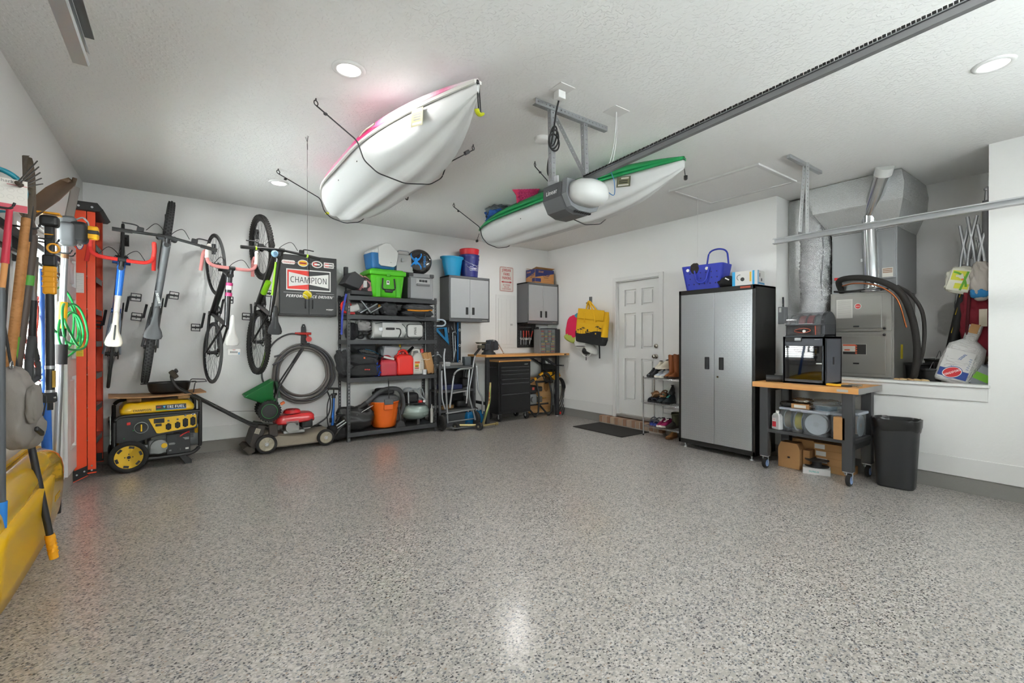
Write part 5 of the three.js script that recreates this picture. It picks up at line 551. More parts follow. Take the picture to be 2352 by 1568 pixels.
{
  const b = thing('carton', 'brown and navy shop towel carton on the plain silver cabinet', 'box', [5.63, 2.252, 0.03]), w = 0.42, h = 0.235, d = 0.25;
  part(b, 'carton_body', card, [bb(0, w, 0, h, 0, d, 0.003)]); for (const [z, r] of [[0.03, 0.25], [0.19, -0.2]]) part(b, 'flap', card, [bx(w * 0.98, 0.004, 0.12, w / 2, h + 0.014, z + 0.03, r, 0, 0)]);
  const pr = (x, w, h, big) => { x.fillStyle = '#232a66'; x.beginPath(); x.moveTo(0, 0); x.lineTo(w, 0); x.lineTo(w, h * 0.25); x.lineTo(0, h * 0.6); x.fill(); x.fillRect(big ? 0 : w * 0.68, h * 0.66, big ? w * 0.3 : w * 0.32, h * 0.26); text(x, 'Scott', w * 0.3, h * 0.17, h * 0.2, '#c98a4a', { style: 'italic' }); text(x, 'SHOP', w * 0.58, h * 0.42, h * 0.24, '#232a66', { style: 'italic' });  x.fillStyle = '#5a4632'; x.fillRect(w * 0.45, h * 0.58, w * 0.25, 5); if (big) { x.strokeStyle = '#3a3450'; x.strokeRect(w * 0.4, h * 0.78, w * 0.55, h * 0.14); } };
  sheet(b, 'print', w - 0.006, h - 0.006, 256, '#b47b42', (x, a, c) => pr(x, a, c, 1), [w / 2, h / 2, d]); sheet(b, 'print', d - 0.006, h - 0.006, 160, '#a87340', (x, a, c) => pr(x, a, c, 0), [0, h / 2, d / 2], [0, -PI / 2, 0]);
  one('small_box', 'small white and grey box squeezed right of the carton', 'box', M('#c9cac8', 0.5), [rb(0.06, 0.1, 0.08, 0.008, 0, 0.09, 0), cy(0.028, 0.03, 0.04, 0, 0.02, 0)], [6.1, 2.252, 0.1]);
}
{
  const s = thing('parking_sign', 'white metal parking sign with red lettering', 'sign', [5.235, 2.305, 0.006]); part(s, 'plate', M('#d8d3cc', 0.4), [ex(rs(0.285, 0.42, 0.025), 0.003, 0, [])]);
  sheet(s, 'print', 0.272, 0.405, 256, '#d8d3cc', (x, w, h) => { x.strokeStyle = '#b32a2e'; x.lineWidth = 6; x.beginPath(); x.roundRect(5, 5, w - 10, h - 10, 20); x.stroke(); const c = '#b32a2e'; text(x, 'JORDAN', w / 2, h * 0.125, 58, c, { sx: 0.74 }); text(x, 'FANS', w / 2, h * 0.29, 58, c, { sx: 0.8 }); text(x, 'PARKING', w / 2, h * 0.45, 56, c, { sx: 0.7 }); x.fillStyle = c; x.fillRect(60, h * 0.6, w - 120, 12); x.beginPath(); x.moveTo(24, h * 0.6 + 6); x.lineTo(64, h * 0.57); x.lineTo(64, h * 0.66); x.moveTo(w - 24, h * 0.6 + 6); x.lineTo(w - 64, h * 0.57); x.lineTo(w - 64, h * 0.66); x.fill(); for (const [t, y] of [['ALL OTHERS', 0.74], ['WILL BE', 0.82], ['SLAM DUNKED', 0.9]]) text(x, t, w / 2, h * y, 27, '#b9494a', { sx: 0.9 }); }, [0, 0, 0.0018]); part(s, 'mount_bolt', zinc, [cy(0.006, 0.006, 0.005, 0, 0.195, 0.003, PI / 2)]);
  const e = thing('breaker_panel', 'white flush breaker panel door below the parking sign', 'panel', [5.02, 1.15, 0]); part(e, 'panel_frame', trimW, [bb(0, 0.41, 0, 0.89, 0.0, 0.008, 0.003)]); part(e, 'panel_door', trimW, [bb(0.045, 0.36, 0.06, 0.83, 0.007, 0.016, 0.003), bb(0.1, 0.105, 0.07, 0.82, 0.015, 0.018), bb(0.21, 0.215, 0.07, 0.82, 0.015, 0.018), bb(0.28, 0.285, 0.07, 0.82, 0.015, 0.018)]); part(e, 'latch', M('#b9b9b6', 0.4), [bb(0.29, 0.335, 0.38, 0.41, 0.015, 0.022, 0.003)]);
  one('white_cable', 'thin white cable looping below the diamond plate cabinet', 'cable', M('#c4c4c2', 0.6), [tb([[4.22, 1.56, 0.04], [4.25, 1.42, 0.02], [4.36, 1.25, 0.015], [4.3, 1.18, 0.015], [4.22, 1.24, 0.015], [4.3, 1.06, 0.02]], 0.004, 40)]);
}
// pegboards and hanging tools
function pegboard(label, x0, x1, y0, y1) { const hs = []; const nx = Math.floor((x1 - x0) / 0.05), ny = Math.floor((y1 - y0) / 0.05); for (let i = 0; i < nx; i++) for (let j = 0; j < ny; j++) hs.push(circ(x0 + 0.03 + i * 0.05, y0 + 0.03 + j * 0.05, 0.004, 6)); return one('pegboard', label, 'pegboard', M('#222325', 0.55), [ex([[x0, y0], [x1, y0], [x1, y1], [x0, y1]], 0.006, 0, hs, 0, 0, 0.018)], [0, 0, 0], 0, 'black pegboards over the bench'); }
pegboard('larger black pegboard between the rack and diamond plate cabinet', 3.76, 4.33, 0.92, 1.56); pegboard('smaller black pegboard holding red pliers', 5.45, 5.85, 1.155, 1.56);
{
  const bl = M('#1c87c4', 0.4), sq = one('speed_square', 'blue triangular speed square on the larger pegboard', 'square', bl, [ex([[-0.1, 0.1], [0.12, 0.12], [0.16, -0.15]], 0.006, 0.001, [[[-0.03, 0.085], [0.09, -0.04], [0.075, 0.095]]])], [3.97, 1.36, 0.045]);
  const lv = thing('spirit_level', 'long blue spirit level hanging at the edge of the larger pegboard', 'level', [4.3, 1.2, 0.04]); part(lv, 'level_body', M('#1768ac', 0.4), [bb(-0.028, 0.028, -0.36, 0.36, -0.01, 0.012, 0.003)]); part(lv, 'edge_strip', M('#2a2b2d', 0.4), [bb(-0.012, 0.03, -0.35, 0.35, 0.011, 0.015)]); for (const y of [0.24, 0, -0.25]) part(lv, 'vial', M('#d9dcd8', 0.3), [to(0.016, 0.006, 0.008, y, 0.016)]);
  const ta = (n, l, x, y, gs, m = alu) => one(n, l, 'tool', m, gs, [x, y, 0.045], 0, 'tools on the larger pegboard');
  ta('clamp', 'thin steel clamp on the larger pegboard next to the level', 4.21, 1.2, [bar([0, -0.2, 0], [-0.02, 0.2, 0], 0.008), bar([-0.02, 0.2, 0], [0.02, 0.21, 0], 0.008), bend([[0.02, 0.15, 0], [0.03, -0.05, 0], [-0.01, -0.25, 0]], 0.007)]); ta('clamp_pair', 'small steel clamp low on the larger pegboard', 3.9, 1.04, [bend([[-0.06, 0, 0], [0.06, 0.03, 0], [0.1, -0.02, 0]], 0.009), sp(0.02, 0.03, 0.05, 0)]); ta('peg_hooks', 'two steel hooks high on the larger pegboard', 4.12, 1.45, [bend([[0, -0.05, 0], [0, 0.03, 0]], 0.004), tb([[0.05, 0.04, 0], [0.06, 0, 0.01], [0.075, 0.0, 0]], 0.004)]);
  for (let k = 0; k < 5; k++) { const x = 5.505 + k * 0.058, o = thing('screwdriver', ['grey-handled', 'leftmost red', 'second red', 'darker red', 'tilted red'][k] + ' screwdriver in the rack of the smaller pegboard', 'screwdriver', [x, 1.36, 0.05], 0, 'screwdrivers on the smaller pegboard'); o.rotation.z = [0, 0.04, -0.05, 0.1, -0.3][k]; part(o, 'handle', M(['#5a5f66', '#c2342a', '#c8392c', '#8e2a24', '#c2342a'][k], 0.4), [cy(0.012, 0.01, 0.11, 0, 0.03, 0)]); part(o, 'blade', steel, [cy(0.004, 0.004, 0.13, 0, -0.09, 0)]); }
  one('tool_rail', 'white wavy tool rail across the smaller pegboard', 'rail', M('#d5d5d2', 0.4), [tb(Array.from({ length: 25 }, (_, i) => [5.485 + i * 0.0105, 1.305 + (i % 4 < 2 ? 0.012 : -0.012), 0.045 + (i % 2) * 0.012]), 0.004, 80)]); one('steel_rod', 'thin steel rod along the top of the smaller pegboard', 'rod', steel, [bar([5.48, 1.505, 0.04], [5.74, 1.505, 0.04], 0.004)]); one('utility_knife', 'black knife clipped at the right of the smaller pegboard', 'knife', black, [rb(0.03, 0.12, 0.02, 0.006, 5.765, 1.46, 0.045), rb(0.05, 0.05, 0.04, 0.014, 5.87, 1.49, 0.05)]);
}
{ // bench
  const B = thing('workbench', 'adjustable workbench with beech top and black steel legs', 'workbench', [0, 0, 0]), m = M('#2b2c2e', 0.45, 0.2), X0 = 4.45, X1 = 6.115, Y = 1.062, Z0 = 0.06, Z1 = 0.6, bt = new THREE.MeshPhysicalMaterial({ map: beechT, roughness: 0.4 });
  part(B, 'top', bt, [bb(X0, X1, Y - 0.034, Y, Z0, Z1, 0.003)], null, 0.5);
  for (const [x, z] of [[X0 + 0.1, 0.47], [X0 + 0.06, 0.1], [X1 - 0.16, 0.47], [X1 - 0.16, 0.1]]) { const l = part(B, 'leg', m, [rb(0.055, 1.01, 0.05, 0.004, x, 0.52, z)]); part(l, 'levelling_foot', zinc, [cy(0.02, 0.024, 0.012, x, 0.006, z), cy(0.006, 0.006, 0.03, x, 0.02, z)]); }
  part(B, 'front_rail', m, [bb(X0 + 0.1, X1 - 0.16, Y - 0.075, Y - 0.036, 0.44, 0.47)]); for (const z of [0.1, 0.47]) part(B, 'gusset', m, [strip([X1 - 0.5, Y - 0.05, z], [X1 - 0.2, 0.86, z], 0.04, 0.03, [0, 0, 1])]); part(B, 'side_rail', m, [bb(X1 - 0.18, X1 - 0.14, 0.85, 0.87, 0.05, 0.62)]); part(B, 'end_plate', m, [ex([[0.1, 0.86], [0.47, 0.86], [0.3, 0.56], [0.1, 0.5]], 0.004, 0, [], X1 - 0.17, 0, 0, 0, -PI / 2)]); part(B, 'low_rail', m, [bb(X0 + 0.07, X0 + 0.11, 0.3, 0.34, 0.12, 0.45)]);
  part(B, 'brand_plate', M('#3a3a38', 0.4), [bb(X1 - 0.12, X1 - 0.07, Y - 0.026, Y - 0.008, Z1, Z1 + 0.002)]);
}
{ // tool chest
  const C = thing('tool_chest', 'black rolling tool chest with six drawers under the bench', 'tool chest', [4.8, 0, 0.0]), k = M('#171718', 0.4, 0.1), kd = M('#202022', 0.36, 0.1), w = 0.63, z = 0.42;
  part(C, 'case', k, [bb(0, w, 0.12, 0.94, 0.02, z - 0.01, 0.006)]); part(C, 'wood_top', new THREE.MeshPhysicalMaterial({ map: beechT, roughness: 0.4 }), [bb(-0.005, w + 0.005, 0.94, 0.965, 0.015, z + 0.005, 0.006)], null, 0.5);
  for (const [y0, y1] of [[0.815, 0.86], [0.755, 0.805], [0.68, 0.745], [0.61, 0.67], [0.44, 0.6], [0.17, 0.43]]) { const d = part(C, 'drawer', kd, [bb(0.035, w - 0.035, y0, y1, z - 0.02, z + 0.004, 0.003)]); part(d, 'drawer_pull', M('#4d4d50', 0.35, 0.3), [rb(w - 0.09, 0.018, 0.016, 0.006, w / 2, y1 - 0.004, z + 0.01)]); }
  sheet(C, 'lettering', 0.11, 0.026, 128, '#161617', (x, a, b) => text(x, 'HUSKY', a * 0.58, b / 2, 27, '#d9d9d6', { style: 'italic' }), [w - 0.1, 0.895, z - 0.008]);
  for (const [x, zz] of [[0.05, 0.36], [w - 0.05, 0.36], [0.05, 0.08], [w - 0.05, 0.08]]) { const c = part(C, 'caster', rubber, [lt([[0.02, -0.018], [0.052, -0.018], [0.056, -0.01], [0.056, 0.01], [0.052, 0.018], [0.02, 0.018]], x, 0.056, zz, 0, 0, PI / 2, 28)]); part(c, 'caster_fork', zinc, [bx(0.004, 0.07, 0.03, x - 0.022, 0.085, zz), bx(0.004, 0.07, 0.03, x + 0.022, 0.085, zz), bx(0.06, 0.006, 0.06, x, 0.117, zz), cy(0.018, 0.018, 0.042, x, 0.056, zz, 0, 0, PI / 2)]); }
  part(C, 'side_handle', k, [bend([[-0.004, 0.86, 0.1], [-0.04, 0.86, 0.1], [-0.04, 0.86, 0.34], [-0.004, 0.86, 0.34]], 0.01, 0.03)]);
}
{ // vise
  const v = thing('bench_vise', 'dark blue-grey bench vise on the left end of the bench', 'vise', [4.62, 1.062, 0.4], 0.25), m = M('#3a3e45', 0.45, 0.4);
  part(v, 'swivel_base', M('#2a2c30', 0.5, 0.3), [cy(0.1, 0.115, 0.035, 0, 0.018, 0), cy(0.075, 0.085, 0.03, 0, 0.05, 0)]); part(v, 'fixed_jaw', m, [rb(0.14, 0.1, 0.1, 0.012, -0.04, 0.115, 0), ex([[-0.02, 0.06], [0.06, 0.06], [0.07, 0.19], [0.0, 0.22], [-0.03, 0.16]], 0.11, 0.01)]); part(v, 'anvil', M('#6d6a5c', 0.5, 0.6), [rb(0.11, 0.05, 0.06, 0.006, -0.165, 0.12, 0), ex([[-0.07, 0], [0.06, 0], [0.09, 0.025], [-0.1, 0.025]], 0.07, 0.004, [], -0.16, 0.165, 0)]); part(v, 'moving_jaw', m, [ex(new THREE.Shape().moveTo(0.075, 0.06).lineTo(0.17, 0.07).lineTo(0.175, 0.15).quadraticCurveTo(0.16, 0.22, 0.08, 0.225), 0.11, 0.01)]); part(v, 'jaw_plate', steel, [bb(0.055, 0.09, 0.2, 0.228, -0.05, 0.05)]); part(v, 'screw_handle', chrome, [bar([0.16, 0.1, 0], [0.23, 0.1, 0], 0.016), bar([0.2, 0.15, 0.03], [0.28, 0.02, 0.06], 0.007), sp(0.014, 0.2, 0.15, 0.03), sp(0.014, 0.28, 0.02, 0.06)]);
}
{ // small parts drawers
  const o = thing('parts_organiser', 'clear drawer cabinet of small parts on the bench', 'organiser', [5.7, 1.062, 0.16]); part(o, 'case', M('#77797b', 0.5), [bb(0, 0.33, 0, 0.4, 0, 0.17), bb(-0.002, 0.332, 0.4, 0.405, 0, 0.172)]); const fr = M('#dfe4e6', 0.1, 0, { transmission: 0.85, thickness: 0 }), cc = ['#b3402e', '#c2a04a', '#4d6c52', '#8e8e8c', '#a84a3a', '#c9b35a'];
  for (let r = 0; r < 9; r++) for (let c = 0; c < (r < 5 ? 4 : 3); c++) { const n = r < 5 ? 4 : 3, w = 0.32 / n, d = part(o, 'drawer', fr, [bb(0.006 + c * w, 0.003 + (c + 1) * w, 0.358 - r * 0.043, 0.396 - r * 0.043, 0.165, 0.19, 0.003)]); part(d, 'contents', M(cc[(r * 5 + c * 3) % 6], 0.6), [bx(w * 0.7, 0.022, 0.008, 0.005 + (c + 0.5) * w, 0.37 - r * 0.043, 0.176)]); }
  one('upright_box', 'dark grey box standing right of the parts drawers', 'box', M('#2c2e30', 0.6), [rb(0.1, 0.41, 0.16, 0.006, 0, 0.205, 0)], [6.085, 1.062, 0.26]); one('flat_tray', 'thin black tray lying across the parts drawers', 'tray', M('#1d1e20', 0.4), [rb(0.26, 0.012, 0.16, 0.004, 0, 0.006, 0, 0, 0, 0)], [5.98, 1.474, 0.22]);
}
{ // shelf unit, step stool trolley, water and hitch left of the chest
  const U = thing('low_shelf_unit', 'grey low shelf unit crowded with tools behind the steel step frame', 'shelf unit', [3.8, 0, 0.03]), g = M('#5d5f61', 0.5, 0.3); for (const y of [0.26, 0.55, 0.9]) part(U, 'shelf', g, [bb(0, 0.6, y - 0.03, y, 0, 0.34, 0.003)]); for (const x of [0.01, 0.59]) for (const z of [0.01, 0.33]) part(U, 'leg', g, [bb(x - 0.015, x + 0.015, 0, 0.93, z - 0.015, z + 0.015)]); part(U, 'back_panel', M('#1b1c1d', 0.7), [bb(0, 0.6, 0.3, 0.88, 0.0, 0.008)]);
  const it = (n, l, m, gs, x, y, z = 0.2) => one(n, l, n.replace(/_/g, ' '), m, gs, [x, y, z]); it('tool_case', 'grey plastic case on the top of the low shelf unit', M('#8e8d89', 0.5), [rb(0.3, 0.04, 0.2, 0.012, 0, 0.02, 0)], 4.08, 0.902); it('drill_box', 'small grey-blue box on the top of the low shelf unit', M('#5f666b', 0.45), [rb(0.1, 0.13, 0.1, 0.008, 0, 0.065, 0)], 4.3, 0.902, 0.28); it('paper_pad', 'stacked white pads on the low shelf unit', M('#b9babb', 0.6), [rb(0.13, 0.03, 0.12, 0.004, 0, 0.015, 0), rb(0.12, 0.03, 0.12, 0.004, 0.01, 0.046, 0)], 3.92, 0.902, 0.29); it('blue_case', 'navy case on the middle shelf of the low unit', M('#1d2550', 0.5), [rb(0.34, 0.07, 0.2, 0.012, 0, 0.035, 0)], 4.05, 0.552); it('sander', 'black power tool on the middle shelf of the low unit', M('#222325', 0.5), [rb(0.12, 0.14, 0.14, 0.03, 0, 0.09, 0), bar([0.02, 0.16, 0], [0.05, 0.28, 0], 0.025)], 4.3, 0.552); it('wood_offcut', 'rough timber offcut on the lower shelf of the low unit', M('#8d6a3f', 0.8), [rb(0.24, 0.05, 0.08, 0.004, 0, 0.025, 0, 0, 0.3)], 4.0, 0.262); it('storage_crate', 'dark grey crate below the low shelf unit', M('#3f4244', 0.6), [rb(0.44, 0.2, 0.28, 0.015, 0, 0.1, 0)], 4.1, 0.0, 0.18); it('black_drill', 'black cordless drill on the lower shelf of the low unit', M('#262729', 0.5), [rb(0.2, 0.1, 0.12, 0.03, 0, 0.06, 0), rb(0.06, 0.14, 0.08, 0.015, 0.06, 0.1, 0)], 4.25, 0.262);
  const H2 = thing('hand_truck', 'silver tubular step-ladder hand truck with two rubber wheels', 'hand truck', [0, 0, 0]), a = M('#a9abae', 0.38, 0.7);
  for (const [x, xt] of [[3.86, 3.845], [4.22, 4.36]]) part(H2, 'side_rail', a, [bend([[x + (x > 4 ? 0.12 : 0.02), 0.1, 0.47], [x, 0.5, 0.47], [xt - (x > 4 ? 0.06 : 0), 0.82, 0.45], [xt, 1.05, 0.42], [xt + (x > 4 ? 0.09 : 0.02), 1.16, 0.42]], 0.014, 0.1)]);
  part(H2, 'hand_grip', black, [bar([4.36, 1.06, 0.42], [4.46, 1.17, 0.42], 0.018)]); part(H2, 'inner_frame', a, [bend([[3.9, 0.32, 0.5], [3.97, 0.8, 0.49], [4.05, 0.86, 0.49], [4.3, 0.87, 0.47]], 0.014, 0.07)]); part(H2, 'inner_frame', a, [bend([[4.24, 0.86, 0.47], [4.17, 0.36, 0.5]], 0.013)]);
  for (const [y, x0, x1] of [[0.52, 3.93, 4.2], [0.24, 3.84, 4.32]]) part(H2, 'cross_bar', a, [bar([x0, y, 0.49], [x1, y + 0.02, 0.48], 0.011)]); part(H2, 'outer_leg', a, [bend([[3.8, 0.85, 0.44], [3.8, 0.42, 0.46], [3.84, 0.3, 0.48]], 0.012, 0.05)]); part(H2, 'outer_leg', a, [bend([[4.38, 0.9, 0.44], [4.4, 0.52, 0.46], [4.46, 0.42, 0.48], [4.46, 0.18, 0.48]], 0.013, 0.06)]); part(H2, 'strap', cordB, [bend([[4.32, 0.5, 0.5], [4.28, 0.45, 0.52], [4.3, 0.3, 0.52], [4.36, 0.27, 0.5]], 0.009, 0.03)]);
  for (const [x, z] of [[3.79, 0.47], [4.38, 0.42]]) { const w = part(H2, 'wheel', rubber, [lt([[0.05, -0.022], [0.1, -0.024], [0.11, -0.012], [0.11, 0.012], [0.1, 0.024], [0.05, 0.022]], x, 0.11, z, 0, 0, PI / 2, 32)]); part(w, 'hub', M('#2b2c2d', 0.5), [cy(0.055, 0.055, 0.03, x, 0.11, z, 0, 0, PI / 2)]); } part(H2, 'axle', steel, [bar([3.79, 0.11, 0.46], [4.38, 0.11, 0.42], 0.009)]); part(H2, 'toe_plate', a, [bb(3.88, 4.3, 0.035, 0.042, 0.45, 0.62)]);
  const T2 = thing('trailer_dolly', 'zinc-plated trailer dolly with upright lettered pole and small black wheels', 'dolly', [4.34, 0, 0.66]), zy = M('#b9a978', 0.35, 0.8); part(T2, 'pole', zy, [bend([[0.02, 0.07, 0], [0.08, 0.24, 0], [0.13, 0.38, 0], [0.14, 0.66, 0]], 0.018, 0.08)]); part(T2, 'green_stripe', M('#6fae4a', 0.45), [strip([0.035, 0.13, 0.017], [0.12, 0.36, 0.018], 0.008, 0.003, [1, 0, 0]), strip([0.12, 0.36, 0.018], [0.13, 0.6, 0.018], 0.006, 0.003, [1, 0, 0])]); part(T2, 'red_lettering', M('#c8402e', 0.5), [0, 1, 2, 3].map(k => bx(0.008, 0.035, 0.004, 0.112 + k * 0.001, 0.36 + k * 0.048, 0.016))); part(T2, 'cross_tube', zy, [bar([-0.34, 0.07, -0.1], [0.02, 0.05, 0.02], 0.016), bar([-0.02, 0.045, 0.02], [0.24, 0.045, 0.0], 0.016), cy(0.026, 0.026, 0.04, 0.25, 0.045, 0, 0, 0, PI / 2)]); for (const [x, z] of [[-0.36, -0.12], [-0.09, 0.07]]) { const w = part(T2, 'wheel', rubber, [cy(0.052, 0.052, 0.05, x, 0.052, z, 0, 0.3, PI / 2, 24)]); part(w, 'hub_cap', M('#9a917c', 0.4, 0.5), [cy(0.016, 0.016, 0.056, x, 0.052, z, 0, 0.3, PI / 2)]); } part(T2, 'lift_tab', zy, [strip([0.0, 0.06, 0.03], [0.05, 0.24, 0.02], 0.03, 0.008, [0, 0, 1])]);
  const wp = thing('water_pack', 'shrink-wrapped pack of water bottles with blue film beside the chest', 'water pack', [4.36, 0, 0.22]); part(wp, 'wrap', M('#1d86c9', 0.25, 0, { transmission: 0.35, thickness: 0 }), [soft(0.34, 0.21, 0.2, 0.4, 0.012, 6, 71, 0.06, 0, 0.06)]); for (let i = 0; i < 5; i++) for (let j = 0; j < 3; j++) { const b = part(wp, 'bottle', M('#cfe0e8', 0.1, 0, { transmission: 0.8, thickness: 0 }), [lt([[0, 0.002], [0.029, 0.004], [0.03, 0.14], [0.022, 0.175], [0.012, 0.195], [0.012, 0.21], [0, 0.21]], -0.07 + i * 0.062, 0, 0.0 + j * 0.062, 0, 0, 0, 14)]); part(b, 'bottle_cap', M('#e6e8ea', 0.4), [cy(0.014, 0.014, 0.014, -0.07 + i * 0.062, 0.216, 0.0 + j * 0.062, 0, 0, 0, 12)]); }
}
{ // pressure washer and cardboard by the corner
  const w = thing('pressure_washer', 'black and yellow pressure washer with coiled black hose in the corner', 'pressure washer', [5.5, 0, 0.3]), k = M('#1c1c1d', 0.42), yl = M('#dc9a12', 0.4);
  for (const [x0, x1, z] of [[0.02, 0.12, 0.02], [0.3, 0.4, 0.02]]) part(w, 'frame_tube', k, [bend([[x0, 0.16, z - 0.12], [x0 + 0.05, 0.02, z + 0.03], [x1, 0.06, z + 0.06], [x1 + 0.02, 0.35, z + 0.06], [x1 - 0.0, 0.6, z]], 0.016, 0.06)]); for (const x of [0.07, 0.36]) part(w, 'rubber_foot', rubber, [cy(0.02, 0.022, 0.03, x, 0.015, 0.055)]);
  part(w, 'cross_tube', k, [bar([0.0, 0.2, 0.0], [0.4, 0.2, 0.0], 0.013), bar([0.12, 0.58, 0.02], [0.4, 0.58, 0.02], 0.016)]); part(w, 'engine', k, [rb(0.2, 0.14, 0.18, 0.04, 0.02, 0.46, -0.02), rb(0.1, 0.08, 0.08, 0.02, 0.2, 0.46, -0.0)]); part(w, 'engine_label', M('#b8483a', 0.5), [bx(0.045, 0.045, 0.004, 0.02, 0.48, 0.072)]); part(w, 'crankcase', M('#9b9d9f', 0.4, 0.6), [rb(0.18, 0.17, 0.16, 0.02, 0.02, 0.3, -0.02), cy(0.05, 0.05, 0.06, 0.02, 0.3, 0.07, PI / 2)]); part(w, 'pump', M('#6e6c66', 0.4, 0.6), [rb(0.1, 0.1, 0.1, 0.015, 0.17, 0.29, 0.02)]); part(w, 'brass_fittings', M('#b58a45', 0.35, 0.9), [bar([0.2, 0.31, 0.05], [0.3, 0.31, 0.06], 0.012), sp(0.016, 0.24, 0.31, 0.055)]);
  part(w, 'spray_gun', k, [bend([[-0.06, 0.58, 0.06], [0.08, 0.65, 0.08], [0.26, 0.74, 0.08], [0.36, 0.69, 0.08], [0.42, 0.56, 0.08]], 0.021, 0.06), bend([[0.22, 0.7, 0.08], [0.24, 0.62, 0.09], [0.38, 0.56, 0.09]], 0.011, 0.03)]); part(w, 'gun_grip', yl, [rb(0.08, 0.036, 0.05, 0.01, 0.17, 0.715, 0.085, 0, 0, 0.42)]); part(w, 'gun_grip', yl, [rb(0.05, 0.04, 0.045, 0.012, 0.05, 0.64, 0.08, 0, 0, 0.4)]); part(w, 'top_guard', yl, [ex([[0.3, 0.74], [0.6, 0.74], [0.64, 0.66], [0.5, 0.6], [0.42, 0.66]], 0.12, 0.008, [], 0, 0, -0.0)]); part(w, 'guard_band', k, [strip([0.4, 0.67, 0.065], [0.56, 0.75, 0.065], 0.05, 0.01, [0, 0, 1]), rb(0.3, 0.03, 0.13, 0.01, 0.45, 0.76, 0)]);
  const hs = []; for (let q = 0; q < 5; q++) hs.push(tb(Array.from({ length: 16 }, (_, i) => { const a = i * PI / 8; return [0.53 + 0.035 * q * 0 + (0.09 + q * 0.012) * Math.cos(a), 0.42 + (0.2 + q * 0.035) * Math.sin(a) - q * 0.03, 0.11 + q * 0.012 + 0.01 * Math.sin(a * 2)]; }), 0.0075, 60, true, 6)); part(w, 'hose', M('#232426', 0.5), hs); part(w, 'hose_coupling', red, [cy(0.014, 0.014, 0.04, 0.5, 0.05, 0.2)]);
  const c = thing('plywood_board', 'tan plywood board leaning behind the pressure washer', 'board', [5.83, 0.03, 0.15]); c.rotation.set(-0.06, -0.22, 0.0); part(c, 'sheet', new THREE.MeshPhysicalMaterial({ map: plyT, roughness: 0.75 }), [bb(-0.22, 0.24, 0, 0.62, 0, 0.02, 0.002)], null, 0.6); part(c, 'handle_hole', M('#8a6132', 0.8), [T(new THREE.CylinderGeometry(0.06, 0.06, 0.004, 24).scale(0.8, 1, 1.6), 0.14, 0.45, 0.02, PI / 2)]);
}
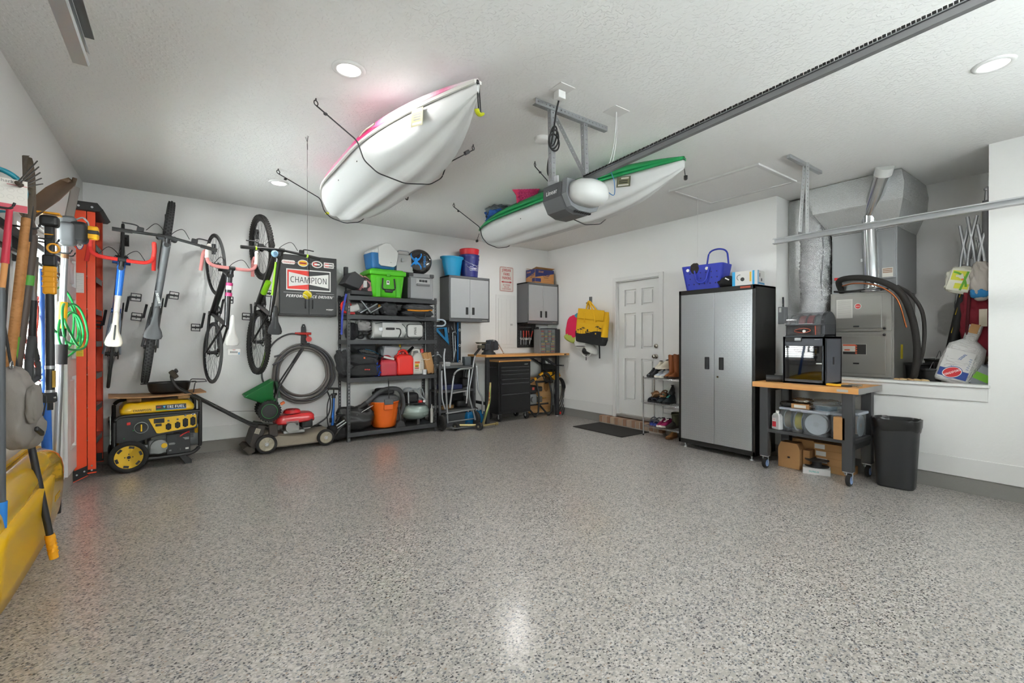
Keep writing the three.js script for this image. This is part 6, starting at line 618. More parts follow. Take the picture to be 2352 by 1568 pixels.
// ================================================================ right wall: bags, mat, shoe rack, locker
{
  const h = one('coat_hook', 'grey wall hook carrying the tote bags', 'hook', midg, [bb(WR - 0.012, WR, 1.84, 1.98, 1.04, 1.1, 0.003), tb([[WR - 0.01, 1.87, 1.07], [WR - 0.07, 1.85, 1.07], [WR - 0.1, 1.88, 1.07]], 0.01)]);
  const y = thing('tote_bag', 'yellow and black tote bag printed with palm trees', 'bag', [5.965, 1.24, 1.24]); y.rotation.set(0.12, -0.06, 0); const ym = fabric('#dba814');
  part(y, 'bag_body', ym, [skin([[0, 0.09, 0.6], [0.12, 0.11, 0.66], [0.4, 0.07, 0.68], [0.5, 0.03, 0.66]].map(([q, d, w]) => rs(d, w, d * 0.35).getPoints(5).slice(0, -1).map(p => V(p.x, q, p.y))))]); part(y, 'bag_base', fabric('#222324'), [skin([[-0.012, 0.085, 0.58], [0.0, 0.105, 0.62], [0.1, 0.118, 0.668], [0.14, 0.112, 0.664]].map(([q, d, w]) => rs(d, w, d * 0.35).getPoints(5).slice(0, -1).map(p => V(p.x, q + (q > 0.05 ? -p.y * 0.06 : 0), p.y))))]); part(y, 'flap', ym, [bb(-0.052, -0.04, 0.36, 0.52, -0.3, 0.29, 0.004)]);
  for (const x of [-0.05, 0.03]) part(y, 'handle', ym, [bend([[x, 0.3, -0.14], [x, 0.45, -0.12], [x * 0.2 + 0.03, 0.66, -0.16], [x, 0.5, 0.05], [x, 0.33, 0.12]], 0.013, 0.06)]);
  sheet(y, 'print', 0.56, 0.2, 320, '#dba814', (x, w, h) => { x.fillStyle = '#1d1d1d'; x.beginPath(); x.moveTo(0, h); x.lineTo(0, h * 0.86); x.bezierCurveTo(w * 0.3, h * 0.95, w * 0.45, h * 0.7, w * 0.62, h * 0.62); x.bezierCurveTo(w * 0.75, h * 0.5, w * 0.85, h * 0.5, w, h * 0.5); x.lineTo(w, h); x.fill(); x.fillRect(w * 0.36, h * 0.62, w * 0.22, 16); x.fillRect(w * 0.42, h * 0.46, 20, 24); x.fillStyle = '#dba814'; x.fillRect(w * 0.38, h * 0.66, w * 0.18, 5); x.fillRect(w * 0.76, h * 0.64, 16, 14); x.strokeStyle = x.fillStyle = '#1d1d1d'; for (const [a, b, s] of [[0.06, 0.62, 12], [0.17, 0.55, 18], [0.27, 0.44, 22], [0.84, 0.22, 24], [0.95, 0.3, 18]]) { x.lineWidth = 3; x.beginPath(); x.moveTo(a * w, h); x.lineTo(a * w, b * h); x.stroke(); for (let k = 0; k < 7; k++) { const t = -0.2 - k * 0.45; x.beginPath(); x.moveTo(a * w, b * h); x.quadraticCurveTo(a * w + s * 0.8 * Math.cos(t), b * h + s * Math.sin(t), a * w + s * 1.3 * Math.cos(t), b * h + s * 0.5 * Math.sin(t) + 5); x.stroke(); } } }, [-0.0605, 0.2, 0.0], [0, -PI / 2, 0.0], 0.85);
  const p = thing('beach_bag', 'pink beach bag with lime bottom behind the yellow tote', 'bag', [6.03, 1.26, 0.74]); p.rotation.set(0.3, 0, 0); part(p, 'bag_body', fabric('#cf1f4d'), [soft(0.14, 0.44, 0.3, 0.7, 0.01, 3, 5)]); part(p, 'bag_bottom', fabric('#a9b552'), [soft(0.15, 0.15, 0.29, 0.7, 0.01, 3, 6, 0, -0.012, 0)]); part(p, 'handle', fabric('#cf1f4d'), [bend([[-0.03, 0.4, -0.06], [0.03, 0.56, 0.1], [-0.03, 0.42, 0.1]], 0.012, 0.06)]); part(p, 'towel', fabric('#4e9fb8'), [soft(0.1, 0.1, 0.1, 0.9, 0.02, 4, 9, 0, 0.38, 0.03)]);
  const s = thing('striped_bag', 'black and white striped bag hanging below the tote', 'bag', [6.04, 1.15, 0.97]); part(s, 'bag_body', fabric('#e2e0dc'), [soft(0.13, 0.3, 0.3, 0.7, 0.012, 3, 7)]); for (let k = 0; k < 7; k++) part(s, 'stripe', fabric('#1d1d22'), [T(new THREE.TorusGeometry(0.12, 0.006, 6, 30).scale(0.48, 1.12, 1), 0, 0.035 + k * 0.034, 0, PI / 2)]);
  const k = thing('bike_helmet', 'white mesh helmet dangling under the striped bag', 'helmet', [6.05, 1.08, 1.16]); part(k, 'shell', M('#c9c8c2', 0.5), [T(new THREE.SphereGeometry(0.12, 24, 12, 0, 2 * PI, 0, 1.7).scale(0.7, 0.75, 1.1), 0, 0.04, 0, 0.4)]); part(k, 'liner', black, [T(new THREE.SphereGeometry(0.1, 20, 10).scale(0.7, 0.6, 0.8), -0.03, 0.03, -0.06)]); for (let q = 0; q < 6; q++) part(k, 'rib', white, [to(0.09, 0.005, -0.04, 0.03, -0.05, 0, PI / 2 + 0.2, q * 0.5, PI, 14, 5)]); part(k, 'chin_strap', black, [strip([-0.02, 0.0, -0.08], [-0.01, -0.12, -0.09], 0.014, 0.003, [0, 0, 1])]);
  one('black_strap', 'long black webbing strap hanging below the tote bag', 'strap', fabric('#1c1c1c'), [strip([6.0, 1.3, 1.37], [6.02, 1.17, 1.375], 0.025, 0.004, [0, 0, 1]), strip([6.02, 1.17, 1.375], [6.01, 1.0, 1.39], 0.025, 0.004, [0, 0, 1])]);
  one('door_mat', 'dark charcoal door mat on the floor by the step', 'mat', M('#35322f', 0.95, 0, { bumpMap: rep(grainN, 20), bumpScale: 0.003 }), [rb(0.57, 0.01, 0.93, 0.004, 5.785, 0.005, 1.8)], [0, 0, 0], 0, undefined, 0.3);
}
{ // wire shoe rack
  const R = thing('shoe_rack', 'chrome wire shoe rack between the door and the tall locker', 'shoe rack', [0, 0, 0]), X0 = 5.87, X1 = 6.11, Z0 = 2.32, Z1 = 2.965;
  for (const x of [X0, X1]) for (const z of [Z0, Z1]) { const p = part(R, 'post', chrome, [cy(0.0095, 0.0095, 0.79, x, 0.4, z)]); part(p, 'foot', black, [cy(0.012, 0.012, 0.02, x, 0.01, z)]); }
  for (const y of [0.13, 0.44, 0.775]) { const w = []; for (let k = 1; k < 22; k++) w.push(bar([X0, y, Z0 + k * (Z1 - Z0) / 22], [X1, y, Z0 + k * (Z1 - Z0) / 22], 0.0018, 0.0018, 5)); const s = part(R, 'wire_shelf', chrome, [...w, bar([X0, y - 0.012, Z0], [X0, y - 0.012, Z1], 0.003), bar([X1, y - 0.012, Z0], [X1, y - 0.012, Z1], 0.003), bar([X0, y, Z0], [X0, y, Z1], 0.004), bar([X1, y, Z0], [X1, y, Z1], 0.004), bar([X0, y, Z0], [X1, y, Z0], 0.004), bar([X0, y, Z1], [X1, y, Z1], 0.004), bar([(X0 + X1) / 2, y - 0.004, Z0], [(X0 + X1) / 2, y - 0.004, Z1], 0.003), tb(Array.from({ length: 33 }, (_, i) => [X0, y - 0.006 + (i % 2 ? 0.005 : -0.005), Z0 + i * (Z1 - Z0) / 32]), 0.0016, 80, false, 4)]); }
  // shoe: toe towards -x, heel towards +x, base at y = 0
  const foot = (L, w, h, toe = 1) => [[-0.5, 0.45, 0.22], [-0.46, 0.75, 0.34], [-0.32, 0.98, 0.42], [-0.15, 0.95, 0.6], [0.02, 0.8, 0.85], [0.2, 0.74, 1], [0.4, 0.78, 1], [0.49, 0.6, 0.95]].map(([x, a, b]) => Array.from({ length: 14 }, (_, j) => { const t = j * 2 * PI / 14, c = Math.cos(t), s = Math.sin(t); return V(x * L, s > 0 ? s ** 0.8 * h * b : 0, c * w / 2 * a * (s > 0.5 ? 0.82 : 1)); }));
  function shoe(name, label, pos, ry, up, sole, o = {}) {
    const g = thing(name, label, o.cat || 'shoe', [pos[0], pos[1], 2.37 + (pos[2] - 2.385) * 0.7], ry, 'shoes on the wire rack'), L = o.L || 0.23, w = (o.w || 0.085) * 0.86, h = (o.h || 0.075) * 1.2, st = o.st || 0.025; if (o.rz) g.rotation.z = o.rz; if (o.rx) g.rotation.x = o.rx;
    part(g, 'sole', M(sole, 0.7), [skin([[-0.5, 0.5], [-0.42, 0.85], [-0.25, 1], [0, 0.85], [0.25, 0.8], [0.44, 0.8], [0.5, 0.6]].map(([x, a]) => [[0, -1], [st, -1.04], [st, 1.04], [0, 1]].map(([y, s]) => V(x * L * 1.04, y + (x < -0.4 ? 0.008 : 0), s * a * w / 2))), true, true, 0.7)]);
    if (o.sandal) { for (const x of [-0.25, 0.0]) part(g, 'strap', M(up, 0.7), [T(new THREE.TorusGeometry(w * 0.46, 0.011, 8, 16, PI).scale(1, 1, 2.2), x * L, st, 0, 0, PI / 2)]); part(g, 'heel_strap', M(up, 0.7), [tb([[0.05 * L, st + 0.03, w * 0.42], [0.4 * L, st + 0.045, w * 0.3], [0.47 * L, st + 0.05, 0], [0.4 * L, st + 0.045, -w * 0.3], [0.05 * L, st + 0.03, -w * 0.42]], 0.008)]); return g; }
    part(g, 'upper', M(up, 0.75), [T(skin(foot(L, w, h)), 0, st * 0.7, 0)]); if (o.shaft) part(g, 'shaft', M(o.shaft, 0.65), [skin([[0.03, 0.13, 0.075], [0.1, 0.11, 0.075], [0.2, 0.12, 0.09], [o.sh || 0.3, 0.13, 0.1], [(o.sh || 0.3) - 0.01, 0.115, 0.085]].map(([y, a, b]) => Array.from({ length: 16 }, (_, i) => V(0.055 + a / 2 * Math.cos(i * PI / 8), y + (y > 0.25 ? 0.012 * Math.cos(i * PI / 4) : 0), b / 2 * Math.sin(i * PI / 8)))))]);
    else part(g, 'opening', M(o.inn || '#2a2a2c', 0.9), [T(new THREE.SphereGeometry(0.5, 16, 8).scale(L * 0.34, 0.012, w * 0.58), L * 0.24, st * 0.7 + h * 0.985, 0)]);
    if (o.lace) part(g, 'laces', M(o.lace, 0.7), [0, 1, 2, 3].map(k => bar([-0.16 * L + k * 0.02, st + h * (0.58 + k * 0.09), -w * 0.2], [-0.16 * L + k * 0.02, st + h * (0.6 + k * 0.09), w * 0.2], 0.004))); return g;
  }
  const t = 0.782, m = 0.447, b = 0.137, x = 5.99;
  shoe('shoe', 'black slip-on shoe at the left end of the top rack shelf', [x, t, 2.385], 0.2, '#26272a', '#1d1d1f', { h: 0.085 }); shoe('shoe', 'black shoe beside the first on the top rack shelf', [x, t, 2.475], 0.1, '#2b2c30', '#1d1d1f', { h: 0.1 });
  shoe('sneaker', 'white and pale blue sneaker on the top rack shelf', [x, t, 2.585], 0.0, '#c3cddb', '#e3e0d6', { lace: '#eceae4' }); shoe('sneaker', 'white and pale blue sneaker next to the brown boots', [x, t, 2.69], 0.0, '#c9d0d8', '#e6e2d6', { lace: '#eceae4' });
  shoe('sneaker', 'cream sneaker stacked on the pale blue pair', [x, t + 0.115, 2.56], 0.3, '#d3ccb9', '#e4dfd0', {}); shoe('sneaker', 'cream sneaker tilted at the top of the pile', [x + 0.02, t + 0.125, 2.67], -0.3, '#d9d3c2', '#e4dfd0', { rz: 0.15 });
  shoe('boot', 'tall brown leather boot on the top rack shelf', [x, t, 2.79], 0.05, '#8f5426', '#3a2c22', { shaft: '#86481f', sh: 0.3, cat: 'boot' }); shoe('boot', 'tall brown leather boot half hidden by the tall locker', [x, t, 2.895], -0.05, '#8a4f24', '#3a2c22', { shaft: '#7c431d', sh: 0.31, cat: 'boot' });
  shoe('sandal', 'dark strappy sandal at the left of the middle rack shelf', [x, m, 2.4], 0.25, '#22242e', '#1e1e22', { sandal: 1, cat: 'sandal' }); shoe('sandal', 'dark strappy sandal behind the teal-laced sneakers', [x, m, 2.51], 0.1, '#262a38', '#1e1e22', { sandal: 1, cat: 'sandal' });
  shoe('slipper', 'brown cork slipper tipped up on the middle rack shelf', [x - 0.02, m + 0.075, 2.48], 0.9, '#8a6444', '#9c7550', { sandal: 1, rz: -0.35, cat: 'slipper' }); shoe('slipper', 'brown cork slipper lying behind the tipped one', [x + 0.03, m + 0.08, 2.62], 0.4, '#7c5a3c', '#9c7550', { sandal: 1, cat: 'slipper' });
  shoe('sneaker', 'black speckled sneaker with teal laces on the middle rack shelf', [x, m, 2.64], 0.05, '#2a3236', '#1f2224', { lace: '#5cc7ba', h: 0.09 }); shoe('sneaker', 'black speckled teal-laced sneaker next to the tall locker', [x, m, 2.77], 0.0, '#2a3236', '#1f2224', { lace: '#5cc7ba', h: 0.09 }); shoe('shoe', 'black shoe piled above the teal-laced sneakers', [x + 0.03, m + 0.12, 2.8], 0.5, '#17181a', '#141416', { h: 0.085 });
  shoe('sandal', 'grey sandal with blue and red sole at the left of the bottom rack shelf', [x, b, 2.41], 0.5, '#5c5f66', '#2b3b8a', { sandal: 1, cat: 'sandal', st: 0.035 }); shoe('sandal', 'blue-soled grey sandal beside the magenta sneakers', [x, b, 2.51], 0.4, '#54575e', '#2a3a88', { sandal: 1, cat: 'sandal', st: 0.035 });
  shoe('sneaker', 'magenta sneaker with white toe on the bottom rack shelf', [x - 0.02, b, 2.62], 0.25, '#8e1250', '#e3dcd4', { lace: '#e6e2dc' }); shoe('sneaker', 'magenta sneaker beside the olive boot', [x - 0.01, b, 2.72], 0.0, '#8e1250', '#e3dcd4', { lace: '#e6e2dc' });
  shoe('boot', 'olive and black ankle boot on the bottom rack shelf', [x, b, 2.85], 0.0, '#2c2a26', '#3a332c', { shaft: '#4b4c38', sh: 0.17, cat: 'boot', w: 0.1 }); shoe('shoe', 'tan shoe on the floor under the wire rack', [5.98, 0, 2.83], 0.1, '#8f6236', '#6e4825', { h: 0.06 });
}
{ // tall locker
  const C = thing('tall_locker', 'tall black locker with silver diamond plate doors', 'locker', [0, 0, 0]), k = M('#1d1c1b', 0.32, 0.2), X0 = 5.69, X1 = 6.14, Z0 = 2.985, Z1 = 3.895, Y0 = 0.055, Y1 = 1.872;
  part(C, 'case', k, [bb(X0 + 0.02, X1, Y0, Y0 + 0.02, Z0, Z1), bb(X0 + 0.02, X1, Y1 - 0.02, Y1, Z0, Z1), bb(X0 + 0.02, X1, Y0, Y1, Z0, Z0 + 0.02), bb(X0 + 0.02, X1, Y0, Y1, Z1 - 0.02, Z1), bb(X1 - 0.02, X1, Y0, Y1, Z0, Z1), bb(X0, X0 + 0.03, Y0, Y0 + 0.05, Z0, Z1, 0.003), bb(X0, X0 + 0.03, Y1 - 0.05, Y1, Z0, Z1, 0.003), bb(X0, X0 + 0.03, Y0, Y1, Z0, Z0 + 0.03, 0.003), bb(X0, X0 + 0.03, Y0, Y1, Z1 - 0.03, Z1, 0.003)]);
  const pm = M('#bcbfc2', 0.3, 0.8, { bumpMap: rep(plateN, 1), bumpScale: 0.0018 }), zc = (Z0 + Z1) / 2;
  for (const s of [0, 1]) { const a = s ? zc + 0.002 : Z0 + 0.032, b = s ? Z1 - 0.032 : zc - 0.002, d = part(C, 'door', pm, [bb(X0 - 0.004, X0 + 0.02, Y0 + 0.052, Y1 - 0.052, a, b, 0.003)], null, 0.052), hz = zc + (s ? 0.085 : -0.085); const h = part(d, 'handle', black, [ex(rs(0.052, 0.14, 0.008), 0.012, 0.002, [rs(0.03, 0.112, 0.005).getPoints(3).map(p => [p.x, p.y])], X0 - 0.008, 1.02, hz, 0, -PI / 2)]); part(h, 'handle_recess', M('#2c2d2e', 0.4), [bx(0.003, 0.115, 0.034, X0 - 0.005, 1.02, hz)]); if (s) part(d, 'lock', chrome, [cy(0.011, 0.011, 0.012, X0 - 0.008, 0.87, zc + 0.045, 0, 0, PI / 2)]); }
  part(C, 'brand_plate', M('#a8442a', 0.4), [bb(X0 - 0.003, X0, Y1 - 0.032, Y1 - 0.012, Z1 - 0.16, Z1 - 0.05)]); for (const z of [Z0 + 0.06, Z1 - 0.06]) for (const x of [X0 + 0.05, X1 - 0.05]) part(C, 'levelling_foot', zinc, [cy(0.022, 0.025, 0.012, x, 0.006, z), cy(0.008, 0.008, 0.06, x, 0.035, z)]);
  const T1 = 1.872, b = thing('rubber_tote', 'royal blue perforated rubber tote on the tall locker', 'tote', [5.86, T1, 3.24], 0.1), bm = M('#1f2f9e', 0.5);
  const hol = []; for (let i = 0; i < 6; i++) for (let j = 0; j < 3; j++) hol.push([-0.16 + i * 0.064, 0.07 + j * 0.065]);
  part(b, 'tote_body', bm, [skin([[0, 0.2, 0.4], [0.01, 0.21, 0.42], [0.27, 0.27, 0.5], [0.29, 0.275, 0.505], [0.29, 0.255, 0.485], [0.02, 0.19, 0.4]].map(([y, a, c]) => rs(a, c, 0.05).getPoints(5).slice(0, -1).map(p => V(p.x, y, p.y))))]); stuff(part(b, 'perforations', M('#0d1450', 0.6), hol.map(([z, y]) => cy(0.008, 0.008, 0.006, -0.1035 - y * 0.115, y, z + (y > 0.1 ? 0.02 : 0), 0, 0, PI / 2, 10)))); part(b, 'handle', bm, [bend([[0.1, 0.26, -0.05], [0.11, 0.48, -0.02], [0.11, 0.5, 0.1], [0.1, 0.46, 0.2], [0.1, 0.26, 0.22]], 0.01, 0.09)]); part(b, 'handle', bm, [bend([[-0.145, 0.25, -0.08], [-0.16, 0.08, -0.04], [-0.16, 0.08, 0.06], [-0.145, 0.25, 0.1]], 0.011, 0.08)]); for (const z of [-0.16, 0.07]) part(b, 'button', white, [cy(0.018, 0.018, 0.012, -0.14, 0.24, z, 0, 0, PI / 2)]); part(b, 'cloth', fabric('#2b2622'), [soft(0.08, 0.13, 0.1, 0.9, 0.008, 4, 3, -0.12, 0.19, -0.08)]);
  const c = one('baseball_cap', 'crumpled black cap between the tote and the box', 'cap', fabric('#131314'), [soft(0.2, 0.13, 0.24, 0.8, 0.012, 4, 14)], [5.82, T1, 3.55]); part(c, 'white_mark', white, [bx(0.004, 0.012, 0.05, -0.1, 0.09, 0.02, 0.5)]); 
  const x = thing('product_carton', 'white and blue product carton on the tall locker', 'box', [5.83, T1, 3.76], 0.12); part(x, 'carton_body', M('#d8d6d2', 0.5), [bb(-0.1, 0.1, 0, 0.155, -0.14, 0.12, 0.002)]); sheet(x, 'print', 0.26, 0.154, 200, '#d3d1ce', (q, w, h) => { q.fillStyle = '#2f9fd4'; q.fillRect(0, 0, 24, h); q.fillRect(w - 40, 0, 16, h); q.fillStyle = '#2a2a2a'; q.beginPath(); q.arc(82, 66, 16, 0, 7); q.fill(); q.strokeStyle = '#333'; q.lineWidth = 4; q.beginPath(); q.arc(60, 50, 22, 2, 5); q.stroke(); q.fillStyle = '#d9b23a'; q.fillRect(w - 62, 10, 14, h - 40); }, [-0.1005, 0.0775, -0.01], [0, -PI / 2, 0]); sheet(x, 'print', 0.2, 0.154, 160, '#c9c6c2', (q, w, h) => { q.fillStyle = '#2f9fd4'; q.fillRect(0, 0, 16, h); q.fillStyle = '#2a2a2a'; q.fillRect(40, 24, 16, 30); q.beginPath(); q.arc(90, 76, 14, 0, 7); q.fill(); q.fillStyle = '#3a7fb0'; q.fillRect(20, h - 22, w - 20, 14); }, [0, 0.0775, 0.1205]);
}
// ================================================================ rolling bench with 3D printer
const BY = 0.862;
{
  const B = thing('rolling_bench', 'small rolling workbench with beech top and grey steel frame', 'workbench', [0, 0, 0]), g = M('#3f4042', 0.42, 0.2), X0 = 5.515, X1 = 6.115, Z0 = 3.95, Z1 = 4.85;
  const top = part(B, 'top', new THREE.MeshPhysicalMaterial({ map: beechT, roughness: 0.4 }), [bb(X0, X1, BY - 0.05, BY, Z0, Z1, 0.003)], null, 0.5); part(top, 'label_plate', M('#b9b7b2', 0.4, 0.4), [bb(X0 - 0.002, X0, BY - 0.036, BY - 0.014, Z1 - 0.16, Z1 - 0.075)]); part(top, 'end_strip', M('#9b9a98', 0.45, 0.3), [bb(X0 + 0.002, X1, BY - 0.05, BY, Z1, Z1 + 0.003)]);
  for (const [x, z] of [[X0 + 0.06, Z0 + 0.1], [X0 + 0.06, Z1 - 0.09], [X1 - 0.07, Z0 + 0.1], [X1 - 0.07, Z1 - 0.09]]) {
    part(B, 'leg', g, [rb(0.07, 0.69, 0.08, 0.004, x, 0.468, z)]);
    const c = part(B, 'caster', rubber, [lt([[0.03, -0.016], [0.048, -0.016], [0.052, -0.008], [0.052, 0.008], [0.048, 0.016], [0.03, 0.016]], x - 0.01, 0.052, z + 0.01, PI / 2, 0.5, 0, 28)]); part(c, 'caster_hub', M('#7f97c4', 0.4), [T(new THREE.CylinderGeometry(0.034, 0.034, 0.036, 24), x - 0.01, 0.052, z + 0.01, PI / 2, 0.5, 0)]); part(c, 'caster_fork', zinc, [bx(0.06, 0.006, 0.07, x, 0.119, z), T(bx(0.03, 0.07, 0.004, 0, 0, 0.022), x - 0.01, 0.085, z + 0.01, 0, 0.5, 0), T(bx(0.03, 0.07, 0.004, 0, 0, -0.022), x - 0.01, 0.085, z + 0.01, 0, 0.5, 0), T(bx(0.05, 0.008, 0.05, 0.03, -0.0, 0), x, 0.09, z, 0, 0.5, 0.3)]);
  }
  part(B, 'lower_shelf', g, [bb(X0 + 0.04, X1 - 0.04, 0.365, 0.395, Z0 + 0.06, Z1 - 0.05, 0.003)]); part(B, 'apron', g, [bb(X0 + 0.06, X1 - 0.06, BY - 0.09, BY - 0.051, Z0 + 0.1, Z0 + 0.13), bb(X0 + 0.06, X1 - 0.06, BY - 0.09, BY - 0.051, Z1 - 0.12, Z1 - 0.09)]); part(B, 'side_rail', M('#1d1d1e', 0.4), [bb(X0 + 0.09, X1 - 0.1, 0.31, 0.37, Z1 - 0.1, Z1 - 0.06)]);
}
{ // printer
  const p = thing('enclosed_printer', 'dark grey enclosed 3D printer with glass door', 'printer', [5.625, BY, 4.195], 0.0), g = M('#4b4e56', 0.42, 0.05), w = 0.37, h = 0.455, d = 0.38;      // local: front at x = 0 facing -x, width along z
  part(p, 'case', g, [bb(0, d, 0, 0.02, 0, w), bb(0, d, h - 0.02, h, 0, w), bb(0, d, 0, h, w - 0.018, w), bb(0, d, 0, h, 0, 0.018), bb(d - 0.02, d, 0, h, 0, w), bb(0, 0.02, 0, 0.045, 0, w, 0.003), bb(0, 0.02, h - 0.09, h, 0, w, 0.003), bb(0, 0.02, 0, h, 0, 0.022, 0.003), bb(0, 0.02, 0, h, w - 0.03, w, 0.003)]);
  part(p, 'glass_door', M('#0c0c0d', 0.03, 0, { clearcoat: 1, clearcoatRoughness: 0.02 }), [bb(-0.006, 0.0, 0.045, h - 0.09, 0.022, w - 0.03, 0.002)], 'dark mirror-like glass'); part(p, 'door_handle', M('#c9cbcc', 0.3, 0.5), [rb(0.012, 0.014, 0.05, 0.005, -0.012, 0.2, w - 0.05)]); const sc = part(p, 'control_bar', black, [rb(0.012, 0.04, 0.14, 0.004, -0.006, h - 0.025, 0.1)]); part(sc, 'screen', M('#34373b', 0.15), [bb(-0.014, -0.011, h - 0.04, h - 0.012, 0.11, 0.165, 0.001)]); part(p, 'build_plate', M('#4c4f52', 0.4, 0.3), [bb(0.06, 0.32, 0.12, 0.13, 0.06, 0.31)]); part(p, 'side_vent', black, [bb(0.17, 0.2, 0.19, 0.26, w, w + 0.002)]); sheet(p, 'lettering', 0.07, 0.009, 96, '#4b4e56', (x, a, b) => text(x, 'Bambu Lab', a / 2, b / 2, 11, '#b9bbbd'), [-0.0005, h - 0.028, 0.3], [0, -PI / 2, 0]);
  const a = thing('filament_box', 'filament box with clear domed lid on top of the printer', 'filament box', [5.63, BY + h, 4.215]), W = 0.335, Dp = 0.28; part(a, 'tray', M('#2d2f33', 0.45), [bb(0.01, Dp, 0, 0.02, 0, W), bb(Dp - 0.02, Dp, 0, 0.12, 0, W), bb(0.01, Dp, 0, 0.12, W - 0.03, W, 0.006), bb(0.01, Dp, 0, 0.12, 0, 0.012), bb(0, 0.02, 0.105, 0.12, 0, W), bb(0, 0.02, 0, 0.012, 0, W)]);
  part(a, 'front_film', M('#b9bdc0', 0.12, 0.9, { bumpMap: rep(peelN, 4), bumpScale: 0.01 }), [bb(0.006, 0.012, 0.01, 0.105, 0.012, W - 0.03)]); part(a, 'feed_tube', M('#a8452c', 0.4), [bend([[0.003, 0.06, 0.08], [0.003, 0.085, 0.16], [0.003, 0.06, 0.24], [0.003, 0.03, 0.16], [0.003, 0.05, 0.08]], 0.003, 0.05), bar([0.003, 0.1, 0.26], [0.003, 0.015, 0.262], 0.004)]); part(a, 'dial', white, [cy(0.013, 0.013, 0.006, 0.003, 0.05, 0.165, 0, 0, PI / 2)]);
  const dome = r => new THREE.Shape().moveTo(0.01, 0.12).absarc(Dp / 2 + 0.005, 0.12, r, PI, 0, true); part(a, 'lid', M('#cfd2d5', 0.08, 0, { transmission: 0.85, thickness: 0 }), [T(new THREE.CylinderGeometry(0.135, 0.135, W, 28, 1, true, -PI / 2, PI).scale(1, 1, 0.9), Dp / 2, 0.12, W / 2, 0, 0, 0).applyMatrix4(new THREE.Matrix4()), ].map(() => { const g2 = new THREE.CylinderGeometry(0.135, 0.135, W - 0.03, 28, 1, true, 0, PI); g2.rotateX(PI / 2); g2.rotateZ(PI / 2); g2.scale(1, 0.85, 1); g2.translate(Dp / 2 + 0.005, 0.12, (W - 0.03) / 2); return g2; })); part(a, 'lid_end', M('#2a2c2f', 0.45), [ex(circ(0, 0, 0.137, 40).slice(0, 21).map(([x, y]) => [x, y * 0.85]), 0.03, 0.002, [], Dp / 2 + 0.005, 0.12, W - 0.015)]);
  ['#6b6d70', '#9a2a2c', '#b0252a', '#55585c'].forEach((c, k) => { const s = part(a, 'spool', M(c, 0.5), [cy(0.085, 0.085, 0.05, Dp / 2, 0.12, 0.05 + k * 0.072, PI / 2, 0, 0, 28)]); part(s, 'spool_flange', M('#3c3e42', 0.5), [cy(0.098, 0.098, 0.004, Dp / 2, 0.12, 0.022 + k * 0.072, PI / 2, 0, 0, 28)]); });
  const f = one('portable_speaker', 'short black cylinder lying on the rolling bench', 'speaker', M('#26272a', 0.6), [cy(0.034, 0.034, 0.15, 0, 0.034, 0, PI / 2, 0, 0, 26), cy(0.035, 0.035, 0.008, 0, 0.034, 0.072, PI / 2)], [5.66, BY, 4.1], 0.5);
  const q = thing('pliers', 'yellow-handled pliers lying on the rolling bench', 'pliers', [5.62, BY + 0.012, 4.7], 0.1); for (const s of [-1, 1]) part(q, 'handle', M('#dba31a', 0.45), [bend([[0, 0, 0], [s * 0.015, 0, -0.05], [s * 0.022, 0.004, -0.12]], 0.01, 0.02)]); part(q, 'jaws', darkg, [rb(0.03, 0.016, 0.08, 0.006, 0, 0, 0.03)]); const y2 = one('wire_bundle', 'tangle of silver wire by the yellow pliers', 'wire', M('#8d8b84', 0.4, 0.6), [tb(Array.from({ length: 30 }, (_, i) => [rnd(0.05, -0.05), 0.006 + rnd(0.025), rnd(0.06, -0.06)]), 0.0018, 160, false, 5)], [5.66, BY, 4.78]);
}
